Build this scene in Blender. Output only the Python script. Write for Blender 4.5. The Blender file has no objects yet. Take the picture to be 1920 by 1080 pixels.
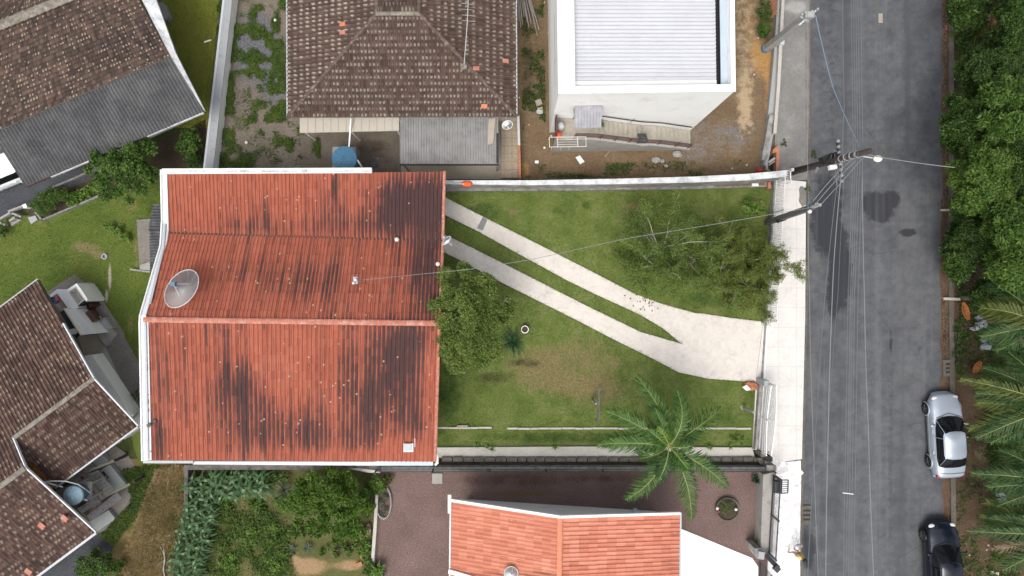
import bpy, bmesh, math, random
import numpy as np
from mathutils import Vector, Matrix
random.seed(7); rng = np.random.default_rng(7)
sc = bpy.context.scene
C = sc.collection
R = math.radians
# ------------------------------------------------------------------ camera
H = 36.6          # flight height of the drone
S = 35.0          # photograph pixels per metre on the ground
cam = bpy.data.cameras.new("drone_camera"); co = bpy.data.objects.new("drone_camera", cam); C.objects.link(co)
co.location = (0, 0, H); co.rotation_euler = (0, 0, 0)
cam.sensor_width = 36; cam.lens = 36 * S * H / 1920; cam.clip_end = 2000
sc.camera = co
# ------------------------------------------------------------------ light
EL, AZ = R(64), R(205)     # overcast: a broad soft sun behind cloud
w = bpy.data.worlds.new("World"); sc.world = w; w.use_nodes = True
nt = w.node_tree; bg = nt.nodes["Background"]
sky = nt.nodes.new("ShaderNodeTexSky"); sky.sky_type = 'NISHITA'; sky.sun_disc = False
sky.sun_elevation = EL; sky.sun_rotation = AZ; sky.air_density = 1.0; sky.dust_density = 6.0
hs = nt.nodes.new("ShaderNodeHueSaturation"); hs.inputs['Saturation'].default_value = 0.38
nt.links.new(sky.outputs[0], hs.inputs['Color']); nt.links.new(hs.outputs[0], bg.inputs[0])
bg.inputs[1].default_value = 0.15
sl = bpy.data.lights.new("sun", 'SUN'); so = bpy.data.objects.new("sun", sl); C.objects.link(so)
sl.energy = 0.75; sl.angle = R(30); sl.color = (1.0, 0.95, 0.88)
d = Vector((math.sin(AZ) * math.cos(EL), math.cos(AZ) * math.cos(EL), math.sin(EL)))
so.rotation_euler = d.to_track_quat('Z', 'Y').to_euler(); so.location = (0, 0, 60)
vs = sc.view_settings; vs.view_transform = 'Standard'; vs.look = 'None'; vs.gamma = 1; vs.exposure = 0.46
vs.use_curve_mapping = False
sc.cycles.max_bounces = 6; sc.cycles.transparent_max_bounces = 12

# ------------------------------------------------------------------ helpers
def P(x, y, z=0.0):
    k = (H - z) / H / S
    return Vector(((x - 960) * k, (540 - y) * k, z))
def PX(v):
    k = H / (H - v[2]) * S
    return 960 + v[0] * k, 540 - v[1] * k
def link(o):
    C.objects.link(o); return o
def tag(o, label=None, cat=None, group=None, kind=None):
    if label: o['label'] = label
    if cat: o['category'] = cat
    if group: o['group'] = group
    if kind: o['kind'] = kind
    return o
def thing(name, label, cat, loc=(0, 0, 0), group=None):
    o = link(bpy.data.objects.new(name, None)); o.location = loc; o.empty_display_size = .2
    return tag(o, label, cat, group)
def adopt(o, parent):
    if parent is not None:
        root = parent
        o.parent = parent
        if parent.parent is None:
            o.matrix_parent_inverse = Matrix.Translation(-Vector(parent.location))
    return o
def copy_tree(o, parent=None):
    c = link(o.copy())
    if parent is not None: c.parent = parent
    for ch in list(o.children): copy_tree(ch, c)
    return c

class MB:
    def __init__(s): s.v = []; s.f = []
    def add(s, vs, fs):
        n = len(s.v); s.v += [tuple(p) for p in vs]; s.f += [tuple(i + n for i in f) for f in fs]; return s
    def quad(s, a, b, c, d): return s.add([a, b, c, d], [(0, 1, 2, 3)])
    def prism(s, top, z0):
        """top: list of 3-D points; sides drop to z0 (or to list of bottoms)."""
        n = len(top); top = [Vector(p) for p in top]
        area = sum(top[i].x * top[(i + 1) % n].y - top[(i + 1) % n].x * top[i].y for i in range(n))
        if area < 0: top = top[::-1]
        bot = [Vector((p.x, p.y, z0)) for p in top] if not isinstance(z0, str) else [p - Vector((0, 0, float(z0))) for p in top]
        fs = [tuple(range(n)), tuple(range(2 * n - 1, n - 1, -1))]
        fs += [(i, n + i, n + (i + 1) % n, (i + 1) % n) for i in range(n)]
        return s.add(top + bot, fs)
    def pp(s, pts, z1, z0): return s.prism([P(x, y, z1) for x, y in pts], z0)
    def box(s, c, size, rz=0.0, tilt=None):
        m = Matrix.Rotation(rz, 4, 'Z')
        if tilt is not None: m = m @ tilt
        hx, hy, hz = [k / 2 for k in size]
        vs = [Vector(c) + (m @ Vector((x, y, z))) for z in (-hz, hz) for x, y in ((-hx, -hy), (hx, -hy), (hx, hy), (-hx, hy))]
        return s.add(vs, [(3, 2, 1, 0), (4, 5, 6, 7), (0, 1, 5, 4), (1, 2, 6, 5), (2, 3, 7, 6), (3, 0, 4, 7)])
    def bar(s, a, b, w, h):
        """rectangular bar from a to b, w wide, h tall (centred)"""
        a = Vector(a); b = Vector(b); d = (b - a); L = d.length
        if L < 1e-6: return s
        d.normalize(); up = Vector((0, 0, 1))
        if abs(d.z) > .95: up = Vector((0, 1, 0))
        x = d.cross(up).normalized(); y = x.cross(d).normalized()
        vs = []
        for p in (a, b):
            for i, j in ((-1, -1), (1, -1), (1, 1), (-1, 1)): vs.append(p + x * (i * w / 2) + y * (j * h / 2))
        return s.add(vs, [(0, 1, 2, 3), (7, 6, 5, 4), (0, 4, 5, 1), (1, 5, 6, 2), (2, 6, 7, 3), (3, 7, 4, 0)])
    def tube(s, pts, r, n=6, cap=True):
        pts = [Vector(p) for p in pts]; k = len(pts)
        rs = r if isinstance(r, (list, tuple)) else [r] * k
        vs = []; px = None
        for i, p in enumerate(pts):
            t = (pts[min(i + 1, k - 1)] - pts[max(i - 1, 0)])
            t = t.normalized() if t.length > 1e-9 else Vector((0, 0, 1))
            if px is None:
                px = t.cross(Vector((0, 0, 1)) if abs(t.z) < .9 else Vector((1, 0, 0))).normalized()
            else:
                px = (px - t * px.dot(t)).normalized()
            py = t.cross(px)
            for j in range(n):
                a = 2 * math.pi * j / n; vs.append(p + (px * math.cos(a) + py * math.sin(a)) * rs[i])
        fs = [(i * n + j, i * n + (j + 1) % n, (i + 1) * n + (j + 1) % n, (i + 1) * n + j) for i in range(k - 1) for j in range(n)]
        if cap: fs += [tuple(range(n - 1, -1, -1)), tuple((k - 1) * n + j for j in range(n))]
        return s.add(vs, fs)
    def lathe(s, c, prof, n=20, m=None):
        c = Vector(c); vs = []; k = len(prof)
        for r, z in prof:
            for j in range(n):
                a = 2 * math.pi * j / n; p = Vector((r * math.cos(a), r * math.sin(a), z))
                vs.append(c + (m @ p if m is not None else p))
        fs = [(i * n + j, i * n + (j + 1) % n, (i + 1) * n + (j + 1) % n, (i + 1) * n + j) for i in range(k - 1) for j in range(n)]
        if prof[0][0] > 1e-4: fs.append(tuple(range(n - 1, -1, -1)))
        if prof[-1][0] > 1e-4: fs.append(tuple((k - 1) * n + j for j in range(n)))
        return s.add(vs, fs)
    def ball(s, c, r, n=10, m=4, sq=(1, 1, 1), jit=0):
        c = Vector(c); prof = [(math.sin(math.pi * i / (2 * m)), -math.cos(math.pi * i / (2 * m))) for i in range(2 * m + 1)]
        vs = []
        for a, b in prof:
            for j in range(n):
                t = 2 * math.pi * j / n; k = r * (1 + random.uniform(-jit, jit))
                vs.append(c + Vector((a * math.cos(t) * sq[0], a * math.sin(t) * sq[1], b * sq[2])) * k)
        fs = [(i * n + j, i * n + (j + 1) % n, (i + 1) * n + (j + 1) % n, (i + 1) * n + j) for i in range(2 * m) for j in range(n)]
        return s.add(vs, fs)
    def build(s, name, mat, parent=None, smooth=False, bevel=0):
        me = bpy.data.meshes.new(name); me.from_pydata(s.v, [], s.f); me.materials.append(mat)
        if smooth: me.polygons.foreach_set('use_smooth', [True] * len(me.polygons))
        me.update(); o = link(bpy.data.objects.new(name, me))
        if bevel:
            b = o.modifiers.new('bevel', 'BEVEL'); b.width = bevel; b.segments = 2; b.limit_method = 'ANGLE'
        return adopt(o, parent)

def np_mesh(name, v, nper, mat, parent=None):
    """v: (n, nper, 3) loose polygons"""
    n = len(v); me = bpy.data.meshes.new(name)
    me.vertices.add(n * nper); me.vertices.foreach_set('co', np.ascontiguousarray(v, dtype=np.float32).ravel())
    me.loops.add(n * nper); me.loops.foreach_set('vertex_index', np.arange(n * nper, dtype=np.int32))
    me.polygons.add(n); me.polygons.foreach_set('loop_start', np.arange(0, n * nper, nper, dtype=np.int32))
    me.polygons.foreach_set('loop_total', np.full(n, nper, dtype=np.int32))
    me.materials.append(mat); me.update(calc_edges=True)
    return adopt(link(bpy.data.objects.new(name, me)), parent)

# ------------------------------------------------------------------ node helpers
def newmat(name):
    m = bpy.data.materials.new(name); m.use_nodes = True
    return m, m.node_tree, m.node_tree.nodes['Principled BSDF']
def nd(nt, typ, **kw):
    n = nt.nodes.new(typ)
    for k, v in kw.items():
        if hasattr(v, 'links') or isinstance(v, bpy.types.NodeSocket): nt.links.new(v, n.inputs[k])
        elif k in n.inputs: n.inputs[k].default_value = v
        else: setattr(n, k, v)
    return n
def setin(nt, sock, v):
    if isinstance(v, bpy.types.NodeSocket): nt.links.new(v, sock)
    elif isinstance(v, (tuple, list)) and len(v) == 3 and sock.type == 'RGBA': sock.default_value = (*v, 1)
    else: sock.default_value = v
def ma(nt, op, a, b=None, c=None, clamp=False):
    n = nt.nodes.new('ShaderNodeMath'); n.operation = op; n.use_clamp = clamp
    setin(nt, n.inputs[0], a)
    if b is not None: setin(nt, n.inputs[1], b)
    if c is not None: setin(nt, n.inputs[2], c)
    return n.outputs[0]
def vm(nt, op, a, b=None):
    n = nt.nodes.new('ShaderNodeVectorMath'); n.operation = op; setin(nt, n.inputs[0], a)
    if b is not None: setin(nt, n.inputs[1], b)
    return n.outputs['Value'] if op in ('LENGTH', 'DOT_PRODUCT') else n.outputs[0]
def noise(nt, vec, scale, detail=4, rough=.6, dist=0):
    n = nd(nt, 'ShaderNodeTexNoise', Scale=scale, Detail=detail, Roughness=rough, Distortion=dist)
    if vec is not None: nt.links.new(vec, n.inputs['Vector'])
    return n.outputs['Fac']
def ramp(nt, fac, stops):
    n = nt.nodes.new('ShaderNodeValToRGB'); nt.links.new(fac, n.inputs[0]); e = n.color_ramp.elements
    while len(e) < len(stops): e.new(.5)
    for el, (p, c) in zip(e, stops): el.position = p; el.color = (*c, 1)
    return n.outputs[0]
def mixc(nt, fac, a, b, mode='MIX'):
    n = nt.nodes.new('ShaderNodeMix'); n.data_type = 'RGBA'; n.blend_type = mode
    setin(nt, n.inputs[0], fac); setin(nt, n.inputs[6], a); setin(nt, n.inputs[7], b); return n.outputs[2]
def smooth(nt, x, a, b, lo=0.0, hi=1.0):
    n = nt.nodes.new('ShaderNodeMapRange'); n.interpolation_type = 'SMOOTHSTEP'
    setin(nt, n.inputs[0], x)
    for i, v in enumerate((a, b, lo, hi)): n.inputs[i + 1].default_value = v
    return n.outputs[0]
def pos(nt): return nt.nodes.new('ShaderNodeNewGeometry').outputs['Position']
def blobs(nt, p, bl, z=0.0):
    acc = None
    for x, y, rx, ry, amp in bl:
        c = P(x, y, z); k = (H - z) / H / S
        q = vm(nt, 'MULTIPLY', vm(nt, 'SUBTRACT', p, tuple(c)), (1 / (rx * k), 1 / (ry * k), 0))
        m = smooth(nt, vm(nt, 'LENGTH', q), .25, 1.15, amp, 0.0)
        acc = m if acc is None else ma(nt, 'ADD', acc, m)
    return acc
def bump(nt, b, h, strength=.4, dist=.03):
    n = nd(nt, 'ShaderNodeBump', Strength=strength, Distance=dist); nt.links.new(h, n.inputs['Height'])
    nt.links.new(n.outputs[0], b.inputs['Normal'])
def spread(cols):
    k = len(cols); return [(.28 + .44 * i / (k - 1), c) for i, c in enumerate(cols)]
def gmat(name, cols, big=.5, fine=9, mixf=.5, rough=.95, bmp=.5, layers=(), speck=None, z=0.0):
    """ground: ramp over big+fine noise; layers: (colour or cols, blobs, noise scale, noise gain)"""
    m, nt, b = newmat(name); p = pos(nt)
    A = noise(nt, p, big, 5, .65); B = noise(nt, p, fine, 4, .7)
    f = ma(nt, 'ADD', ma(nt, 'MULTIPLY', A, 1 - mixf), ma(nt, 'MULTIPLY', B, mixf))
    col = ramp(nt, f, spread(cols))
    for L in layers:
        c2, bl, ns, gain = L
        if isinstance(c2[0], (tuple, list)): c2 = ramp(nt, B, spread(c2))
        nz = ma(nt, 'MULTIPLY', ma(nt, 'SUBTRACT', noise(nt, p, ns, 5, .7), .5), gain)
        mk = ma(nt, 'ADD', blobs(nt, p, bl, z), nz) if bl else ma(nt, 'ADD', nz, .5)
        col = mixc(nt, smooth(nt, mk, .3, .8), col, c2)
    if speck:
        sc_, th, sc_col = speck
        vo = nd(nt, 'ShaderNodeTexVoronoi', Scale=sc_); nt.links.new(p, vo.inputs['Vector'])
        wn = nt.nodes.new('ShaderNodeTexWhiteNoise'); nt.links.new(vo.outputs['Position'], wn.inputs['Vector'])
        k = ma(nt, 'MULTIPLY', ma(nt, 'LESS_THAN', vo.outputs['Distance'], .16), ma(nt, 'GREATER_THAN', wn.outputs['Value'], th))
        col = mixc(nt, k, col, sc_col)
    nt.links.new(col, b.inputs['Base Color']); b.inputs['Roughness'].default_value = rough
    b.inputs['Specular IOR Level'].default_value = .25
    bump(nt, b, B, bmp, .04)
    return m
def pmat(name, col, rough=.6, var=.12, scale=5, metal=0, bmp=0, grime=None, gscale=1.2, gamt=.5):
    m, nt, b = newmat(name); p = nt.nodes.new('ShaderNodeTexCoord').outputs['Object']
    n = noise(nt, p, scale, 5, .65)
    c = ramp(nt, n, spread([tuple(k * (1 - var) for k in col), col, tuple(min(1, k * (1 + var)) for k in col)]))
    if grime:
        g = smooth(nt, noise(nt, p, gscale, 6, .75), .62 - gamt * .3, .85 - gamt * .2)
        c = mixc(nt, ma(nt, 'MULTIPLY', g, .85), c, grime)
    nt.links.new(c, b.inputs['Base Color']); b.inputs['Roughness'].default_value = rough; b.inputs['Metallic'].default_value = metal
    if bmp: bump(nt, b, noise(nt, p, scale * 4, 4, .7), bmp, .02)
    return m
def lmat(name, cols, trans=.25, scale=1.2, rough=.55):
    m, nt, b = newmat(name)
    g = nt.nodes.new('ShaderNodeNewGeometry'); r = g.outputs['Random Per Island']
    n = noise(nt, g.outputs['Position'], scale, 2, .5)
    f = ma(nt, 'ADD', ma(nt, 'MULTIPLY', r, .45), ma(nt, 'MULTIPLY', n, .55))
    c = ramp(nt, f, spread(cols)); nt.links.new(c, b.inputs['Base Color']); b.inputs['Roughness'].default_value = rough
    b.inputs['Specular IOR Level'].default_value = .3
    t = nt.nodes.new('ShaderNodeBsdfTranslucent'); nt.links.new(c, t.inputs[0])
    mx = nt.nodes.new('ShaderNodeMixShader'); mx.inputs[0].default_value = trans
    nt.links.new(b.outputs[0], mx.inputs[1]); nt.links.new(t.outputs[0], mx.inputs[2])
    nt.links.new(mx.outputs[0], nt.nodes['Material Output'].inputs[0])
    return m
def tmat(name, cols, stain, pale=(.4, .36, .3), spots=.0, lichen=.0, streak=.5, base_stain=0.0, chan=.45, rough=.85, tone=.5):
    """clay tiles, UV counted in tiles; vertex attribute 'stain' says where the black growth sits"""
    m, nt, b = newmat(name)
    uv = nt.nodes.new('ShaderNodeUVMap').outputs[0]
    sp = nd(nt, 'ShaderNodeSeparateXYZ'); nt.links.new(uv, sp.inputs[0]); u, v = sp.outputs[0], sp.outputs[1]
    iu, iv = ma(nt, 'FLOOR', u), ma(nt, 'FLOOR', v); fu, fv = ma(nt, 'FRACT', u), ma(nt, 'FRACT', v)
    def comb(a, bb, c=0.0):
        n = nt.nodes.new('ShaderNodeCombineXYZ'); setin(nt, n.inputs[0], a); setin(nt, n.inputs[1], bb); setin(nt, n.inputs[2], c); return n.outputs[0]
    def wn(vec):
        n = nt.nodes.new('ShaderNodeTexWhiteNoise'); nt.links.new(vec, n.inputs['Vector']); return n.outputs['Value']
    r1 = wn(comb(iu, iv)); r2 = wn(comb(iu, iv, 7.3)); rc = wn(comb(iu, 3.1, 1.7))
    big = noise(nt, comb(ma(nt, 'MULTIPLY', u, .07), ma(nt, 'MULTIPLY', v, .14)), 1, 4, .6)
    fine = noise(nt, comb(u, ma(nt, 'MULTIPLY', v, 1.6)), 2.2, 4, .7)
    f = ma(nt, 'ADD', ma(nt, 'MULTIPLY', r1, tone * .6), ma(nt, 'ADD', ma(nt, 'MULTIPLY', big, .6 * (1 - tone)), ma(nt, 'MULTIPLY', fine, .4)))
    col = ramp(nt, f, spread(cols))
    at = nt.nodes.new('ShaderNodeAttribute'); at.attribute_name = 'stain'
    s1 = noise(nt, comb(ma(nt, 'MULTIPLY', u, .9), ma(nt, 'MULTIPLY', v, .13), 4.0), 1, 4, .65)
    mk = ma(nt, 'ADD', at.outputs['Fac'], ma(nt, 'ADD', ma(nt, 'MULTIPLY', ma(nt, 'SUBTRACT', s1, .5), 1.5 * streak), ma(nt, 'MULTIPLY', ma(nt, 'SUBTRACT', rc, .5), .62 * streak)))
    mk = ma(nt, 'ADD', mk, ma(nt, 'ADD', ma(nt, 'MULTIPLY', ma(nt, 'SUBTRACT', fine, .5), .5), base_stain))
    mk = ma(nt, 'ADD', mk, ma(nt, 'MULTIPLY', ma(nt, 'SUBTRACT', r2, .5), .3 * streak)); mk = ma(nt, 'ADD', mk, ma(nt, 'MULTIPLY', ma(nt, 'SUBTRACT', big, .5), 1.1 * streak))
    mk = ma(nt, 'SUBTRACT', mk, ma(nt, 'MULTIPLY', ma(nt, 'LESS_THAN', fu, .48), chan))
    col = mixc(nt, smooth(nt, mk, .12, .85, 0, .92), col, stain)
    if lichen:   # one pale crust per tile, near its lower edge
        du = ma(nt, 'SUBTRACT', fu, .35); dv = ma(nt, 'SUBTRACT', fv, .35)
        dd = ma(nt, 'SQRT', ma(nt, 'ADD', ma(nt, 'MULTIPLY', ma(nt, 'MULTIPLY', du, du), 1.0), ma(nt, 'MULTIPLY', ma(nt, 'MULTIPLY', dv, dv), 1.1)))
        dd = ma(nt, 'ADD', dd, ma(nt, 'MULTIPLY', ma(nt, 'SUBTRACT', fine, .5), .9))
        k = ma(nt, 'MULTIPLY', smooth(nt, dd, .12, .36, 1, 0), smooth(nt, ma(nt, 'ADD', ma(nt, 'MULTIPLY', r2, .6), ma(nt, 'MULTIPLY', big, .5)), .62 - .4 * lichen, .8, 0, .8))
        col = mixc(nt, k, col, pale)
    if spots:
        vo = nd(nt, 'ShaderNodeTexVoronoi', Scale=1.0); nt.links.new(comb(ma(nt, 'MULTIPLY', u, .8), ma(nt, 'MULTIPLY', v, 1.5)), vo.inputs['Vector'])
        r3 = wn(vo.outputs['Position'])
        k = ma(nt, 'MULTIPLY', ma(nt, 'LESS_THAN', vo.outputs['Distance'], .17), ma(nt, 'GREATER_THAN', r3, 1 - spots))
        col = mixc(nt, ma(nt, 'MULTIPLY', k, .75), col, pale)
    nt.links.new(col, b.inputs['Base Color']); b.inputs['Roughness'].default_value = rough
    b.inputs['Specular IOR Level'].default_value = .25
    bump(nt, b, fine, .25, .02)
    return m

# ------------------------------------------------------------------ roofs, foliage builders
def prof_fn(kind, fu):
    if kind == 'roman': return math.sin(math.pi * fu / .5) if fu < .5 else .12 * abs(2 * (fu - .75) / .5)
    if kind == 'corr': return .5 + .5 * math.cos(2 * math.pi * fu)
    if kind == 'trap': return 1.0 if fu < .3 else (1 - (fu - .3) / .12 if fu < .42 else (0 if fu < .88 else (fu - .88) / .12))
    return 0.0
def roof(name, parent, A, B, Cc, D, ncol, nrow, mat, kind='roman', amp=.05, step=.03, clip=None, stain=None, sub=6, label=None):
    A, B, Cc, D = map(Vector, (A, B, Cc, D))
    n = (B - A).cross(D - A).normalized()
    if n.z < 0: n = -n
    us = [i / sub for i in range(ncol * sub + 1)]
    vsr = []
    for r in range(nrow): vsr += [(r + .001, step), (r + .999, 0.0)]
    bm = bmesh.new(); uvl = bm.loops.layers.uv.new('UVMap'); sl_ = bm.verts.layers.float.new('stain')
    rnd = [[random.uniform(-.012, .012) for _ in range(ncol + 1)] for _ in range(nrow)] if step else None
    grid = []
    for v, h in vsr:
        t = v / nrow; a = A.lerp(D, t); c = B.lerp(Cc, t); row = []
        for u in us:
            p = a.lerp(c, u / ncol) + n * (h + amp * prof_fn(kind, u % 1.0) + (rnd[int(v)][int(u)] if rnd else 0))
            vt = bm.verts.new(p)
            if stain: vt[sl_] = stain(*PX(p))
            row.append((vt, u, v))
        grid.append(row)
    for i in range(len(grid) - 1):
        for j in range(len(us) - 1):
            q = (grid[i][j], grid[i][j + 1], grid[i + 1][j + 1], grid[i + 1][j])
            f = bm.faces.new([k[0] for k in q])
            um = (q[0][1] + q[1][1]) / 2; vm_ = (q[0][2] + q[2][2]) / 2
            for l, k in zip(f.loops, q):      # keep each face inside its own tile
                l[uvl].uv = (min(max(k[1], math.floor(um) + .002), math.floor(um) + .998), k[2] if i % 2 == 0 else math.floor(grid[i + 1][0][2]) + .003)
    if clip:
        cl = [Vector(p) for p in clip]; cen = sum(cl, Vector()) / len(cl)
        for i in range(len(cl)):
            p, q = cl[i], cl[(i + 1) % len(cl)]
            e = q - p; nn = Vector((e.y, -e.x, 0)).normalized()
            if nn.dot(cen - p) > 0: nn = -nn
            bmesh.ops.bisect_plane(bm, geom=bm.verts[:] + bm.edges[:] + bm.faces[:], plane_co=p, plane_no=nn, clear_outer=True)
    bm.normal_update()
    me = bpy.data.meshes.new(name); bm.to_mesh(me); bm.free(); me.materials.append(mat)
    if kind != 'trap': me.polygons.foreach_set('use_smooth', [False] * len(me.polygons))
    o = adopt(link(bpy.data.objects.new(name, me)), parent)
    if label: o['label'] = label
    return o
def ridge_caps(mb, a, b, r=.11, L=.38, squash=.6):
    """row of overlapping half-round cap tiles"""
    a = Vector(a); b = Vector(b); d = b - a; n = max(1, int(d.length / L)); d /= n; e = d.normalized()
    x = e.cross(Vector((0, 0, 1))).normalized(); y = x.cross(e)
    for i in range(n):
        p0 = a + d * i - e * .03; p1 = a + d * (i + 1); vs = []
        for p, k in ((p0, 1.08), (p1, .94)):
            for j in range(7):
                t = math.pi * j / 6; vs.append(p + x * (math.cos(t) * r * k) + y * (math.sin(t) * r * k * squash + random.uniform(-.004, .004)))
        fs = [(j, j + 1, j + 8, j + 7) for j in range(6)] + [tuple(range(6, -1, -1)), tuple(range(7, 14))]
        mb.add(vs, fs)
    return mb
def leaves(cent, rad, n, size, asp=.45, up=.55, shell=.5, flat=1.0, droop=0.0):
    """rhombic leaves filling spheres; cent (k,3), rad (k,), n leaves in all"""
    cent = np.asarray(cent, float); rad = np.asarray(rad, float)
    w_ = rad ** 2; idx = rng.choice(len(cent), n, p=w_ / w_.sum())
    dr = rng.normal(size=(n, 3)); dr /= np.linalg.norm(dr, axis=1)[:, None]
    rr = rng.random(n) ** shell * rad[idx]
    p = cent[idx] + dr * rr[:, None] * np.array([1, 1, flat])
    ax = dr * .8 + rng.normal(size=(n, 3)) * .7; ax[:, 2] -= droop; ax /= np.linalg.norm(ax, axis=1)[:, None]
    nr = rng.normal(size=(n, 3)); nr[:, 2] = np.abs(nr[:, 2]) + up * 2
    sd = np.cross(ax, nr); sd /= np.linalg.norm(sd, axis=1)[:, None] + 1e-9
    s = size * (.65 + .7 * rng.random(n))[:, None]
    a = p - ax * s * .5; t = p + ax * s * .5; l = p + sd * s * asp * .5 - ax * s * .05; r = p - sd * s * asp * .5 - ax * s * .05
    return np.stack([a, r, t, l], 1)
def blades(pts, hgt, wid, lean=.5):
    """grass blades: triangles standing on pts"""
    pts = np.asarray(pts, float); n = len(pts); a = rng.random(n) * 2 * np.pi
    h = hgt * (.5 + rng.random(n)); w_ = wid * (.6 + .8 * rng.random(n))
    sx = np.stack([np.cos(a), np.sin(a), np.zeros(n)], 1) * w_[:, None] / 2
    b = rng.random(n) * 2 * np.pi; le = lean * h * (.3 + rng.random(n))
    tip = pts + np.stack([np.cos(b) * le, np.sin(b) * le, h], 1)
    return np.stack([pts - sx, pts + sx, tip], 1)
def in_poly(x, y, poly):
    c = np.zeros(len(x), bool); n = len(poly)
    for i in range(n):
        x1, y1 = poly[i]; x2, y2 = poly[(i + 1) % n]
        with np.errstate(divide='ignore', invalid='ignore'):
            k = ((y1 > y) != (y2 > y)) & (x < (x2 - x1) * (y - y1) / (y2 - y1 + 1e-12) + x1)
        c ^= k
    return c
def scatter(poly, n, z=0.0, dens=None, holes=()):
    poly = np.array(poly, float); lo, hi = poly.min(0), poly.max(0)
    q = rng.random((n, 2)) * (hi - lo) + lo; k = in_poly(q[:, 0], q[:, 1], poly)
    for hpoly in holes: k &= ~in_poly(q[:, 0], q[:, 1], np.array(hpoly, float))
    if dens is not None: k &= rng.random(n) < dens(q[:, 0], q[:, 1])
    q = q[k]
    return np.stack([(q[:, 0] - 960) / S, (540 - q[:, 1]) / S, np.full(len(q), z)], 1)
def patchy(seed, scale, lo, hi):
    """cheap value noise for densities, in photo pixels"""
    g = np.random.default_rng(seed).random((64, 64))
    def f(x, y):
        X, Y = x / scale + 20, y / scale + 20; i, j = np.floor(X).astype(int), np.floor(Y).astype(int); u, v = X - i, Y - j
        u = u * u * (3 - 2 * u); v = v * v * (3 - 2 * v); G = lambda a, b: g[a % 64, b % 64]
        r = (G(i, j) * (1 - u) + G(i + 1, j) * u) * (1 - v) + (G(i, j + 1) * (1 - u) + G(i + 1, j + 1) * u) * v
        return np.clip((r - lo) / (hi - lo), 0, 1)
    return f
def rag(pts, amp=3, seg=14):
    """pixel outline made uneven"""
    out = []
    for i in range(len(pts)):
        (x1, y1), (x2, y2) = pts[i], pts[(i + 1) % len(pts)]; n = max(1, int(math.hypot(x2 - x1, y2 - y1) / seg))
        for k in range(n):
            t = k / n; out.append((x1 + (x2 - x1) * t + random.uniform(-amp, amp), y1 + (y2 - y1) * t + random.uniform(-amp, amp)))
    return out
def sheet(name, pts, z, mat):
    """flat piece of the setting"""
    bm = bmesh.new(); f = bm.faces.new([bm.verts.new(P(x, y) + Vector((0, 0, z))) for x, y in pts])
    if f.calc_area() and f.normal.z < 0: f.normal_flip()
    bm.normal_update()
    for f in bm.faces:
        if f.normal.z < 0: f.normal_flip()
    bmesh.ops.triangulate(bm, faces=bm.faces[:])
    me = bpy.data.meshes.new(name); bm.to_mesh(me); bm.free(); me.materials.append(mat)
    return tag(link(bpy.data.objects.new(name, me)), kind='structure')
def slab(name, pts, z1, mat, z0=-.05):
    mb = MB(); mb.prism([P(x, y) + Vector((0, 0, z1)) for x, y in pts], z0)
    o = mb.build(name, mat)
    bm = bmesh.new(); bm.from_mesh(o.data); bmesh.ops.triangulate(bm, faces=[f for f in bm.faces if len(f.verts) > 4]); bm.to_mesh(o.data); bm.free()
    return tag(o, kind='structure')
# ------------------------------------------------------------------ materials
GREEN = [(.018, .042, .008), (.05, .085, .017), (.10, .13, .03)]
TAN = [(.14, .125, .05), (.20, .17, .075), (.27, .225, .11)]
M = {}
M['asphalt'] = gmat('asphalt', [(.074, .080, .091), (.116, .123, .135), (.165, .171, .180)], .35, 14, .5, .9, .35, layers=[
    ((.062, .066, .074), [], .33, 1.5), ((.155, .158, .162), [], .9, .75), ((.05, .053, .06), [], 1.7, .62),
    ((.125, .128, .13), [(1705, 560, 60, 500, .5), (1530, 470, 20, 90, .5), (1760, 200, 25, 500, .35)], 1.2, .9),
    ((.034, .037, .044), [(1548, 425, 38, 72, 1.15), (1577, 510, 28, 105, 1.1), (1555, 370, 50, 44, .7), (1560, 560, 16, 66, .7), (1553, 330, 40, 30, .45)], 2.6, 1.7),
    ((.036, .038, .044), [(1640, 392, 34, 30, .7), (1672, 372, 26, 22, .7), (1628, 370, 30, 20, .5), (1660, 408, 24, 20, .5), (1652, 385, 44, 34, .5), (1702, 436, 26, 12, .95), (1560, 150, 30, 320, .36), (1700, 110, 22, 260, .3), (1515, 1030, 22, 60, .85), (1720, 640, 30, 60, .35), (1670, 640, 5, 40, .6), (1672, 820, 6, 200, .35)], 2.6, 1.5),
    ((.14, .135, .125), [(1665, 860, 10, 330, .48), (1650, 80, 7, 200, .4)], 2.8, .9),
    ((.045, .045, .048), [(1668, 830, 9, 330, .42)], 5.0, 1.3),
    ((.13, .125, .115), [(1768, 400, 12, 600, .5), (1522, 700, 14, 160, .5)], 2.0, .6)])
M['lawn'] = gmat('lawn_grass', [(.062, .102, .019), (.125, .168, .04), (.22, .23, .088)], .8, 10, .33, .95, .8, layers=[
    (TAN, [(1085, 680, 150, 85, .62), (985, 700, 90, 60, .4), (1120, 745, 110, 45, .4), (1060, 395, 90, 40, .3), (1170, 380, 95, 40, .35), (962, 397, 16, 10, .7), (1190, 395, 30, 18, .5), (1420, 385, 22, 30, .6), (1105, 560, 60, 14, .2)], 1.6, .95),
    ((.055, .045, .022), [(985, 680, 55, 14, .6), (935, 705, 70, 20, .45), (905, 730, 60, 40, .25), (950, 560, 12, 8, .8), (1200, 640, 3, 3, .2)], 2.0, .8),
    ([(.022, .05, .010), (.04, .08, .015), (.065, .105, .025)], [(900, 400, 70, 40, .55), (950, 560, 90, 60, .4), (840, 740, 50, 90, .6), (1360, 560, 90, 40, .55), (1100, 820, 330, 18, .6), (1350, 770, 90, 60, .4), (1100, 385, 14, 14, .6), (1045, 395, 16, 20, .5), (1250, 560, 90, 40, .4)], 1.5, .9)])
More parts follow.
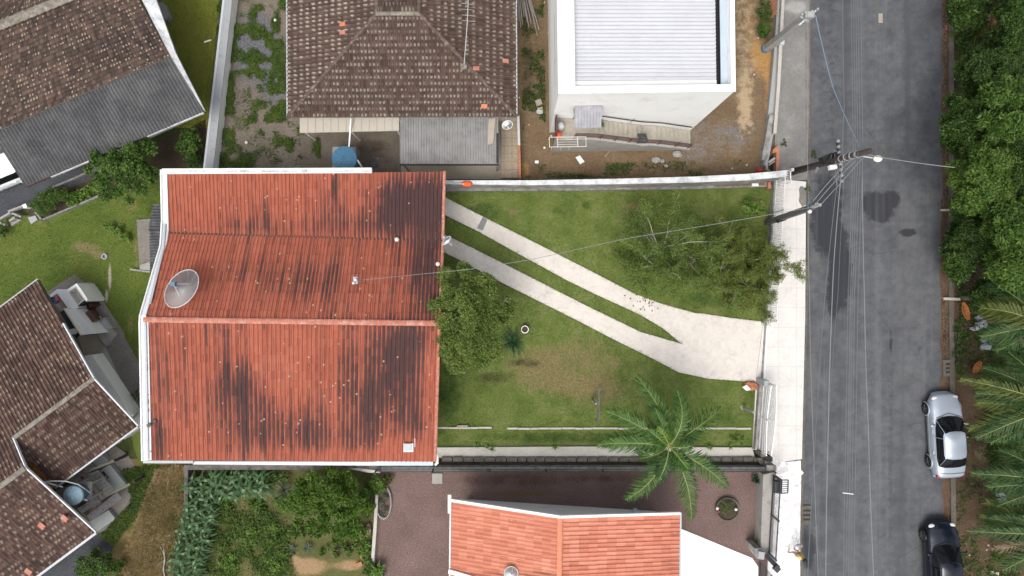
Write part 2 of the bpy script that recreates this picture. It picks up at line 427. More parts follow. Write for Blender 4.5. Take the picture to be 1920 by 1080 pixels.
M['west_lawn'] = gmat('west_lawn_grass', [(.055, .092, .016), (.10, .14, .026), (.16, .18, .045)], .4, 10, .4, .95, .8, layers=[
    (TAN, [(160, 465, 45, 16, .75), (190, 480, 30, 12, .7), (20, 490, 40, 14, .4), (75, 420, 30, 15, .4), (260, 470, 18, 60, .5), (250, 385, 14, 20, .5), (245, 620, 12, 50, .5), (150, 430, 20, 40, .3)], 1.6, .9),
    ((.36, .33, .27), [(206, 520, 5, 38, .85), (200, 555, 5, 18, .8)], 4, .5),
    ([(.02, .045, .008), (.035, .065, .012), (.05, .085, .016)], [(100, 480, 80, 40, .4), (150, 640, 40, 40, .4), (235, 690, 40, 60, .5), (290, 400, 30, 60, .5)], 1.5, .9)])
M['nw_lawn'] = gmat('olive_lawn_grass', [(.135, .17, .026), (.20, .22, .036), (.27, .27, .055)], .5, 10, .4, .95, .8, layers=[
    ([(.08, .12, .02), (.13, .165, .028)], [(345, 170, 40, 80, .5), (330, 30, 20, 80, .3)], 1.5, .9)])
M['tracks'] = None
M['driveway'] = gmat('driveway_stone', [(.50, .46, .41), (.62, .58, .53), (.70, .66, .61)], 1.2, 5, .5, .85, .25, layers=[
    ((.36, .34, .31), [(1250, 640, 60, 20, .25), (1340, 640, 40, 40, .3), (1120, 600, 90, 20, .2), (920, 480, 80, 40, .25)], 1.1, .55)])
def tiled(name, cols, size, joint, rz=0.0, jw=.012):
    m, nt, b = newmat(name); p = pos(nt)
    mp = nd(nt, 'ShaderNodeMapping'); nt.links.new(p, mp.inputs[0]); mp.inputs['Rotation'].default_value = (0, 0, rz)
    sp = nt.nodes.new('ShaderNodeSeparateXYZ'); nt.links.new(mp.outputs[0], sp.inputs[0])
    col = ramp(nt, ma(nt, 'ADD', ma(nt, 'MULTIPLY', noise(nt, p, 1.3, 4), .5), ma(nt, 'MULTIPLY', noise(nt, p, 7, 4), .5)), spread(cols))
    k = None
    for s_, o_ in ((size[0], 0), (size[1], 1)):
        f = ma(nt, 'FRACT', ma(nt, 'DIVIDE', sp.outputs[o_], s_))
        e = ma(nt, 'LESS_THAN', ma(nt, 'MINIMUM', f, ma(nt, 'SUBTRACT', 1.0, f)), jw / s_)
        k = e if k is None else ma(nt, 'MAXIMUM', k, e)
    col = mixc(nt, ma(nt, 'MULTIPLY', k, .7), col, joint)
    nt.links.new(col, b.inputs['Base Color']); b.inputs['Roughness'].default_value = .75
    bump(nt, b, noise(nt, p, 12, 3), .15); return m
M['sidewalk_tile'] = tiled('sidewalk_tile', [(.56, .53, .50), (.64, .615, .585), (.70, .68, .65)], (.95, 1.05), (.42, .395, .36), 0, .009)
M['porch_tile'] = tiled('porch_tile', [(.88, .88, .88), (.93, .93, .93), (.95, .95, .95)], (.9, .9), (.6, .58, .56), R(14), .006)
M['patio_tile'] = tiled('patio_tile', [(.26, .21, .15), (.36, .30, .22), (.42, .36, .27)], (.42, .42), (.12, .10, .07), 0, .012)
M['walk_concrete'] = gmat('grey_sidewalk_concrete', [(.15, .145, .135), (.21, .205, .195), (.30, .295, .285)], .7, 7, .45, .9, .35, layers=[
    ((.44, .42, .40), [(1490, 15, 40, 22, .6)], 2, .5), ((.11, .105, .095), [(1512, 150, 8, 300, .5), (1470, 300, 30, 30, .4)], 2, .8)])
M['dirt'] = gmat('bare_yard_dirt', [(.09, .06, .036), (.165, .115, .068), (.25, .187, .118)], .6, 8, .5, 1, .9, layers=[
    ([(.10, .10, .102), (.165, .163, .16), (.25, .243, .235)], [(1330, 260, 80, 70, .5), (1400, 250, 40, 60, .4), (1260, 300, 80, 26, .3)], 2.2, 1.3),
    ([(.30, .17, .06), (.42, .25, .10)], [(1428, 110, 30, 55, .75), (1405, 40, 25, 90, .45), (1440, 190, 14, 70, .5), (985, 320, 14, 30, .6), (1310, 240, 16, 14, .4)], 2, .7),
    ([(.34, .25, .15), (.44, .34, .22)], [(1398, 80, 34, 220, .5), (1395, 210, 22, 80, .4)], 2.2, 1.5),
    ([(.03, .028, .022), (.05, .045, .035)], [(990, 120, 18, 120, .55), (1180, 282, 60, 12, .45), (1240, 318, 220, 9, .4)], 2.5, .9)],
    speck=(3.2, .93, (.5, .48, .45)))
M['weedy'] = gmat('weedy_gravel', [(.10, .082, .064), (.165, .14, .112), (.245, .21, .17)], .7, 10, .5, 1, .9, layers=[
    (GREEN, [(470, 250, 60, 70, .35), (440, 100, 22, 130, .4), (520, 80, 20, 110, .4), (540, 280, 60, 40, .2)], 1.3, 1.1),
    ([(.06, .062, .07), (.12, .12, .13), (.2, .2, .205)], [(480, 90, 70, 110, .85), (520, 180, 40, 60, .6)], 1.8, .7),
    ([(.05, .035, .025), (.09, .065, .045)], [(700, 275, 60, 24, .6), (720, 300, 40, 15, .4)], 2, .6)],
    speck=(4, .95, (.4, .38, .36)))
M['red_gravel'] = gmat('reddish_gravel', [(.085, .052, .045), (.165, .112, .10), (.28, .205, .185)], .5, 16, .72, 1, 1.0, layers=[
    ([(.05, .026, .02), (.10, .055, .042)], [(960, 900, 220, 22, .5), (1180, 895, 120, 16, .4), (800, 960, 60, 60, .25)], 1.4, .7),
    ([(.15, .09, .045), (.2, .125, .06)], [(980, 925, 120, 10, .6)], 2, .5)])
M['dark_gravel'] = gmat('dark_crushed_stone', [(.03, .033, .04), (.065, .07, .08), (.12, .125, .135)], .6, 14, .7, 1, 1.0)
M['garden_soil'] = gmat('garden_soil', [(.045, .06, .018), (.10, .10, .036), (.17, .135, .07)], .7, 8, .5, 1, .8, layers=[
    ([(.24, .16, .085), (.34, .235, .13)], [(575, 1062, 60, 26, .85), (655, 1060, 40, 16, .75), (545, 1045, 20, 20, .5)], 2, .55)])
M['dry_slope'] = gmat('dry_grass_slope', [(.08, .08, .025), (.17, .13, .052), (.27, .20, .10)], .7, 9, .5, 1, 1.0, layers=[
    (GREEN, [(240, 960, 30, 60, .7), (225, 1060, 40, 30, .5), (330, 890, 30, 12, .5)], 1.6, .8)])
M['bed_soil'] = gmat('bed_soil', [(.03, .022, .015), (.06, .045, .03), (.10, .08, .05)], .8, 9, .5, 1, .9)
M['verge'] = gmat('leaf_littered_verge', [(.045, .03, .018), (.095, .062, .038), (.16, .11, .07)], .8, 9, .5, 1, .9, layers=[
    ([(.03, .04, .014), (.06, .07, .025)], [(1800, 640, 20, 120, .5), (1800, 60, 16, 120, .5), (1850, 250, 120, 260, .8)], 1.6, .9),
    ([(.2, .16, .09), (.3, .24, .15)], [(1845, 850, 30, 30, .6)], 2, .6)], speck=(3, .95, (.4, .38, .36)))
M['leaf_litter'] = gmat('gutter_leaf_litter', [(.06, .035, .02), (.12, .075, .045), (.2, .15, .10)], 1.5, 14, .6, 1, 1)
M['ground'] = gmat('rough_ground', [(.03, .045, .014), (.06, .075, .025), (.10, .10, .045)], .2, 6, .5, 1, .8)
M['pad'] = gmat('weathered_concrete', [(.13, .12, .105), (.20, .185, .165), (.29, .27, .245)], .8, 7, .5, .9, .4, layers=[((.06, .055, .05), [(190, 590, 30, 40, .35), (225, 880, 30, 30, .4)], 2, .9)])
M['path_grey'] = gmat('smooth_grey_path', [(.26, .28, .27), (.31, .33, .32), (.36, .375, .36)], .8, 6, .4, .7, .1)
M['ledge'] = gmat('pale_ledge_concrete', [(.36, .34, .30), (.47, .45, .41), (.56, .54, .50)], .9, 8, .5, .9, .3, layers=[((.16, .15, .12), [(1120, 850, 400, 4, .3)], 3, .9)])
M['kerb'] = gmat('kerb_concrete', [(.07, .06, .048), (.12, .108, .09), (.19, .175, .155)], 1.5, 8, .5, .9, .4)

M['white_paint'] = pmat('white_paint', (.80, .80, .79), .5, .04, 3)
M['white_wall'] = pmat('white_rendered_wall', (.86, .86, .835), .75, .03, 1.2, grime=(.66, .64, .59), gscale=.8, gamt=.38)
M['aged_white'] = pmat('weathered_white_paint', (.60, .62, .63), .7, .08, 3, grime=(.27, .28, .28), gscale=2.2, gamt=.75, bmp=.15)
M['wall_side'] = pmat('stained_wall_render', (.36, .355, .34), .85, .18, 3, grime=(.13, .12, .10), gscale=1.6, gamt=.9, bmp=.2)
M['grey_cap'] = pmat('grey_wall_cap', (.34, .355, .37), .8, .1, 3, grime=(.22, .23, .24), gscale=3, gamt=.5)
M['light_cap'] = pmat('light_wall_edge', (.52, .54, .56), .8, .06, 3)
M['flash'] = pmat('white_metal_flashing', (.62, .65, .67), .45, .06, 2, grime=(.38, .4, .42), gscale=2, gamt=.4)
M['flash_grey'] = pmat('grey_metal_flashing', (.40, .43, .45), .45, .08, 2, grime=(.22, .23, .24), gscale=2, gamt=.5)
M['zinc'] = pmat('zinc_gutter', (.38, .40, .42), .4, .08, 2, metal=.2)
M['metal_roof'] = pmat('pale_metal_roof', (.49, .50, .53), .45, .05, .8, grime=(.45, .45, .47), gscale=1.5, gamt=.35)
M['gutter_blue'] = pmat('pale_blue_metal', (.42, .50, .56), .45, .06, 2)
M['awning'] = pmat('dull_awning_metal', (.27, .27, .295), .6, .12, 3, grime=(.36, .36, .38), gscale=3)
M['parapet'] = pmat('painted_parapet', (.82, .82, .81), .6, .04, 2, grime=(.52, .52, .50), gscale=1.6, gamt=.45)
M['dark'] = pmat('dark_opening', (.012, .012, .014), .7, .1, 3)
M['rust'] = pmat('rust_stain', (.04, .032, .028), .9, .3, 9)
M['fibro'] = pmat('grey_fibre_cement', (.24, .235, .23), .9, .13, 2, grime=(.15, .145, .14), gscale=1.6, gamt=.6)
M['dark_fibro'] = pmat('dark_fibre_cement', (.068, .07, .073), .9, .25, 1.2, grime=(.125, .125, .125), gscale=1.0, gamt=.8)
M['black_fibro'] = pmat('blackened_fibre_cement', (.06, .06, .065), .9, .3, 3, grime=(.14, .14, .14), gscale=3, gamt=.6)
M['concrete'] = pmat('bare_concrete', (.33, .32, .295), .9, .14, 4, grime=(.17, .16, .14), gscale=2, gamt=.5, bmp=.2)
M['stair'] = pmat('stair_concrete', (.36, .33, .275), .9, .1, 4, grime=(.22, .20, .17), gscale=1.4, gamt=.5)
M['block'] = pmat('dark_weathered_block', (.125, .115, .105), .95, .3, 5, grime=(.05, .045, .04), gscale=3, gamt=.7, bmp=.4)
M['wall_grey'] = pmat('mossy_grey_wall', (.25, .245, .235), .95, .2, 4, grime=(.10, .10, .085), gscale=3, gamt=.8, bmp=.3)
M['brick'] = pmat('orange_brick', (.42, .16, .08), .9, .2, 6, grime=(.3, .25, .2), gscale=3, gamt=.6)
M['maroon'] = pmat('maroon_paint', (.085, .04, .036), .5, .15, 6)
M['black_metal'] = pmat('black_painted_metal', (.018, .02, .028), .45, .2, 6)
M['brown_counter'] = pmat('dark_red_tile', (.085, .035, .033), .35, .2, 5)
M['cream'] = pmat('cream_render', (.72, .67, .59), .7, .05, 3, grime=(.55, .48, .4), gscale=3, gamt=.3)
M['tan_floor'] = pmat('beige_cement_floor', (.33, .29, .23), .8, .08, 4)
M['plank'] = pmat('weathered_grey_plank', (.37, .35, .335), .95, .3, 4, grime=(.10, .085, .075), gscale=4, gamt=.7, bmp=.4)
M['olive_wood'] = pmat('mossy_timber', (.15, .145, .095), .95, .2, 5, bmp=.3)
M['wood_dark'] = pmat('dark_pole_timber', (.045, .035, .03), .9, .3, 5, grime=(.10, .085, .075), gscale=4, gamt=.5)
M['pole_grey'] = pmat('grey_pole_concrete', (.34, .345, .33), .85, .12, 3, grime=(.2, .2, .19), gscale=2, gamt=.5)
M['pole_dark'] = pmat('dark_pole_concrete', (.09, .092, .092), .85, .25, 4, grime=(.18, .18, .18), gscale=2, gamt=.4)
M['cable'] = pmat('grey_cable', (.125, .133, .145), .6, .05, 2)
M['cable_light'] = pmat('pale_cable', (.22, .23, .235), .6, .05, 2)
M['cable_blue'] = pmat('bluish_cable', (.16, .23, .32), .6, .05, 2)
M['tank_blue'] = pmat('blue_tank_plastic', (.06, .17, .28), .5, .08, 4)
M['tank_pale'] = pmat('pale_blue_tank_plastic', (.48, .70, .78), .5, .06, 6, grime=(.6, .72, .76), gscale=3, gamt=.5)
M['tank_side'] = pmat('mid_blue_tank_plastic', (.085, .17, .26), .5, .08, 4)
M['barrel'] = pmat('deep_blue_plastic', (.02, .12, .26), .35, .1, 4)
M['orange_plastic'] = pmat('orange_plastic', (.75, .10, .02), .5, .1, 4)
M['red_plastic'] = pmat('red_plastic', (.55, .03, .03), .4, .1, 4)
M['pink_plastic'] = pmat('pink_plastic', (.6, .06, .2), .5, .1, 4)
M['white_plastic'] = pmat('white_plastic', (.8, .8, .78), .45, .04, 4)
M['trash'] = pmat('crumpled_pale_plastic', (.42, .44, .46), .5, .3, 5)
M['bark'] = pmat('grey_bark', (.15, .13, .105), .95, .3, 5, bmp=.3)
M['twig'] = pmat('pale_grey_twig', (.40, .385, .355), .95, .2, 5)
M['palm_trunk'] = pmat('brown_palm_trunk', (.22, .10, .055), .9, .25, 5, bmp=.3)
M['husk'] = pmat('orange_palm_husk', (.40, .14, .035), .7, .3, 5)
M['tyre'] = pmat('tyre_rubber', (.014, .014, .015), .85, .15, 8)
M['rim'] = pmat('grey_alloy', (.22, .225, .24), .35, .1, 8, metal=.7)
M['mortar'] = pmat('pale_ridge_mortar', (.27, .25, .205), .95, .3, 7, grime=(.11, .085, .07), gscale=4, gamt=.9)
M['beige_slab'] = pmat('beige_cement_slab', (.42, .385, .325), .85, .08, 2, grime=(.28, .26, .22), gscale=2, gamt=.35)
def carpaint(name, col, metal, rough):
    m, nt, b = newmat(name); b.inputs['Base Color'].default_value = (*col, 1); b.inputs['Metallic'].default_value = metal
    b.inputs['Roughness'].default_value = rough; b.inputs['Coat Weight'].default_value = .45; b.inputs['Coat Roughness'].default_value = .06
    p = pos(nt); c = mixc(nt, smooth(nt, noise(nt, p, 5, 5, .7), .5, .75, 0, .25), col, tuple(k * .75 + .03 for k in col)); nt.links.new(c, b.inputs['Base Color'])
    return m
M['silver'] = carpaint('silver_car_paint', (.44, .50, .57), .35, .35)
M['black_car'] = carpaint('black_blue_car_paint', (.006, .010, .020), .2, .22)
M['white_car'] = carpaint('white_car_paint', (.82, .83, .84), 0, .3)
m, nt, b = newmat('car_glass'); b.inputs['Base Color'].default_value = (.006, .007, .009, 1); b.inputs['Roughness'].default_value = .08; b.inputs['Specular IOR Level'].default_value = .3; M['glass'] = m
m, nt, b = newmat('lamp_lens'); b.inputs['Base Color'].default_value = (.6, .62, .64, 1); b.inputs['Roughness'].default_value = .15; M['lens'] = m
m, nt, b = newmat('red_lens'); b.inputs['Base Color'].default_value = (.35, .01, .02, 1); b.inputs['Roughness'].default_value = .2; M['redlens'] = m
m, nt, b = newmat('mesh_dish'); b.inputs['Base Color'].default_value = (.42, .40, .39, 1); b.inputs['Roughness'].default_value = .5
tr = nt.nodes.new('ShaderNodeBsdfTransparent'); mx = nt.nodes.new('ShaderNodeMixShader'); mx.inputs[0].default_value = .5
nt.links.new(tr.outputs[0], mx.inputs[1]); nt.links.new(b.outputs[0], mx.inputs[2]); nt.links.new(mx.outputs[0], nt.nodes['Material Output'].inputs[0]); M['dishmesh'] = m

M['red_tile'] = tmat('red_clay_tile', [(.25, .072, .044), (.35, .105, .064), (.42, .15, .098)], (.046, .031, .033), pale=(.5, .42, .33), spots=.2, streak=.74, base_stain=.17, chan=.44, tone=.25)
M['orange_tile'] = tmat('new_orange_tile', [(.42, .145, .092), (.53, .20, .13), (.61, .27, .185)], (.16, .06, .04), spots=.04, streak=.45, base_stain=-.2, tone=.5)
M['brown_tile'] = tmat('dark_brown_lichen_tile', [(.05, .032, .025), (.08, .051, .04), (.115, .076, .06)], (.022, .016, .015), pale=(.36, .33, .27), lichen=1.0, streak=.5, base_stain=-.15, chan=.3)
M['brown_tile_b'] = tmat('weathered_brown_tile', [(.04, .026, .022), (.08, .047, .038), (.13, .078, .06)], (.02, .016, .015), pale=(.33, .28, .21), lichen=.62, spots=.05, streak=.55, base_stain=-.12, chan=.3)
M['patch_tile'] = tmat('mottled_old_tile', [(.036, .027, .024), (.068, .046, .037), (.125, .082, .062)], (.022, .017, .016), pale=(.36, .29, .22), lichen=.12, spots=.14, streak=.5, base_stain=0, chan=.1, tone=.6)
M['cap_red'] = pmat('red_ridge_tile', (.42, .15, .10), .9, .2, 4, grime=(.5, .40, .34), gscale=5, gamt=.6)
M['cap_orange'] = pmat('orange_ridge_tile', (.60, .22, .13), .85, .1, 4)
M['cap_brown'] = pmat('brown_ridge_tile', (.10, .07, .058), .95, .3, 5, grime=(.30, .27, .22), gscale=5, gamt=.45)
M['single_tile'] = pmat('replacement_tile', (.50, .17, .09), .85, .15, 5)
M['amber'] = pmat('amber_stained_tile', (.52, .22, .05), .8, .35, 3, grime=(.14, .055, .025), gscale=2, gamt=.7)

M['leaf_dense'] = lmat('dense_olive_leaf', [(.06, .105, .018), (.125, .18, .034), (.20, .255, .06)], .2, .9)
M['leaf_sparse'] = lmat('sparse_leaf', [(.06, .105, .015), (.115, .175, .028), (.185, .25, .055)], .3, 1)
M['leaf_wispy'] = lmat('wispy_leaf', [(.06, .095, .014), (.125, .165, .028), (.20, .24, .055)], .25, 1)
M['leaf_forest'] = lmat('forest_leaf', [(.018, .045, .008), (.045, .095, .015), (.095, .165, .03)], .3, .9)
M['leaf_forest_b'] = lmat('bright_forest_leaf', [(.035, .08, .011), (.08, .15, .022), (.15, .235, .045)], .3, .9)
M['leaf_forest_d'] = lmat('deep_forest_leaf', [(.018, .048, .010), (.045, .09, .017), (.09, .15, .032)], .3, .9)
M['leaf_shrub'] = lmat('shrub_leaf', [(.03, .07, .010), (.065, .13, .02), (.12, .20, .035)], .3, 2)
M['leaf_lime'] = lmat('lime_leaf', [(.07, .15, .02), (.12, .22, .035), (.2, .3, .06)], .3, 2)
M['leaf_mango'] = lmat('mango_leaf', [(.03, .08, .008), (.07, .145, .014), (.135, .20, .03)], .25, 1.5)
M['leaf_corn'] = lmat('corn_leaf', [(.035, .095, .03), (.08, .16, .06), (.19, .27, .14)], .3, 2)
M['leaf_cycad'] = lmat('blue_green_leaf', [(.008, .04, .014), (.018, .065, .022), (.035, .09, .03)], .2, 3)
M['leaf_palm'] = lmat('palm_leaf', [(.025, .075, .011), (.06, .14, .024), (.12, .205, .055)], .3, 1.5)
M['leaf_palm_y'] = lmat('yellowing_palm_leaf', [(.04, .07, .012), (.085, .115, .02), (.15, .16, .036)], .3, 1.2)
M['leaf_palm_d'] = lmat('dark_palm_leaf', [(.015, .05, .012), (.035, .085, .02), (.07, .125, .032)], .25, 1.5)
M['leaf_dead'] = lmat('dead_palm_leaf', [(.10, .065, .04), (.16, .11, .07), (.22, .16, .11)], .1, 2)
M['leaf_grey'] = lmat('grey_green_leaf', [(.05, .08, .045), (.10, .13, .075), (.16, .19, .12)], .25, 2)
M['blade_lawn'] = M['lawn']
M['blade_weed'] = lmat('weed_blade', [(.035, .075, .011), (.075, .13, .02), (.14, .19, .04)], .3, 1.5)
M['blade_dry'] = lmat('dry_blade', [(.13, .13, .04), (.29, .215, .09), (.50, .38, .21)], .3, .8)
M['rachis'] = pmat('palm_rachis', (.28, .30, .09), .7, .15, 4)

def over(mat, fn):
    m = M[mat]; nt = m.node_tree; bs = nt.nodes['Principled BSDF']; s = bs.inputs['Base Color'].links[0].from_socket; p = pos(nt)
    nt.links.new(fn(nt, p, s), bs.inputs['Base Color'])
def road_wear(nt, p, s):
    st = noise(nt, vm(nt, 'MULTIPLY', p, (1.5, .045, 1)), 1, 4, .6); s = mixc(nt, smooth(nt, st, .52, .70, 0, .55), s, (.062, .066, .073)); s = mixc(nt, smooth(nt, st, .48, .30, 0, .35), s, (.16, .163, .168))
    wob = vm(nt, 'ADD', p, vm(nt, 'MULTIPLY', nd(nt, 'ShaderNodeTexNoise', Scale=.9, Detail=5.0).outputs['Color'], (1.6, 1.6, 0)))
    vo = nd(nt, 'ShaderNodeTexVoronoi', Scale=.32, feature='DISTANCE_TO_EDGE'); nt.links.new(wob, vo.inputs['Vector'])
    ck = ma(nt, 'MULTIPLY', smooth(nt, vo.outputs['Distance'], .004, .012, 1, 0), smooth(nt, noise(nt, p, .35, 3), .48, .6))
    s = mixc(nt, ma(nt, 'MULTIPLY', ck, .4), s, (.045, .048, .053))
    g = noise(nt, p, 22, 3, .8); return mixc(nt, smooth(nt, g, .56, .72, 0, .35), s, (.2, .2, .2))
over('asphalt', road_wear)
def paving(nt, p, s):
    wob = vm(nt, 'ADD', p, vm(nt, 'MULTIPLY', nd(nt, 'ShaderNodeTexNoise', Scale=1.5, Detail=3.0).outputs['Color'], (.3, .3, 0)))
    vo = nd(nt, 'ShaderNodeTexVoronoi', Scale=2.4, feature='DISTANCE_TO_EDGE'); nt.links.new(wob, vo.inputs['Vector'])
    v2 = nd(nt, 'ShaderNodeTexVoronoi', Scale=2.4); nt.links.new(wob, v2.inputs['Vector']); wn_ = nt.nodes.new('ShaderNodeTexWhiteNoise'); nt.links.new(v2.outputs['Position'], wn_.inputs['Vector'])
    s = mixc(nt, ma(nt, 'MULTIPLY', wn_.outputs['Value'], .14), s, (.48, .45, .41)); s = mixc(nt, smooth(nt, vo.outputs['Distance'], .008, .03, .22, 0), s, (.40, .375, .345))
    return mixc(nt, smooth(nt, noise(nt, p, .8, 6, .75), .55, .72, 0, .5), s, (.36, .34, .315))
over('driveway', paving)
def slabs(nt, p, s): return mixc(nt, smooth(nt, noise(nt, p, .9, 6, .75), .54, .72, 0, .45), s, (.40, .37, .33))
over('sidewalk_tile', slabs)
# ------------------------------------------------------------------ ground and paving
bm_ = MB(); bm_.quad((-180, -180, -.03), (180, -180, -.03), (180, 180, -.03), (-180, 180, -.03))
tag(bm_.build('ground', M['ground']), kind='structure')
sheet('street', [(1514, -900), (1782, -900), (1776, 400), (1778, 2000), (1496, 2000), (1503, 640), (1512, 340)], 0.0, M['asphalt'])
sheet('verge_ground', rag([(1786, -300), (2400, -300), (2400, 1400), (1786, 1400), (1784, 700)], 3, 60), .01, M['verge'])
slab('kerb', [(1779, -900), (1788, -900), (1786, 500), (1790, 900), (1792, 2000), (1783, 2000), (1781, 900), (1777, 500)], .10, M['kerb'])
sheet('leaf_litter_strip', rag([(1769, -60), (1779, -60), (1777, 480), (1781, 900), (1781, 1200), (1772, 1200), (1765, 700), (1764, 480), (1766, 330)], 3, 18), .004, M['leaf_litter'])
slab('grey_sidewalk', [(1462, -500), (1517, -500), (1516, 200), (1512, 338), (1450, 338), (1452, 250), (1458, 100)], .10, M['walk_concrete'])
slab('tiled_sidewalk', [(1450, 338), (1477, 338), (1510, 341), (1508, 600), (1502, 860), (1460, 866), (1440, 846), (1410, 842), (1416, 716), (1431, 600), (1443, 420)], .105, M['sidewalk_tile'])
sheet('sidewalk_patch', rag([(1497, 354), (1512, 352), (1509, 384), (1502, 388), (1496, 378)], 1, 8), .125, M['pad'])
slab('kerb_edge', [(1517, -500), (1521, -500), (1519, 338), (1508, 800), (1503, 1000), (1503, 1500), (1499, 1500), (1499, 1000), (1503, 800), (1514, 338)], .09, M['kerb'])
sheet('main_lawn', [(815, 352), (1447, 348), (1440, 470), (1428, 716), (1416, 842), (812, 842)], .012, M['lawn'])
DRV = [[(815, 361), (833, 369), (909, 408), (1025, 466), (1117, 513), (1190, 551), (1242, 570), (1303, 587), (1318, 588), (1370, 596), (1437, 604), (1428, 717), (1328, 710), (1272, 698), (1227, 674), (1158, 640), (1081, 600), (951, 535), (870, 492), (815, 464), (815, 430), (830, 438), (870, 457), (930, 487), (1011, 528), (1099, 573), (1200, 622), (1279, 645), (1271, 639), (1242, 615), (1196, 588), (1117, 552), (1064, 526), (976, 478), (895, 433), (815, 394)]]
sheet('driveway', DRV[0], .035, M['driveway'])
slab('pale_ledge', [(812, 838), (1100, 836), (1408, 838), (1414, 857), (1100, 857), (812, 857)], .16, M['ledge'])
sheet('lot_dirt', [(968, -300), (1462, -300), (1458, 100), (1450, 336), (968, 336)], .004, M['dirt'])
sheet('weedy_yard', [(385, -300), (800, -300), (800, 336), (385, 336)], .002, M['weedy'])
sheet('west_lawn_ground', rag([(-500, 420), (60, 405), (100, 408), (215, 350), (320, 330), (310, 640), (270, 900), (210, 700), (100, 560), (-500, 800)], 2, 20), .008, M['west_lawn'])
sheet('crushed_stone_yard', rag([(-500, 300), (-20, 200), (150, 300), (225, 305), (150, 345), (60, 385), (20, 405), (-500, 560)], 2, 18), .006, M['dark_gravel'])
sheet('shrub_bed', rag([(52, 405), (70, 365), (150, 345), (215, 318), (290, 270), (385, 225), (385, 330), (320, 330), (215, 350), (80, 412)], 2, 15), .011, M['bed_soil'])
sheet('northwest_lawn', [(250, -300), (440, -300), (388, 240), (250, 240)], .010, M['nw_lawn'])
sheet('south_yard_gravel', [(695, 880), (1440, 880), (1432, 1500), (695, 1500)], .006, M['red_gravel'])
sheet('garden_ground', [(345, 870), (706, 870), (690, 1500), (300, 1500), (335, 980)], .007, M['garden_soil'])
sheet('slope_ground', rag([(230, 862), (365, 862), (350, 960), (320, 1500), (60, 1500), (180, 990), (250, 930)], 3, 20), .003, M['dry_slope'])
sheet('concrete_pad', rag([(140, 515), (160, 530), (172, 528), (192, 562), (233, 622), (232, 630), (262, 680), (268, 780), (225, 830), (100, 900), (70, 560)], 1, 30), .014, M['pad'])
sheet('back_pad', rag([(150, 900), (210, 830), (240, 850), (275, 910), (240, 960), (190, 1000), (100, 1040), (80, 930)], 1.5, 20), .012, M['pad'])
sheet('dark_gravel_strip', rag([(175, 1004), (232, 980), (215, 1020), (190, 1100), (40, 1100)], 2, 15), .0135, M['dark_gravel'])
sheet('grey_path', [(172, 668), (197, 649), (266, 790), (240, 800)], .030, M['path_grey'])
sheet('patio_ground', [(752, 215), (974, 215), (974, 336), (752, 336)], .012, M['tan_floor'])
# white flagstone pavement with stones of its own
m, nt, b = newmat('white_flagstone'); p = pos(nt)
vo = nd(nt, 'ShaderNodeTexVoronoi', Scale=4.6, feature='DISTANCE_TO_EDGE'); nt.links.new(p, vo.inputs['Vector'])
v2 = nd(nt, 'ShaderNodeTexVoronoi', Scale=4.6); nt.links.new(p, v2.inputs['Vector'])
wn_ = nt.nodes.new('ShaderNodeTexWhiteNoise'); nt.links.new(v2.outputs['Position'], wn_.inputs['Vector'])
c = ramp(nt, wn_.outputs['Value'], [(0, (.60, .56, .54)), (.15, (.74, .73, .72)), (.5, (.82, .82, .82)), (1, (.88, .88, .88))])
c = mixc(nt, smooth(nt, ma(nt, 'ADD', vo.outputs['Distance'], ma(nt, 'MULTIPLY', ma(nt, 'SUBTRACT', noise(nt, p, 2.5, 3), .5), .12)), -.02, .035, 1, 0), c, (.15, .15, .155))
c = mixc(nt, smooth(nt, noise(nt, p, 1.1, 5, .7), .5, .72, 0, .35), c, (.5, .45, .42))
nt.links.new(c, b.inputs['Base Color']); b.inputs['Roughness'].default_value = .8; bump(nt, b, vo.outputs['Distance'], .4, .05)
M['flagstone'] = m
slab('flagstone_pavement', rag([(1444, 852), (1472, 866), (1500, 862), (1502, 900), (1500, 1000), (1500, 1500), (1436, 1500), (1440, 1000)], 1, 30), .085, M['flagstone'])
sheet('porch_floor', [(1225, 975), (1262, 985), (1410, 1046), (1421, 1062), (1421, 1500), (1225, 1500)], .05, M['porch_tile'])
# ------------------------------------------------------------------ buildings
def gauss(bl):
    def f(x, y):
        return sum(a * math.exp(-((x - cx) / rx) ** 2 - ((y - cy) / ry) ** 2) for cx, cy, rx, ry, a in bl)
    return lambda x, y: min(1.3, 1.55 * f(x, y))
def gable_fill(mb, pts3, z0):   # vertical wall below a line of 3-D points
    for a, b in zip(pts3[:-1], pts3[1:]):
        a = Vector(a); b = Vector(b); mb.quad(a, b, Vector((b.x, b.y, z0)), Vector((a.x, a.y, z0)))
    return mb
def window(parent, a, b, z0, z1, out, mats=('white_paint', 'glass')):
    """window in the wall from a to b (world XY), out = outward unit normal"""
    a = Vector((a[0], a[1], 0)); b = Vector((b[0], b[1], 0)); o = Vector((out[0], out[1], 0)); u = (b - a).normalized()
    f = MB()
    for p, q in (((a, z0), (b, z0)), ((a, z1), (b, z1)), ((a, z0), (a, z1)), ((b, z0), (b, z1)), (((a + b) / 2, z0), ((a + b) / 2, z1))):
        f.bar(p[0] + o * .03 + Vector((0, 0, p[1])), q[0] + o * .03 + Vector((0, 0, q[1])), .06, .06)
    fo = f.build('window', M[mats[0]], parent)
    g = MB(); c = [a + o * .012 + Vector((0, 0, z0)), b + o * .012 + Vector((0, 0, z0)), b + o * .012 + Vector((0, 0, z1)), a + o * .012 + Vector((0, 0, z1))]
    g.quad(*c); g.build('pane', M[mats[1]], fo)
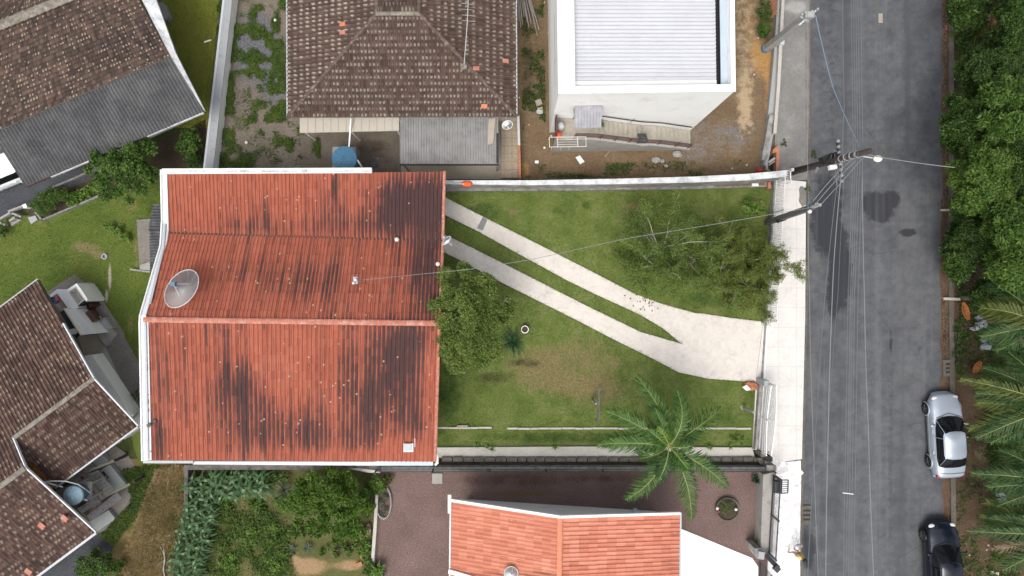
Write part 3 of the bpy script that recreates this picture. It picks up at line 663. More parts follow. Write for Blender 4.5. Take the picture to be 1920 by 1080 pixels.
def door(parent, a, b, h, out, mat='olive_wood'):
    a = Vector((a[0], a[1], 0)); b = Vector((b[0], b[1], 0)); o = Vector((out[0], out[1], 0))
    mb = MB(); mb.bar((a + b) / 2 + o * .02 + Vector((0, 0, .04)), (a + b) / 2 + o * .02 + Vector((0, 0, h)), (b - a).length, .05)
    d_ = mb.build('door', M[mat], parent); k = MB(); k.ball(b * .85 + a * .15 + o * .08 + Vector((0, 0, 1.0)), .04, 8, 3); k.build('handle', M['rim'], d_, True)

# ---- main house with the three red roof planes
zN, zV, zR, zS = 3.75, 3.45, 5.0, 4.15
t = thing('red_roof_house', 'large house under a weathered red tile roof with white flashing and dark stains', 'house', P(560, 600))
nw, ne = P(312, 327, zN), P(832.5, 322, zN); vw, ve = P(318, 437, zV), P(829.5, 451, zV)
rw, re = P(272, 599, zR), P(823, 606, zR); sw, se = P(283, 862, zS), P(815, 865, zS)
stain_main = gauss([(775, 365, 60, 40, .62), (740, 400, 50, 50, .42), (815, 400, 30, 60, .42), (700, 420, 130, 22, .25), (470, 425, 130, 16, .28), (495, 385, 6, 40, .45), (482, 400, 4, 30, .3), (628, 345, 5, 25, .5), (615, 385, 14, 50, .3),
    (790, 480, 45, 60, .42), (800, 560, 40, 70, .3), (500, 510, 110, 35, .25), (560, 540, 80, 25, .18), (610, 520, 40, 60, .12),
    (740, 700, 45, 90, .62), (770, 640, 60, 30, .3), (690, 780, 26, 70, .42), (440, 720, 40, 50, .42), (470, 790, 40, 70, .42), (425, 680, 6, 60, .35), (330, 700, 50, 120, .22), (560, 800, 60, 40, .35), (300, 830, 14, 40, .5), (640, 700, 40, 60, .22), (600, 830, 90, 30, .2), (560, 609, 320, 6, .35), (780, 800, 30, 60, .25),
    (550, 740, 330, 150, .07), (770, 850, 60, 22, -.6), (640, 858, 170, 10, -.3), (535, 680, 60, 80, -.12), (400, 345, 120, 30, -.1), (380, 480, 60, 60, -.15)])
roof('roof', t, vw, ve, ne, nw, 73, 8, M['red_tile'], amp=.065, step=.03, stain=stain_main, label='red tiled roof plane with a blackened right end, sloping to the valley')
roof('roof', t, vw + Vector((0, 0, .01)), ve + Vector((0, 0, .01)), re, rw, 74, 9, M['red_tile'], amp=.065, step=.03, stain=stain_main, label='middle red tiled roof plane carrying the mesh dish')
roof('roof', t, sw, se, re, rw, 66, 17, M['red_tile'], amp=.065, step=.03, stain=stain_main, label='largest red tiled roof plane with dark streaks and an orange lower corner')
mb = MB()
for q in ((nw, ne, ve, vw), (vw, ve, re, rw), (rw, re, se, sw)): mb.prism([p - Vector((0, 0, .05)) for p in q], '0.08')
mb.build('roof_deck', M['olive_wood'], t)
mb = ridge_caps(MB(), rw + Vector((-.02, 0, .02)), re + Vector((0, 0, .02)), .135, .4, .55); mb.build('ridge_cap', M['cap_red'], t, False)
mb = MB(); mb.bar(vw + Vector((0, 0, .05)), ve + Vector((0, 0, .05)), .09, .05); mb.build('valley_gutter', M['rust'], t)
vg = MB()       # verge tiles along the east edge
for a, b in ((ne, ve), (ve, re), (re, se)): ridge_caps(vg, a + Vector((.02, 0, .0)), b + Vector((.02, 0, .0)), .075, .42, .8)
vg.build('verge_tile', M['cap_red'], t)
# west flashing: outer and inner edges
fl = MB(); out = [(303, 318, zN + .12), (305, 413, zV + .18), (302, 460, zV + .35), (264, 591, zR + .08), (263, 604, zR + .06), (268, 864, zS + .1)]
inn = [(313, 327, zN + .1), (316, 430, zV + .16), (311, 466, zV + .33), (273, 592, zR + .07), (278, 604, zR + .05), (284, 862, zS + .09)]
for i in range(5):
    fl.prism([P(*out[i]), P(*out[i + 1]), P(*inn[i + 1]), P(*inn[i])], '0.05')
fo = fl.build('flashing', M['flash'], t)
lip = MB(); lip.tube([P(x - 1.5, y, z + .03) for x, y, z in out], .045, 6); lip.build('flashing_lip', M['white_paint'], fo)
wd = MB()
for (x1, y1, z1), (x2, y2, z2) in (((309, 420, zV + .24), (306, 466, zV + .40)), ((306, 466, zV + .40), (281, 570, zR - .13)), ((272, 606, zR + .11), (277, 862, zS + .15))):
    wd.bar(P(x1, y1, z1), P(x2, y2, z2), .10, .03)
wd.build('flashing_step', M['flash_grey'], fo)
mb = MB()
for x, y, r_ in ((277, 742, 0), (277, 748.5, .1), (277, 762, 0), (288, 790, 0), (280, 797, .5)): MB().box(P(x, y, zS + .36), (.22, .15, .06), r_).build('loose_brick', M['block'], t)
gt = MB(); gt.pp([(303, 317.5), (697, 315.5), (697, 324), (303, 326)], zN + .14, zN - .12); gt.build('gutter', M['aged_white'], t)
gl = MB(); gl.bar(P(304, 317.5, zN + .17), P(697, 315.8, zN + .17), .06, .06); gl.bar(P(304, 325, zN + .16), P(697, 323.2, zN + .16), .05, .05); gl.build('gutter_rim', M['white_paint'], t)
for x in (455, 570): MB().box(P(x, 320, zN + .17), (.22, .2, .05)).build('gutter_joint', M['flash_grey'], t)
MB().pp([(268, 863.5), (362, 864), (362, 869), (268, 868.5)], zS - .12, zS - .3).build('gutter', M['flash_grey'], t)
MB().pp([(362, 865), (702, 866), (702, 873), (362, 871)], zS - .2, zS - .4).build('gutter', M['zinc'], t)
MB().pp([(702, 862), (812, 863), (812, 873), (702, 873)], zS - .05, zS - .25).build('gutter', M['gutter_blue'], t)
wl = MB(); cs = [P(330, 334, 3.2), P(815, 331, 3.2), P(803, 852, 3.2), P(300, 850, 3.2)]
wl.prism([Vector((p.x, p.y, 3.25)) for p in cs], 0); wl.build('wall', M['white_wall'], t)
gw = MB(); wtop = [P(330, 334, 3.2), P(335, 437, 3.3), P(296, 600, 4.7), P(300, 850, 3.8)]; etop = [P(812, 331, 3.2), P(808, 450, 3.3), P(803, 606, 4.7), P(800, 850, 3.8)]
for q in (wtop, etop):
    gw = MB(); gw.add([*[Vector((p.x, p.y, p.z - .03)) for p in q], *[Vector((p.x, p.y, 3.2)) for p in q[::-1]]], [tuple(range(8))])
    gw.build('gable', M['white_wall'], t)
e = etop; xx = max(p.x for p in cs[1:3]) + .02
ew = lambda f: cs[1].lerp(cs[2], f)
nrm = Vector((cs[2] - cs[1]).xy.to_3d()).cross(Vector((0, 0, 1))).normalized(); nrm = nrm if nrm.x > 0 else -nrm
for f0, f1 in ((.08, .18), (.55, .66), (.78, .9)): window(t, ew(f0), ew(f1), 1.0, 2.1, nrm)
door(t, ew(.34), ew(.40), 2.1, nrm)
# chimney hatch, cowl, pipe
h = MB(); p0 = P(766, 839, zS + .2); h.box(p0, (.46, .40, .10)); hh = h.build('roof_hatch', M['white_paint'], t); MB().box(p0 + Vector((-.03, .03, .08)), (.36, .34, .07)).build('hatch_lid', M['flash_grey'], hh)
h = MB(); h.bar(P(778, 822, zS + .3), P(778, 838, zS + .2), .035, .03); h.build('flashing_strip', M['zinc'], t)
dp = MB(); dp.tube([P(817, 848, 3.4), P(820, 856, 3.1), P(820, 868, 2.9), P(817, 870, 2.5), P(817, 872, .2)], .07, 8); dp.build('drain_pipe', M['white_plastic'], t, True)

# ---- house with the brown hip roof at the top
t = thing('brown_hip_roof_house', 'house under a dark brown hip roof whose tiles each carry a pale lichen spot', 'house', P(755, 60))
zE, zT = 3.0, 4.5
SW, SE = P(539, 220, zE), P(969, 218.5, zE); A1, A2 = P(706, 26, zT), P(786, 26, zT)
Wd = (SE - SW).length
NW = Vector((SW.x - .05, SW.y + 13.0, zE)); NE = Vector((SE.x - .05, SE.y + 13.0, zE)); A3 = Vector((A1.x, NW.y - 5.2, zT)); A4 = Vector((A2.x, NE.y - 5.2, zT))
def hip(a, b, top_l, top_r, ncol, nrow, stain=None):
    """trapezoid or triangle slope, clipped out of a rectangle grid"""
    a, b = Vector(a), Vector(b); u = (b - a).normalized(); mid = (top_l + top_r) / 2
    off = mid - a; off = off - u * off.dot(u); D_ = a + off; C_ = b + off
    return dict(A=a, B=b, Cc=C_, D=D_, ncol=ncol, nrow=nrow, clip=[a, b, top_r, top_l] if (top_r - top_l).length > .05 else [a, b, top_r], stain=stain)
hipw = .085
stE = gauss([(750, 120, 300, 200, .1), (960, 215, 20, 30, .4), (860, 190, 60, 20, -.2)])
roof('roof', t, **hip(SW, SE, A1, A2, 62, 16, stE), mat=M['brown_tile'], amp=.05, step=.03)
roof('roof', t, **hip(SE, NE, A2, A4, 62, 14, stE), mat=M['brown_tile'], amp=.05, step=.03, sub=4)
roof('roof', t, **hip(NW, SW, A3, A1, 62, 14, stE), mat=M['brown_tile'], amp=.05, step=.03, sub=4)
# the plane behind the ridge (the roof steps up to a second, higher ridge)
A5, A6 = P(678, -4, zT + .1), P(818, -4, zT + .1)
rr = MB(); up = Vector((0, 0, .03))
for a, b in ((A1, A2), (SW, A1), (SE, A2), (A3, A4), (NW, A3), (NE, A4), (A1, A3), (A2, A4)): ridge_caps(rr, a + up, b + up, hipw, .4)
rr.build('ridge_cap', M['cap_brown'], t)
ridge_caps(MB(), A1 + up * 1.4, A2 + up * 1.4, .1, .4).build('ridge_cap', M['mortar'], t)
dk = MB(); lift = Vector((0, 0, -.04))
for q in ((SW, SE, A2, A1), (SE, NE, A4, A2), (NE, NW, A3, A4), (NW, SW, A1, A3)): dk.prism([p + lift for p in q], '0.06')
dk.quad(*[p for p in (A1, A2, A4, A3)]); dk.quad(NE, NW, A3, A4); dk.build('roof_deck', M['block'], t)
roof('roof', t, A1, A2, A4, A3, 12, 6, M['brown_tile'], amp=.05, step=.03, sub=4)
for a, b in ((SW, NW), (SE, NE)): MB().bar(a + Vector((0, 0, -.02)), b + Vector((0, 0, -.02)), .06, .14).build('fascia', M['flash_grey'], t)
wl = MB(); wl.prism([Vector((SW.x + .5, SW.y + .5, 2.95)), Vector((SE.x - .5, SE.y + .5, 2.95)), Vector((NE.x - .5, NE.y - .5, 2.95)), Vector((NW.x + .5, NW.y - .5, 2.95))], 0); wl.build('wall', M['cream'], t)
for x, y, col in ((642, 45, 1), (642, 60.5, 0), (908, 199, 1), (948, 114, 0), (893, 128, 0)):
    z = zE + (zT - zE) * ((220 - y) / 194 if x == 908 else (x - 539) / 167 if x < 700 else (969 - x) / 183) + .10
    sl_a = math.atan2(1.5, 4.2); MB().box(P(x, y, z), (.30, .20, .03), 0, Matrix.Rotation(-sl_a if x < 700 else (sl_a if x != 908 else 0), 4, 'Y') @ Matrix.Rotation(.29 if x == 908 else 0, 4, 'X')).build('replaced_tile', M['single_tile'] if col else M['cap_red'], t)
window(t, (SW.x + 1.2, SW.y + .5), (SW.x + 2.6, SW.y + .5), 1, 2.1, (0, -1)); window(t, (SE.x - 4.4, SE.y + .5), (SE.x - 3, SE.y + .5), 1, 2.1, (0, -1)); door(t, (SW.x + 4, SW.y + .5), (SW.x + 4.9, SW.y + .5), 2.1, (0, -1))
# lean-to canopy, car port
t = thing('lean_to_canopy', 'low beige cement awning strip below the brown hip roof', 'canopy', P(655, 235))
MB().pp([(562, 215), (748, 215), (748, 245), (562, 249)], 2.55, 2.47).build('canopy_slab', M['beige_slab'], t)
mb = MB()
for i in range(1, 13): x = 562 + i * 14.4; mb.pp([(x, 216), (x + 1, 216), (x + 1, 247.6 - i * .25), (x, 247.8 - i * .25)], 2.565, 2.54)
mb.build('joint_batten', M['tan_floor'], t)
for x in (566, 655, 744): MB().tube([P(x, 243, 2.5), Vector((P(x, 243, 2.5).x, P(x, 243, 2.5).y, 0))], .05, 8).build('post', M['white_paint'], t)
t = thing('fibre_cement_canopy', 'grey corrugated fibre cement roof over the patio beside the brown hip roof', 'canopy', P(842, 263))
roof('roof_sheet', t, P(750, 307, 2.3), P(935, 307, 2.3), P(934, 219, 2.6), P(750, 219, 2.6), 38, 1, M['fibro'], kind='corr', amp=.05, step=0)
MB().prism([P(751, 306, 2.24), P(934, 306, 2.24), P(933, 220, 2.54), P(751, 220, 2.54)], '0.04').build('roof_deck', M['block'], t)
MB().bar(P(750, 309, 2.25), P(936, 309, 2.25), .07, .1).build('gutter', M['dark'], t); MB().bar(P(933, 250, 2.54), P(933, 306, 2.36), .12, .05).build('edge_strip', M['dark'], t)
MB().prism([P(916, 222, 2.68), P(929, 222, 2.68), P(925, 268, 2.53), P(914, 272, 2.53)], '0.03').build('stained_patch', M['tan_floor'], t)
for x, y in ((753, 305), (930, 305), (753, 224), (930, 224)):
    p_ = P(x, y, 2.25); MB().tube([p_, Vector((p_.x, p_.y, 0))], .06, 8).build('post', M['concrete'], t)
t = thing('patio_platform', 'low patio of square beige tiles right of the fibre cement canopy', 'patio', P(957, 275))
MB().pp([(940, 220), (970, 220), (972, 334), (940, 334)], .25, 0).build('tiled_top', M['patio_tile'], t)
t = thing('brick_border_wall', 'thin low wall of orange bricks at the right edge of the tiled patio', 'wall', P(973, 275))
MB().pp([(970.5, 218), (974, 218), (977, 334), (972.5, 334)], .7, 0).build('brick_course', M['brick'], t)
MB().pp([(969.5, 218), (974, 218), (975.5, 272), (971, 272)], .74, .69).build('coping', M['light_cap'], t)

# ---- white flat building with outside stair
zB = 7.4; t = thing('white_flat_building', 'tall white building with a parapet round its pale metal roof', 'building', P(1190, 100))
B1, B2 = P(1048, 174.5, zB), P(1378.5, 170, zB); rot = (B2 - B1).normalized(); nor = Vector((-rot.y, rot.x, 0))
Wb, Lb = (B2 - B1).length, 11.5
def bp(u, v, z=0): q = B1 + rot * u + nor * v; return Vector((q.x, q.y, z))
tw, ts, te = .70, .28, .17
for nme, q in (('wall', [(0, 0), (Wb, 0), (Wb, .2), (0, .2)]), ('wall', [(0, .2), (.25, .2), (.25, Lb), (0, Lb)]), ('wall', [(Wb - .17, .2), (Wb, .2), (Wb, Lb), (Wb - .17, Lb)]), ('wall', [(.25, Lb - .2), (Wb - .17, Lb - .2), (Wb - .17, Lb), (.25, Lb)])):
    MB().prism([bp(u, v, zB - .06) for u, v in q], 0).build(nme, M['white_wall'], t)
mb = MB(); mb.prism([bp(-.03, -.03, zB), bp(Wb + .03, -.03, zB), bp(Wb + .03, ts, zB), bp(-.03, ts, zB)], zB - .08)
mb.prism([bp(Wb - te, ts, zB), bp(Wb + .03, ts, zB), bp(Wb + .03, Lb, zB), bp(Wb - te, Lb, zB)], zB - .08)
mb.prism([bp(-.03, ts, zB), bp(tw, ts, zB), bp(tw, Lb, zB), bp(-.03, Lb, zB)], zB - .08); mb.build('parapet_cap', M['parapet'], t)
MB().prism([bp(.25, ts, zB - .08), bp(tw - .02, ts, zB - .08), bp(tw - .02, Lb, zB - .08), bp(.25, Lb, zB - .08)], zB - 1).build('parapet', M['white_wall'], t)
zr = zB - .35
roof('roof_sheet', t, bp(Wb - .62, Lb - .3, zr - .25), bp(Wb - .62, ts + .32, zr - .25), bp(tw, ts + .32, zr), bp(tw, Lb - .3, zr), 62, 1, M['metal_roof'], kind='trap', amp=.045, step=0, sub=5)
MB().prism([bp(tw, ts, zr - .02), bp(Wb - .62, ts, zr - .2), bp(Wb - .62, ts + .35, zr - .2), bp(tw, ts + .35, zr - .02)], '0.05').build('flashing', M['white_paint'], t)
mb = MB(); mb.prism([bp(Wb - .62, ts, zr - .42), bp(Wb - .17, ts, zr - .42), bp(Wb - .17, Lb, zr - .42), bp(Wb - .62, Lb, zr - .42)], zr - .5); mb.build('box_gutter', M['dark'], t)
mb = MB(); mb.prism([bp(Wb - .46, ts, zr - .12), bp(Wb - te, ts, zr - .12), bp(Wb - te, Lb, zr - .12), bp(Wb - .46, Lb, zr - .12)], zr - .17); mb.build('gutter_lining', M['gutter_blue'], t)
# faint vent strips, cracks
mb = MB()
for v0, v1 in ((2.0, 4.3), (1.0, 2.2)): mb.prism([bp(-.012, v0, 5.1), bp(.03, v0, 5.1), bp(.03, v1, 5.2), bp(-.012, v1, 5.2)], '0.04')
mb.build('wall_crack', M['wall_grey'], t)
# stair
st = thing('outside_stair', 'concrete stair climbing along the white building to a landing', 'stair', P(1165, 255))
ns = []; x0 = Wb - .02; run = [(8, .26), (1, .82), (10, .265), (1, 1.85)]; z = 0; u = Wb - .05; steps = []
nst = 19; dz = 3.0 / 20
tr_, tops = MB(), []
for n_, L in run:
    for i in range(n_):
        z += dz; steps.append((u - L, u, z)); u -= L
sc_u = (Wb - .05 - .12) / (Wb - .05 - u)
for a, b_, z in steps:
    a = Wb - .05 - (Wb - .05 - a) * sc_u; b_ = Wb - .05 - (Wb - .05 - b_) * sc_u
    tr_.prism([bp(a, -.88, z), bp(b_ + .02, -.88, z), bp(b_ + .02, -.02, z), bp(a, -.02, z)], max(0, z - .4)); tops.append((a, b_, z))
tr_.build('stair_flight', M['stair'], st)
mb = MB()
for a, b_, z in tops: mb.prism([bp(a, -1.05, z - .03), bp(b_, -1.05, z - .03), bp(b_, -.88, z - .03), bp(a, -.88, z - .03)], 0)
mb.build('stair_side_wall', M['concrete'], st)
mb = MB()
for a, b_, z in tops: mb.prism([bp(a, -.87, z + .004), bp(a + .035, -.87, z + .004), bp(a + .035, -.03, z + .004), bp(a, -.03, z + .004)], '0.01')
mb.build('step_shade_line', M['wall_grey'], st)  # dark strips on the treads paint in the shadow line of each nosing
ra = MB(); pts = [bp((a + b_) / 2, -.97, z) for a, b_, z in tops]
for k, hgt in enumerate((.25, .42, .59, .76, .95)): ra.tube([p + Vector((0, 0, hgt)) for p in pts], .016 if k < 4 else .024, 5)
for i in (0, 3, 7, 11, 14, 17, 19): ra.tube([pts[i], pts[i] + Vector((0, 0, .96))], .024, 5)
ra.tube([bp(.12, -.97, 3.96), bp(.12, -.1, 3.96)], .03, 5)
for f in (0, .5, 1): ra.tube([bp(.12, -.97 + 1.1 * f, 3), bp(.12, -.97 + 1.1 * f, 3.96)], .024, 5)
ra.build('railing', M['maroon'], st)
MB().prism([bp(.08, -.95, 3.9), bp(.16, -.95, 3.9), bp(.16, -.05, 3.9), bp(.08, -.05, 3.9)], 3.1).build('railing_panel', M['maroon'], st)
hr = MB(); hp = [bp((a + b_) / 2, -.07, z + .9) for a, b_, z in tops if a > 2.2]; hr.tube(hp, .028, 6); hr.build('handrail', M['black_metal'], st)
aw = thing('door_awning', 'small grey metal awning above the upper door of the white building', 'awning', P(1078, 208))
roof('awning_sheet', aw, bp(.85, -.95, 5.05), bp(2.1, -.95, 5.05), bp(2.1, -.02, 5.35), bp(.85, -.02, 5.35), 9, 1, M['awning'], kind='trap', amp=.02, step=0)
for u in (.88, 2.07): MB().bar(bp(u, -.9, 5.04), bp(u, -.01, 4.8), .04, .04).build('bracket', M['black_metal'], aw)
door(t, bp(1.0, -.0).xy, bp(1.9, 0).xy, .1, -nor.xy, 'olive_wood')
mb = MB(); mb.bar(bp(1.45, -.015, 3.02), bp(1.45, -.015, 5.0), .9, .04); mb.build('door', M['olive_wood'], t)
sf = thing('clothes_rack', 'thin white clothes rack hung outside the railing of the stair landing', 'rack', bp(.7, -1.05, 3.0))
mb = MB()
for va, vb, hz in ((-1.05, -1.52, 3.62),):
    q = [bp(-.22, va, hz), bp(1.55, va, hz), bp(1.55, vb, hz), bp(-.22, vb, hz)]
    for i in range(4): mb.tube([q[i], q[(i + 1) % 4]], .014, 5)
    for u in (.18, 1.15): mb.tube([bp(u, va, hz), bp(u, vb, hz)], .014, 5)
    for v in (-1.17, -1.29, -1.41): mb.tube([bp(.18, v, hz), bp(1.15, v, hz)], .008, 4)
    for u in (-.1, .35, .75): mb.tube([bp(u, vb, hz), bp(u, vb - .05, hz - .55)], .012, 4)
    for u in (-.22, 1.55): mb.tube([bp(u, va, hz), bp(u, va, 3.0)], .014, 5)
mb.build('pipe_frame', M['cream'], sf)
k = tops[8]; MB().prism([bp(k[0] - .02, -1.32, k[2] + .99), bp(k[0] + .42, -1.32, k[2] + .99), bp(k[0] + .42, -.72, k[2] + .5), bp(k[0] - .02, -.72, k[2] + .5)], '0.02')
o = MB(); o.prism([bp(k[0] - .25, -1.0, k[2] + 1.0), bp(k[0] + .2, -1.0, k[2] + 1.0), bp(k[0] + .2, -1.03, k[2] + 1.0), bp(k[0] - .25, -1.03, k[2] + 1.0)], k[2] + .45)
o.prism([bp(k[0] - .25, -1.0, k[2] + 1.02), bp(k[0] + .2, -1.0, k[2] + 1.02), bp(k[0] + .2, -.55, k[2] + .55), bp(k[0] - .25, -.55, k[2] + .55)], '0.02')
tag(o.build('hanging_mat', M['black_fibro']), 'dark grey mat hung over the maroon stair railing', 'mat')

# ---- top-left house: mottled tiles, dark lower lean-to roof
t = thing('mottled_tile_house', 'old house with mottled brown tiles and a mossy pale ridge in the upper left corner', 'house', P(120, 120))
zr_, zm, zf = 4.9, 3.55, 2.75
R0, R1 = P(-160, 114, zr_), P(235, -48, zr_); m0, m1 = P(-160, 312, zm), P(320, 105, zm)
stP = gauss([(200, 90, 110, 50, .3), (60, 120, 60, 40, -.1), (20, 20, 120, 30, .25), (290, 60, 30, 60, .2)])
roof('roof', t, m0, m1, R1, R0, 84, 21, M['patch_tile'], kind='flat', amp=0, step=.04, stain=stP, sub=2, clip=[m0, m1, R1, R0])
back = (R0 - m0); n0 = R0 + Vector((back.x, back.y, -back.z)); n1 = R1 + Vector((back.x, back.y, -back.z))
roof('roof', t, n1, n0, R0, R1, 84, 21, M['patch_tile'], kind='flat', amp=0, step=.04, stain=stP, sub=2)
MB().prism([p - Vector((0, 0, .06)) for p in (m0, m1, R1, R0)], '0.08').build('roof_deck', M['block'], t)
ridge_caps(MB(), R0 + up, R1 + up, .22, .36, .4).build('ridge_cap', M['mortar'], t)
f0, f1 = P(48, 349, zf), P(382, 210, zf); g0 = P(-14, 249, zm - .12); g1 = P(321, 104, zm - .12)
roof('lower_roof', t, f0, f1, g1, g0, 56, 1, M['dark_fibro'], kind='corr', amp=.07, step=0, sub=4, label='dark corrugated lower roof plane')
MB().prism([p - Vector((0, 0, .03)) for p in (f0, f1, g1, g0)], '0.05').build('roof_deck', M['block'], t)
mb = MB(); ed = [(262, -8, 4.6), (318, 102, zm + .02), (382, 208, zf)]; oe = [(290, -8, 4.4), (329, 99, zm - .1), (385, 209, zf - .05)]
for i in range(2): mb.prism([P(*ed[i]), P(*ed[i + 1]), P(*oe[i + 1]), P(*oe[i])], '0.12')
mb.build('bargeboard', M['aged_white'], t)
for q in ((P(382, 211, zf - .05), P(276, 255, zf - .12)), (P(168, 301, zf - .12), P(96, 331, zf - .12))): MB().bar(*q, .11, .12).build('gutter', M['aged_white'], t)
MB().bar(P(382, 210, zf - .12), P(50, 350, zf - .12), .05, .15).build('fascia', M['maroon'], t)
wl = MB(); ins = [P(0, 255, 2.6), P(268, 135, 2.6), P(318, 198, 2.6), P(150, 275, 2.6)]
wl.prism([Vector((p.x, p.y, 2.6)) for p in (ins[0], ins[1], ins[2], ins[3])], 0)
q = [P(-150, 290, 3.3), P(262, 105, 3.3), P(180, -45, 3.3), P(-150, 100, 3.3)]; wl.prism([Vector((p_.x, p_.y, 3.3)) for p_ in q], 0); wl.build('wall', M['aged_white'], t)
gw = MB(); a = P(262, 105, 3.3); b = P(195, -34, 4.7); gw.quad(Vector((a.x, a.y, 3.3)), Vector((b.x, b.y, 4.6)), Vector((b.x, b.y, 0)), Vector((a.x, a.y, 0))); gw.build('gable', M['aged_white'], t)

# ---- lower-left house: brown gables
t = thing('brown_gable_house', 'rambling house with weathered brown tile gables at the lower left', 'house', P(60, 800))
zg, zv, z3 = 2.85, 3.9, 4.3
e0 = P(72, 525, zg); v1 = P(176, 710, zv); v0 = P(25, 822, zv)
along = (v0 - v1).normalized(); Wl = 12.0
dn = e0 - v1     # from the short ridge down to the north eave
R3 = P(48, 877, z3); R3w = R3 + Vector((along.x, along.y, 0)) * 9
stD = gauss([(90, 640, 60, 60, .1), (170, 800, 60, 50, .25), (60, 780, 40, 40, -.1), (60, 960, 80, 60, .15)])
far = Vector((along.x, along.y, 0)) * Wl
roof('roof', t, e0, e0 + far, v1 + far + Vector((0, 0, .0)), v1, 62, 18, M['brown_tile_b'], amp=.05, step=.03, stain=stD, sub=5)
# continuation of that slope up to the taller ridge
nA, nB = v0 + Vector((0, 0, .03)), v0 + Vector((along.x, along.y, 0)) * 9 + Vector((0, 0, .03))
roof('roof', t, nA, nB, R3w + Vector((0, 0, .02)), R3 + Vector((0, 0, .02)), 46, 5, M['brown_tile_b'], amp=.05, step=.03, stain=stD, sub=5)
s1, s0 = P(258, 798, zg), P(103, 913, zg)
roof('roof', t, s0, s1, v1, v0, 34, 9, M['brown_tile_b'], amp=.05, step=.03, stain=stD, sub=5)
k1 = P(179, 997, zg); k0 = k1 + Vector((along.x, along.y, 0)) * 9
roof('roof', t, k0, k1, R3, R3w, 46, 14, M['brown_tile_b'], amp=.05, step=.03, stain=stD, sub=5)
mb = ridge_caps(MB(), v1 + up, v0 + up, .11, .36); ridge_caps(mb, R3 + up * 2, R3w + up * 2, .13, .36); mb.build('ridge_cap', M['mortar'], t)
dk = MB()
for q in ((e0, e0 + far, v1 + far, v1), (s0, s1, v1, v0), (k0, k1, R3, R3w)): dk.prism([p - Vector((0, 0, .05)) for p in q], '0.06')
dk.build('roof_deck', M['block'], t)
bb = MB()
for a, b in ((e0.lerp(v1, .45), v1), (v1, s1), (v0, R3), (R3, k1)): bb.bar(a + Vector((.05, .02, .03)), b + Vector((.05, .02, .03)), .06, .12)
bb.build('bargeboard', M['flash'], t)
gg = MB(); gg.bar(s1 + Vector((0, -.06, -.03)), s0 + Vector((0, -.06, -.03)), .09, .08); gg.bar(k1 + Vector((.03, -.06, -.03)), k0 + Vector((.03, -.06, -.03)), .12, .1); gg.bar(e0 + Vector((-.03, .05, -.02)), e0 + far + Vector((-.03, .05, -.02)), .06, .08); gg.build('gutter', M['zinc'], t)
inw = Vector((along.x, along.y, 0)); dwn = Vector((dn.x, dn.y, 0)).normalized()
wl = MB(); wl.prism([Vector((p.x, p.y, 2.75)) for p in (e0 + inw * 2.9 - dwn * .5, e0 + far - dwn * .5, v1 + far, v1 + inw * 2.9)], 0)
wl.prism([Vector((p.x, p.y, 2.74)) for p in (v1 + inw * 2.7 + dwn * .3, v0 + dwn * .3, s0 + dwn * 1.0 - inw * .1, s1 + dwn * 1.0 + inw * 2.7)], 0)
wl.prism([Vector((p.x, p.y, 2.73)) for p in (R3 + inw * 2.6 + dwn * 2, R3w + dwn * 2, k0 + dwn * .8, k1 + dwn * .8 + inw * 2.6)], 0); wl.build('wall', M['cream'], t)
for x, y in ((199 - 78, 972), (78, 986), (15, 957), (53, 1072)):
    MB().box(P(x, y, 3.42 + .9 * (1 - (x + y - 900) / 300) * .3), (.34, .24, .05), R(-38)).build('replaced_tile', M['cap_red'], t)
am = thing('amber_lean_to', 'narrow amber stained tile roof between two brown gables', 'lean-to', P(68, 868))
roof('roof', am, P(101, 918, 2.72), P(70, 902, 2.72), P(27, 827, 3.6), P(52, 838, 3.6), 9, 8, M['amber'], amp=.04, step=.02, sub=5)
mb = MB(); mb.bar(P(34, 844, 3.55), P(54, 846, 3.55), .12, .04); mb.bar(P(42, 856, 3.4), P(68, 866, 3.35), .12, .04); mb.build('batten', M['plank'], am)
for x, y in ((94, 914), (72, 898)): MB().tube([P(x, y, 2.6), Vector((P(x, y, 2.6).x, P(x, y, 2.6).y, 0))], .06, 6).build('post', M['olive_wood'], am)

# ---- new orange-roofed house at the bottom
t = thing('orange_roof_house', 'house with a clean orange tile gable roof and white barge boards at the bottom', 'house', P(1050, 1040))
ze, zo = 3.1, 4.6
a0, r0, b0 = P(847, 940, ze), P(1050, 971, zo), P(1274, 964.5, ze)
dwn_ = Vector((P(838, 1078, ze) - a0)); dd = Vector((dwn_.x, dwn_.y, 0)).normalized(); Lo = 9.0
dd = Vector((-.012, -1, 0)).normalized()
stO = gauss([(960, 1078, 200, 10, .55), (1262, 1035, 30, 60, .3), (1255, 1060, 40, 10, .3), (1262, 990, 20, 40, .2)])
roof('roof', t, a0 + dd * Lo, a0, r0, r0 + dd * Lo, 44, 13, M['orange_tile'], amp=.045, step=.022, stain=stO, sub=5)
roof('roof', t, b0, b0 + dd * Lo, r0 + dd * Lo, r0, 44, 13, M['orange_tile'], amp=.045, step=.022, stain=stO, sub=5)
ridge_caps(MB(), r0 + up * 1.5, r0 + dd * Lo + up * 1.5, .13, .38, .5).build('ridge_cap', M['cap_orange'], t)
bb = MB(); nn_ = Vector((0, .08, .06)); bb.bar(a0 + nn_, r0 + nn_, .13, .16); bb.bar(r0 + nn_, b0 + nn_, .13, .16); bb.build('bargeboard', M['white_paint'], t)
dk = MB()
for q in ((a0, r0, r0 + dd * Lo, a0 + dd * Lo), (r0, b0, b0 + dd * Lo, r0 + dd * Lo)): dk.prism([p - Vector((0, 0, .05)) for p in q], '0.06')
dk.build('roof_deck', M['white_paint'], t)
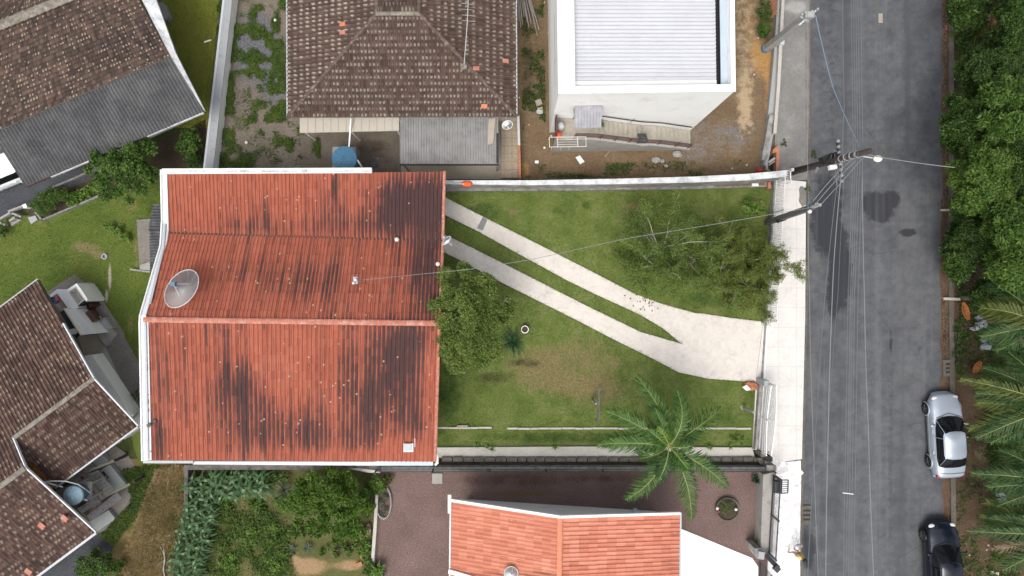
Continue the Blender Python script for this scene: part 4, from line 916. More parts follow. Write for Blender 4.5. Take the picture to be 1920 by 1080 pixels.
MB().bar(a0 + Vector((-.06, 0, -.02)), a0 + dd * Lo + Vector((-.06, 0, -.02)), .07, .1).build('gutter', M['zinc'], t); gg = MB(); gg.bar(b0 + Vector((.06, .1, -.02)), b0 + dd * Lo + Vector((.06, 0, -.02)), .08, .1); gg.build('gutter', M['zinc'], t)
MB().box(a0 + Vector((-.1, -.1, .05)), (.16, .9, .14)).build('gutter_end', M['white_paint'], t)
bb = MB(); q = a0 + dd * 3.4; bb.bar(q + Vector((-.1, 0, .05)), q.lerp(r0 + dd * 3.4, .42) + Vector((0, -.25, .1)), .2, .1); bb.build('flashing', M['white_paint'], t)
wl = MB(); wl.prism([Vector((p.x, p.y, 3.0)) for p in (a0 + Vector((.5, -.85, 0)), b0 + Vector((-.5, -.85, 0)), b0 + dd * Lo + Vector((-.5, 0, 0)), a0 + dd * Lo + Vector((.5, 0, 0)))], 0)
g1_, g2_ = a0 + Vector((.5, -.85, 0)), b0 + Vector((-.5, -.85, 0)); wl.add([Vector((g1_.x, g1_.y, 3.0)), Vector((g2_.x, g2_.y, 3.0)), Vector((r0.x, r0.y - .7, zo - .1))], [(0, 1, 2)])
wl.build('wall', M['white_wall'], t)
# white metal gate and porch canopy need nothing more: the porch floor lies at ground level
# ------------------------------------------------------------------ boundary walls and fences
def lift(p, z): return Vector((p[0], p[1], z))
t = thing('boundary_wall', 'straight pale wall with a grey strip along its top between the left lawn and the weedy yard', 'wall', P(412, 160))
MB().pp([(424, -60), (442, -60), (399, 322), (380, 322)], .72, 0).build('wall', M['white_wall'], t)
MB().pp([(428, -60), (442, -60), (399, 322), (384, 322)], .75, .70).build('coping', M['grey_cap'], t)
MB().pp([(424, -60), (428, -60), (384, 322), (380, 322)], .77, .68).build('coping', M['light_cap'], t)

t = thing('garden_wall', 'long weathered white wall between the bare dirt lot and the main lawn', 'wall', P(1150, 350))
def zw(x): return 1.75 + (x - 835) / 640 * .25
seg = [(832, 338, 345), (1000, 338, 347), (1160, 335, 345), (1300, 331, 342), (1400, 326, 338), (1476, 319, 331)]
c_, w_, l_ = MB(), MB(), MB()
for (x1, a1, b1), (x2, a2, b2) in zip(seg[:-1], seg[1:]):
    z1, z2 = zw(x1), zw(x2); q = [P(x1, a1, z1), P(x2, a2, z2), P(x2, b2, z2), P(x1, b1, z1)]
    c_.prism(q, '0.12'); w_.prism([p - Vector((0, 0, .10)) + Vector((0, (.03 if i < 2 else -.03) * -1, 0)) for i, p in enumerate(q)], 0)
c_.build('coping', M['aged_white'], t); w_.build('wall', M['wall_side'], t)
t2 = thing('wall_footing', 'low brownish concrete ledge running along the foot of the white garden wall', 'ledge', P(1150, 356))
MB().pp([(834, 349), (1100, 349), (1300, 347), (1440, 341), (1440, 350), (1300, 354), (1100, 357), (834, 358)], .3, 0).build('ledge', M['wall_grey'], t2)
mb = MB(); mb.pp([(1154, 349), (1176, 348.5), (1176, 354), (1154, 354.5)], .325, .2); mb.build('repair_patch', M['tan_floor'], t2)
mb = MB(); mb.pp([(1340, 344.5), (1434, 340.5), (1434, 347), (1340, 350)], .325, .2); mb.build('repair_patch', M['dirt'], t2)

# south retaining wall of the main lawn
t = thing('block_course', 'row of dark concrete blocks along the outer edge of the pale ledge', 'wall', P(1120, 862))
bl = MB(); x = 828
while x < 1440:
    wdt = random.choice([17, 19, 20, 20, 21]); bl.pp([(x, 857.5), (x + wdt - 1.2, 857.5), (x + wdt - 1.2, 866), (x, 866)], .34 + random.uniform(-.03, .03), -.02); x += wdt
bl.build('block_row', M['block'], t, bevel=.015)
t = thing('retaining_wall', 'mossy grey retaining wall below the dark block row, topped by the black fence', 'wall', P(1080, 874))
MB().pp([(360, 872), (712, 872), (712, 881), (352, 881), (352, 962), (345, 962), (345, 872)], .9, 0).build('wall', M['block'], t)
MB().pp([(712, 876), (1448, 876), (1448, 883), (712, 883)], .75, 0).build('wall', M['wall_grey'], t)
MB().pp([(815, 866.5), (1440, 866.5), (1440, 876), (815, 876)], .25, 0).build('planting_strip', M['bed_soil'], t)
MB().pp([(712, 873), (815, 873), (815, 876), (712, 876)], .55, 0).build('wall', M['wall_grey'], t)
mb = MB(); mb.pp([(655, 879), (672, 878), (712, 883), (712, 887), (690, 886)], .95, .2); mb.build('broken_coping', M['ledge'], t)
for i, (p1, p2) in enumerate([((1433, 838), (1442, 850)), ((1440, 851), (1452, 862)), ((1453, 862), (1464, 872)), ((1462, 870), (1476, 884))]): pass
t = thing('block_pillar', 'stepped pile of dark concrete blocks at the lower corner of the white sidewalk', 'pillar', P(1440, 872))
q = [(1421, 862), (1440, 858), (1456, 874), (1455, 886), (1435, 880)]
MB().pp([(1418, 859), (1436, 858), (1447, 868), (1445, 880), (1430, 876)], .5, 0).build('block', M['block'], t, bevel=.02)
MB().pp([(1434, 864), (1448, 868), (1457, 878), (1440, 884)], .9, 0).build('block', M['block'], t, bevel=.02)
MB().pp([(1438, 872), (1456, 873), (1456, 884), (1437, 883)], 1.1, .9).build('block', M['wall_grey'], t, bevel=.02)
MB().pp([(1426, 847), (1435, 847), (1435, 857), (1427, 857)], 1.0, 0).build('block', M['block'], t, bevel=.02)
t = thing('black_fence', 'long black metal fence of slim bars on the retaining wall above the reddish gravel', 'fence', P(1080, 883))
for i in range(7):
    xa, xb = 707 + i * 105.5, 707 + (i + 1) * 105.5; zt = 1.38; mb = MB()
    ya, yb = 880, 880
    A_, B_ = P(xa, ya, .75), P(xb, yb, .75)
    n_ = 36
    for k in range(n_):
        p = A_.lerp(B_, (k + .5) / n_); p.z = .75; hgt = .52 + .14 * abs(2 * (k + .5) / n_ - 1); mb.bar(p, p + Vector((0, 0, hgt)), .018, .018)
    for zz in (.85, 1.15): mb.bar(lift(A_, zz), lift(B_, zz), .03, .02)
    mb.build('fence_panel', M['black_metal'], t)
for i in range(8):
    p = P(707 + i * 105.5, 880, .75); MB().bar(p, lift(p, 1.48), .05, .05).build('post', M['black_metal'], t)

# lawn border
t = thing('lawn_border', 'thin row of pale concrete border stones crossing the lawn beside the pale ledge', 'border', P(1100, 803))
mb = MB(); x = 818
while x < 1408:
    wdt = random.uniform(14, 30); h_ = random.uniform(.07, .12); y = 802 + (x > 930) * 1.2 + random.uniform(-.4, .4)
    if not (905 < x < 934): mb.pp([(x, y - 1.3), (x + wdt - .8, y - 1.3), (x + wdt - .8, y + 2), (x, y + 2)], h_, 0)
    x += wdt
mb.build('border_stones', M['ledge'], t)
tag(MB().pp([(857, 797.5), (877, 797.5), (877, 803), (857, 803)], .16, 0).build('paving_slab', M['tan_floor']), 'small beige slab lying across the lawn border near the red roof', 'slab')
tag(MB().pp([(946, 556), (960, 561), (955, 571), (942, 565)], .06, 0).build('paving_slab', M['tan_floor']), 'small beige stepping slab in the lawn between the tree and driveway', 'slab')
tag(MB().box(P(820, 897, .05), (.55, .55, .1)).build('paving_slab', M['concrete']), 'square pale concrete cover on the reddish gravel below the black fence', 'slab')
mb = MB(); mb.pp([(905, 407), (914, 412), (905, 432), (894, 428)], .065, .02); tag(mb.build('manhole_cover', M['fibro']), 'small grey cover set in the upper driveway strip', 'cover')

# white street fence, northern run
t = thing('street_fence', 'white railing on a low grey wall between the lawn and the white sidewalk', 'fence', P(1440, 450))
fp = [(1449, 334), (1445, 400), (1439, 500), (1433, 600)]
def along_px(pts, n):
    d_ = [0]
    for a, b in zip(pts[:-1], pts[1:]): d_.append(d_[-1] + math.hypot(b[0] - a[0], b[1] - a[1]))
    out = []
    for i in range(n):
        s_ = d_[-1] * i / (n - 1); k = max(j for j in range(len(pts) - 1) if d_[j] <= s_ + 1e-6); u_ = (s_ - d_[k]) / (d_[k + 1] - d_[k])
        out.append((pts[k][0] + (pts[k + 1][0] - pts[k][0]) * u_, pts[k][1] + (pts[k + 1][1] - pts[k][1]) * u_))
    return out
mb = MB()
for a, b in zip(fp[:-1], fp[1:]):
    mb.prism([lift(P(a[0] - 2.5, a[1]), .45), lift(P(a[0] + 3, a[1]), .45), lift(P(b[0] + 3, b[1]), .45), lift(P(b[0] - 2.5, b[1]), .45)], 0)
mb.build('low_wall', M['wall_side'], t)
pts = along_px(fp, 66); mb = MB()
for i, q in enumerate(pts):
    p = P(*q); mb.bar(lift(p, .45), lift(p, 1.75), .022, .022)
for zz in (.55, 1.68):
    for a, b in zip(fp[:-1], fp[1:]): mb.bar(lift(P(*a), zz), lift(P(*b), zz), .04, .04)
mb.build('railing', M['white_paint'], t)
for q in along_px(fp, 5): MB().bar(lift(P(*q), 0), lift(P(*q), 1.85), .07, .07).build('post', M['white_paint'], t)
t = thing('corner_gate', 'short white railing turning the corner where the garden wall meets the street', 'fence', P(1455, 338))
mb = MB(); a, b = P(1452, 336), P(1460, 330); a2 = P(1461, 352)
for k in range(7):
    p = P(1458.5, 330 + k * 3.4); mb.bar(lift(p, .1), lift(p, 1.7), .025, .025)
for zz in (.3, 1.0, 1.68): mb.bar(lift(P(1458, 330), zz), lift(P(1459, 352), zz), .04, .04)
for k in range(1, 5): p = P(1450, 330).lerp(P(1458, 330), k / 5); mb.bar(lift(p, .3), lift(p, 1.7), .03, .03)
mb.build('railing', M['white_paint'], t); MB().bar(lift(P(1458.5, 329.5), 0), lift(P(1458.5, 329.5), 1.95), .14, .14).build('post', M['aged_white'], t)
# gate track and sliding gate pushed behind the southern run
t = thing('gate_track', 'dark sliding gate rail set across the driveway mouth', 'rail', P(1430, 660))
mb = MB(); mb.bar(lift(P(1434, 602), .115), lift(P(1426.5, 718), .115), .10, .03); mb.build('rail', M['wall_grey'], t)
mb = MB(); mb.bar(lift(P(1438, 604), .12), lift(P(1431, 718), .12), .07, .03); mb.build('guide', M['white_paint'], t)
t = thing('sliding_gate', 'open white lattice gate with a wavy top parked beside the driveway mouth', 'gate', P(1420, 780))
gp = [(1422, 716), (1419, 770), (1413, 838)]
fA, fB = Vector(P(1424, 716)), Vector(P(1415, 840))
for nme, off, zb, zt, amp_ in (('gate_leaf', .30, .15, 1.55, .22), ('fence_panel', .02, .5, 1.6, -.2)):
    mb = MB(); n_ = 34
    for k in range(n_ + 1):
        f = k / n_; p = fA.lerp(fB, f) + Vector((off, 0, 0)); zz = zt + amp_ * math.sin(math.pi * f)
        mb.bar(lift(p, zb), lift(p, zz), .03, .03)
        if k < n_:
            f2 = (k + 1) / n_; q = fA.lerp(fB, f2) + Vector((off, 0, 0)); z2 = zt + amp_ * math.sin(math.pi * f2)
            mb.bar(lift(p, zz), lift(q, z2), .05, .05); mb.bar(lift(p, zz - .22), lift(q, z2 - .22), .04, .04); mb.bar(lift(p, zb + .1), lift(q, zb + .1), .05, .05)
            mb.bar(lift(p, (zz + zb) / 2), lift(q, (z2 + zb) / 2), .035, .035)
    for f in (0, .5, 1): p = fA.lerp(fB, f) + Vector((off, 0, 0)); mb.bar(lift(p, zb), lift(p, zt + .05), .06, .06)
    mb.build(nme, M['white_paint'], t)
t = thing('gate_wall', 'low stained grey wall under the open lattice gate', 'wall', P(1412, 780))
MB().prism([lift(fA + Vector((-.14, 0, 0)), .45), lift(fA + Vector((.12, 0, 0)), .45), lift(fB + Vector((.12, 0, 0)), .45), lift(fB + Vector((-.14, 0, 0)), .45)], 0).build('wall', M['wall_side'], t)
p = P(1421, 713); MB().prism([p + Vector((x, y, 1.25)) for x, y in ((-.12, -.14), (.14, -.14), (.14, .14), (-.12, .14))], 0).build('pillar', M['grey_cap'], t)

# south yard street side
t = thing('yard_front_wall', 'plain grey concrete wall between the reddish gravel and the white flagstones', 'wall', P(1432, 980))
MB().pp([(1431, 890), (1455, 884), (1448, 1036), (1436, 1036), (1426, 1036)], .95, 0).build('wall', M['concrete'], t)
MB().pp([(1428, 905), (1431, 905), (1424, 1040), (1420, 1040)], .5, 0).build('inner_kerb', M['ledge'], t)
t = thing('front_railing', 'black railing of slim sloping bars on the grey wall beside the white flagstones', 'fence', P(1446, 980))
ra_, rb_ = P(1450, 892, .95), P(1441, 1036, .95)
mb = MB(); n_ = 38
for k in range(n_ + 1): p = ra_.lerp(rb_, k / n_); mb.bar(lift(p, .95), lift(p, 1.95), .022, .022)
for zz in (1.0, 1.93): mb.bar(lift(ra_, zz), lift(rb_, zz), .05, .05)
mb.build('railing', M['black_metal'], t)
for f in (0, .5, 1): p = ra_.lerp(rb_, f); MB().bar(lift(p, .0), lift(p, 2.05), .07, .07).build('post', M['black_metal'], t)
t = thing('letter_box', 'black metal letter box on the railing corner above the white flagstones', 'letter box', P(1448, 905))
MB().box(P(1456, 912, 1.5) + Vector((-.02, 0, 0)), (.26, .62, .35)).build('box', M['black_metal'], t, bevel=.02)
mb = MB(); q = [P(1466, 900, 1.7), P(1478, 900, 1.7), P(1477, 924, 1.7), P(1465, 925, 1.7)]
for i in range(4): mb.bar(q[i], q[(i + 1) % 4], .05, .05)
for k in range(1, 6): mb.bar(q[0].lerp(q[3], k / 6), q[1].lerp(q[2], k / 6), .03, .03)
for p in (q[0], q[3]): mb.bar(p, lift(p, .1), .05, .05)
mb.build('side_rack', M['black_metal'], t)
t = thing('gate_pillar', 'grey concrete gate pillar beside the white porch floor', 'pillar', P(1432, 1040))
MB().pp([(1414, 1028), (1426, 1028), (1433, 1040), (1432, 1050), (1420, 1048)], 1.3, 0).build('shaft', M['wall_side'], t)
MB().pp([(1423, 1034), (1434, 1036), (1433, 1048), (1422, 1046)], 1.45, 1.3).build('cap', M['grey_cap'], t)
t = thing('front_gate', 'black barred gate at the bottom edge beside the white flagstones', 'gate', P(1430, 1070))
mb = MB(); a, b = P(1436, 1040, 1.3), P(1460, 1066, 1.7); mb.bar(a, b, .25, .12); mb.bar(P(1452, 1062, 1.7), P(1460, 1070, 1.7), .3, .15)
ga, gb = P(1423, 1052, 0), P(1421, 1250, 0)
for k in range(60): p = ga.lerp(gb, k / 59); mb.bar(lift(p, .1), lift(p, 1.8), .022, .022)
for zz in (.15, .9, 1.8): mb.bar(lift(ga, zz), lift(gb, zz), .05, .05)
mb.build('gate_frame', M['black_metal'], t)

# street-side walls of the dirt lot
t = thing('kerb_wall', 'narrow pale concrete wall running beside the grey sidewalk', 'wall', P(1458, 150))
MB().pp([(1469, -60), (1474, -60), (1467, 85), (1463, 160), (1456, 250), (1450, 250), (1457, 160), (1461, 85)], .55, 0).build('wall', M['ledge'], t)
MB().box(P(1465, 80, .62), (.22, .26, .3)).build('white_block', M['aged_white'], t)
t = thing('drain_channel', 'grey concrete drain channel between the dirt lot and kerb wall', 'channel', P(1450, 200))
MB().pp([(1462, -60), (1469, -60), (1462, 85), (1450, 250), (1440, 310), (1432, 310), (1438, 235), (1450, 120), (1454, 60)], .28, 0).build('channel_wall', M['grey_cap'], t)
mb = MB(); mb.pp([(1443, 215), (1451, 215), (1444, 262), (1434, 300), (1428, 300), (1436, 255)], .5, .0); mb.build('channel_side', M['wall_side'], t)
t = thing('brick_stub', 'broken stub of orange brick wall at the end of the drain channel', 'wall', P(1455, 300))
MB().pp([(1458, 272), (1462, 276), (1460, 322), (1455, 322), (1456, 285), (1449, 287), (1449, 281)], .5, 0).build('bricks', M['brick'], t)
t = thing('ladder_frame', 'grey metal frame leaning in the dark gap beside the brick stub', 'frame', P(1445, 305))
mb = MB(); mb.tube([P(1440, 290, .3), P(1437, 305, .5), P(1438, 318, .5), P(1443, 321, .4)], .06, 6); mb.bar(P(1441, 305, .4), P(1453, 296, .4), .12, .05); mb.bar(P(1441, 310, .4), P(1453, 302, .4), .06, .05); mb.build('frame', M['pole_grey'], t)
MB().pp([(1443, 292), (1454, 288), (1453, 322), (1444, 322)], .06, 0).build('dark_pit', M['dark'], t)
t = thing('timber_stack', 'stack of slanting brown boards at the top edge beside the kerb wall', 'boards', P(1451, 15))
mb = MB()
for k in range(12): y = -40 + k * 6.5; mb.bar(P(1444, y + 3, .35 + .02 * (k % 3)), P(1457, y - 9, .55), .13, .04)
mb.build('boards', M['palm_trunk'], t)

# ------------------------------------------------------------------ poles and cables
def pole(label, base, top_px, z, r0, r1, mat, square=False):
    t = thing('utility_pole', label, 'pole', P(*base)); a, b = P(*base), P(*top_px, z)
    mb = MB()
    if square: mb.bar(a, b, r0 * 2, r1 * 2)
    else: mb.tube([a, a.lerp(b, .5), b], [r0, (r0 + r1) / 2, r1], 12)
    mb.build('shaft', M[mat], t, not square); return t, a, b
def ring(mb, c, r, h): mb.lathe(c, [(r, -h / 2), (r, h / 2)], 10)
def insulator(parent, p, mat='grey_cap', k=1):
    mb = MB(); mb.lathe(p, [(.03 * k, 0), (.07 * k, .03), (.05 * k, .07), (.07 * k, .10), (.04 * k, .15), (0, .17)], 8); mb.build('insulator', M[mat], parent, True)
tA, aA, bA = pole('pale grey concrete pole leaning over the grey sidewalk at the top', (1437, 91), (1519, 27), 5.7, .20, .13, 'pole_grey', True)
mb = MB(); mb.bar(bA + Vector((-.25, -.25, -.6)), bA + Vector((.35, .25, -.1)), .08, .1); mb.bar(bA + Vector((-.3, .05, -.35)), bA + Vector((.05, -.2, -.3)), .07, .07); mb.build('bracket', M['flash_grey'], tA)
for dx, dy in ((.1, .15), (.35, .25), (-.2, .1), (-.35, .02)): insulator(tA, bA + Vector((dx, dy, -.1)))
MB().lathe(P(1434, 92), [(.22, 0), (.22, .25), (.16, .27)], 12).build('base_collar', M['tank_side'], tA)
tB, aB, bB = pole('dark brown wooden pole with ringed top and street lamp over the road', (1483, 323), (1630, 283), 8.1, .19, .12, 'wood_dark')
for f in (.70, .76, .82, .88): MB().lathe(aB.lerp(bB, f), [(.17, -.04), (.17, .04)], 10).build('band', M['pole_grey'], tB)
mb = MB(); pc = aB.lerp(bB, .66); mb.bar(pc + Vector((.15, -1.1, 0)), pc + Vector((-.05, .9, 0)), .09, .11); mb.build('cross_arm', M['wood_dark'], tB)
for k in range(8): insulator(tB, pc + Vector((.13 - .19 * k / 7, -1.0 + k * .26, .05)), k=1.2)
mb = MB(); pj = aB.lerp(bB, .5); mb.box(pj + Vector((-.05, .15, .2)), (.5, .35, .4), .4); mb.box(pj + Vector((.25, .3, .5)), (.25, .2, .3), .2); mb.build('junction_box', M['dark'], tB)
MB().box(P(1561, 314, 5.2), (.34, .2, .22), .15).build('white_box', M['white_plastic'], tB)
mb = MB()
for k in range(7): y = random.uniform(-.5, .5); mb.tube([pc + Vector((random.uniform(-.3, .4), -1.2 + k * .3, .1)), pc + Vector((random.uniform(-.2, .3), y, -.25)), pc + Vector((random.uniform(-.3, .3), -1.0 + k * .28, .15))], .016, 5)
mb.tube([P(1529, 322, 3), P(1537, 308, 3.6), P(1543, 303, 4)], .07, 6); mb.build('loop_wire', M['cable_light'], tB)
la = MB(); l0, l1 = aB.lerp(bB, .80), P(1636, 296, 7.4); la.tube([l0, l0.lerp(l1, .5) + Vector((0, 0, .15)), l1], .03, 8); la.build('lamp_arm', M['flash'], tB)
lh = MB(); lh.ball(P(1646, 297.5, 7.4), .17, 14, 5, (1.15, .85, .4)); lo = lh.build('lamp_head', M['cream'], tB, True)
tC, aC, bC = pole('short dark square concrete pole crossing above the white sidewalk', (1437, 418), (1524, 388), 5.6, .13, .12, 'pole_dark', True)
mb = MB(); pC = P(1538, 384, 6.2); mb.bar(bC, pC, .12, .12); mb.build('top_bracket', M['pole_grey'], tC)
for q in ((1517, 397), (1530, 384)): insulator(tC, P(*q, 5.7), 'white_plastic', 1.4)
MB().box(P(1465, 413, 2.0), (.4, .14, .3), .35).build('meter_box', M['dark'], tC)
MB().lathe(P(1518, 384, 5.4), [(.13, 0), (.13, .05)], 12).build('cable_coil', M['tank_side'], tC)
def cable(pts, r=.02, mat='cable', label='', group=None, sag=.25):
    """pts: (px, py, z); sags between them"""
    w3 = [P(*q) for q in pts]; path = []
    for a, b in zip(w3[:-1], w3[1:]):
        n = 8
        for k in range(n): f = k / n; path.append(a.lerp(b, f) - Vector((0, 0, sag * 4 * f * (1 - f))))
    path.append(w3[-1]); mb = MB(); mb.tube(path, r, 5)
    tag(mb.build('power_cable', M[mat]), label, 'cable', group)
G = 'cables strung along the street'; LB = 'one of the close parallel grey cables strung along the street through the ringed pole top'
xs0 = (1595, 1599.5, 1603.5, 1607.5, 1612.5); xs1 = (1600, 1604, 1608.5, 1613, 1618); xs2 = (1590, 1594.5, 1598, 1602, 1608.5); xs3 = (1580, 1585, 1590, 1595, 1600)
for i in range(5):
    cable([(xs0[i], -60, 7.2), (xs1[i], 287, 7.4), (xs2[i], 560, 7.2), (xs3[i], 1140, 7.2)], .013 if i < 4 else .016, 'cable', LB, G, 0)
for pts_, r_, mt, lb in (
    ([(1580, -60, 7), (1583, 200, 7.3), (1580, 296, 7)], .016, 'cable', 'thin grey cable left of the close bundle, north of the ringed pole'),
    ([(1617, 296, 7), (1621, 560, 7), (1628, 800, 7), (1641, 1140, 7)], .014, 'cable_light', 'single pale cable right of the close bundle, south of the ringed pole'),
    ([(1580, 300, 7), (1563, 500, 6.9), (1553, 800, 6.9), (1548, 1140, 6.9)], .018, 'cable_light', 'thick pale cable running south from the ringed pole left of the bundle'),
    ([(1574, 310, 7), (1548, 540, 6.8), (1530, 800, 6.8), (1512, 1140, 6.8)], .014, 'cable', 'thin slanting cable nearest the white sidewalk in the lower half'),
    ([(1514, -60, 5.8), (1515, 350, 5.6), (1518, 560, 5.8), (1524, 800, 5.9), (1537, 1140, 6)], .011, 'cable_light', 'fine pale cable hanging right above the street kerb for its whole length'),
    ([(1586, 288, 6.8), (1572, 540, 6.7), (1552, 820, 6.7), (1548, 1000, 6.7)], .011, 'cable', 'finest grey cable beside the thick pale one'),
    ([(1529, 28, 5.9), (1562, 165, 5.8), (1613, 278, 7.2)], .02, 'cable_blue', 'bluish cable slanting from the pale concrete pole to the ringed pole'),
    ([(1596, 300, 6.9), (1560, 335, 6.4), (1524, 378, 6)], .015, 'cable_light', 'upper of the three short cables joining the ringed and square poles'),
    ([(1604, 302, 6.9), (1566, 340, 6.4), (1530, 382, 6)], .015, 'cable_light', 'middle of the three short cables joining the ringed and square poles'),
    ([(1618, 296, 7), (1580, 340, 6.5), (1537, 386, 6.1)], .015, 'cable_light', 'lowest of the three short cables joining the ringed and square poles'),
    ([(1628, 290, 7.9), (1690, 301, 7.2), (1790, 314, 6.6)], .018, 'cable_light', 'pale cable crossing from the ringed pole into the roadside trees'),
    ([(1560, 290, 5), (1555, 310, 4.6), (1545, 330, 5)], .02, 'cable', 'short loop of cable hanging under the ringed pole'),
    ([(1436, 92, 3), (1404, 112, .2)], .012, 'cable_light', 'guy wire from the pale concrete pole down to the dirt lot')):
    cable(pts_, r_, mt, lb, None, .05)
cable([(1537, 386, 6.1), (1440, 403, 5.6), (1330, 422, 5.2), (1170, 448, 4.9), (1000, 486, 4.95), (880, 505, 5.0), (678, 525, 5.55)], .012, 'cable_light', 'service cable from the square pole across the lawn to the red roof', None, .02)
mb = MB()
mb.bar(P(1580, 924, 7.22), P(1600, 926.5, 7.22), .03, .05); tag(mb.build('cable_spacer', M['white_plastic']), 'small white spacer clamped across the close cables above the road', 'spacer')
t = thing('roof_mast', 'grey metal mast with insulators where the service cable meets the red roof', 'mast', P(678, 525, 4.2))
p = P(678, 527, 4.25); MB().tube([p, p + Vector((0, 0, 1.4))], .04, 8).build('mast', M['zinc'], t); mb = MB(); mb.box(p + Vector((0, .02, 1.2)), (.2, .32, .2)); mb.build('cable_clamp', M['flash_grey'], t)
insulator(t, p + Vector((.05, .05, 1.35)), 'white_plastic'); insulator(t, p + Vector((-.05, -.1, 1.35)), 'white_plastic')

# ------------------------------------------------------------------ dishes and tanks
def dish(name, label, c, diam, axis, mat, rim, ribs=0, depth=.16, mount=None):
    t = thing(name, label, 'dish', c); z = Vector(axis).normalized(); m = z.to_track_quat('Z', 'Y').to_matrix(); r = diam / 2
    prof = [(max(.001, r * k), depth * diam * (k * k)) for k in (0, .15, .3, .45, .6, .75, .9, 1)]
    mb = MB(); mb.lathe(c, prof, 28, m); mb.build('reflector', M[mat], t, True)
    mb = MB(); q = [c + m @ Vector((r * math.cos(a), r * math.sin(a), depth * diam)) for a in np.linspace(0, 2 * math.pi, 33)]
    mb.tube(q, .022 if ribs else .014, 5); mb.build('rim', M[rim], t)
    if ribs:
        mb = MB()
        for k in range(ribs):
            a = 2 * math.pi * k / ribs + .2; mb.tube([c + m @ Vector((r * f * math.cos(a), r * f * math.sin(a), depth * diam * f * f + .012)) for f in (.04, .3, .55, .8, 1)], .02, 5)
        mb.build('ribs', M[rim], t); mb = MB(); mb.lathe(c, [(.11, .03), (.11, .05), (0.001, .06)], 12, m); mb.build('hub', M['flash_grey'], t)
    f = c + m @ Vector((0, 0, diam * (.38 if ribs else .5)))
    mb = MB()
    if ribs:
        for k in range(3): a = 2 * math.pi * k / 3 + .9; mb.tube([c + m @ Vector((r * .55 * math.cos(a), r * .55 * math.sin(a), depth * diam * .3)), f], .012, 5)
    else: mb.tube([c - m @ Vector((0, r * .9, 0)) + m @ Vector((0, 0, depth * diam)), f], .015, 5)
    mb.build('feed_arm', M[rim], t)
    mb = MB(); mb.box(f, (.2, .2, .22) if ribs else (.09, .09, .12)); mb.build('receiver', M['tank_side'] if ribs else M['flash_grey'], t)
    if mount is not None:
        mb = MB(); mb.tube([c - z * .02, c - z * .3, mount], .035, 6); mb.build('mount', M['zinc'], t)
    return t
cc = P(348, 545, 5.0); ax = Vector((-.35, .42, .84))
dish('mesh_dish', 'large pale mesh satellite dish standing on the red roof', cc, 1.92, ax, 'dishmesh', 'light_cap', 10, .13, P(362, 560, 4.45))
dish('satellite_dish', 'small white satellite dish on the right edge of the red roof', P(839, 452, 4.0), .52, (-.6, .6, .5), 'white_plastic', 'white_plastic', 0, .1, P(829, 440, 3.5))
dish('satellite_dish', 'small white satellite dish by the corner of the brown hip roof', P(951, 233, 3.3), .52, (.2, -.75, .6), 'white_plastic', 'white_plastic', 0, .1, P(957, 222, 3.0))
dish('satellite_dish', 'small white satellite dish on the orange roof at the bottom edge', P(958, 1076, 4.2), .66, (0.1, .3, .9), 'white_plastic', 'white_plastic', 0, .1, P(950, 1085, 3.9))
for x, y, z, lb in ((744, 449, 3.75, 'small white lamp globe in the roof valley near the small dish'), (821, 495, 4.0, 'small white globe at the edge of the red roof beside the tree')):
    t = thing('globe_lamp', lb, 'lamp', P(x, y, z - .15)); MB().lathe(P(x, y, z - .18), [(.05, 0), (.05, .16)], 8).build('stem', M['zinc'], t); MB().ball(P(x, y, z), .11, 12, 5).build('globe', M['cream'], t, True)
def tank(label, c, z0, z1, r, top, side, ribs=12, mats=None):
    b_ = Vector((c.x, c.y, z0)); t = thing('water_tank', label, 'water tank', b_)
    MB().lathe(b_, [(r * .86, 0), (r * .97, z1 - z0 - .25), (r, z1 - z0 - .22), (r, z1 - z0 - .15)], 28).build('body', M[side], t, True)
    n = 48; mb = MB(); pf = [(1.04, -.16), (1.04, -.06), (.75, .02), (.4, .10), (.12, .15), (0.001, .15)]
    vs = []
    for a_, zz in pf:
        for j in range(n): a = 2 * math.pi * j / n; vs.append(b_ + Vector((a_ * r * math.cos(a), a_ * r * math.sin(a), z1 - z0 - .05 + zz + (.018 if j % (n // ribs) == 0 and .05 < a_ < 1.0 else 0))))
    mb.add(vs, [(i * n + j, i * n + (j + 1) % n, (i + 1) * n + (j + 1) % n, (i + 1) * n + j) for i in range(5) for j in range(n)])
    mb.build('lid', M[top], t); return t
tank('blue round water tank with a ribbed lid beside the weedy yard', P(645, 297, 2.4), 1.1, 2.45, .60, 'tank_blue', 'tank_blue')
t = thing('tank_stand', 'concrete stand under the blue water tank', 'stand', P(640, 300)); MB().prism([P(645, 297, 1.1) + Vector((x, y, 0)) for x, y in ((-.6, -.6), (.6, -.6), (.6, .6), (-.6, .6))], 0).build('block', M['concrete'], t)
t = thing('tank_pipe', 'white plastic pipe from the brown hip roof to the blue tank', 'pipe', P(656, 250))
MB().tube([P(658, 222, 2.9), P(656, 255, 2.5), P(654, 281, 2.2)], .045, 8).build('pipe', M['white_plastic'], t, True)
MB().tube([P(670, 300, 2.2), P(680, 316, 1.6), P(672, 320, 1.2)], .05, 8).build('pipe_bend', M['white_plastic'], t, True)
tag(MB().tube([P(700 + 7 * math.cos(a), 306 + 8 * math.sin(a), .06 + .02 * (i % 3)) for i, a in enumerate(np.linspace(0, 12.5, 40))], .02, 5).build('garden_hose', M['barrel']), 'dark blue garden hose coiled in the yard beside the blue tank', 'hose')
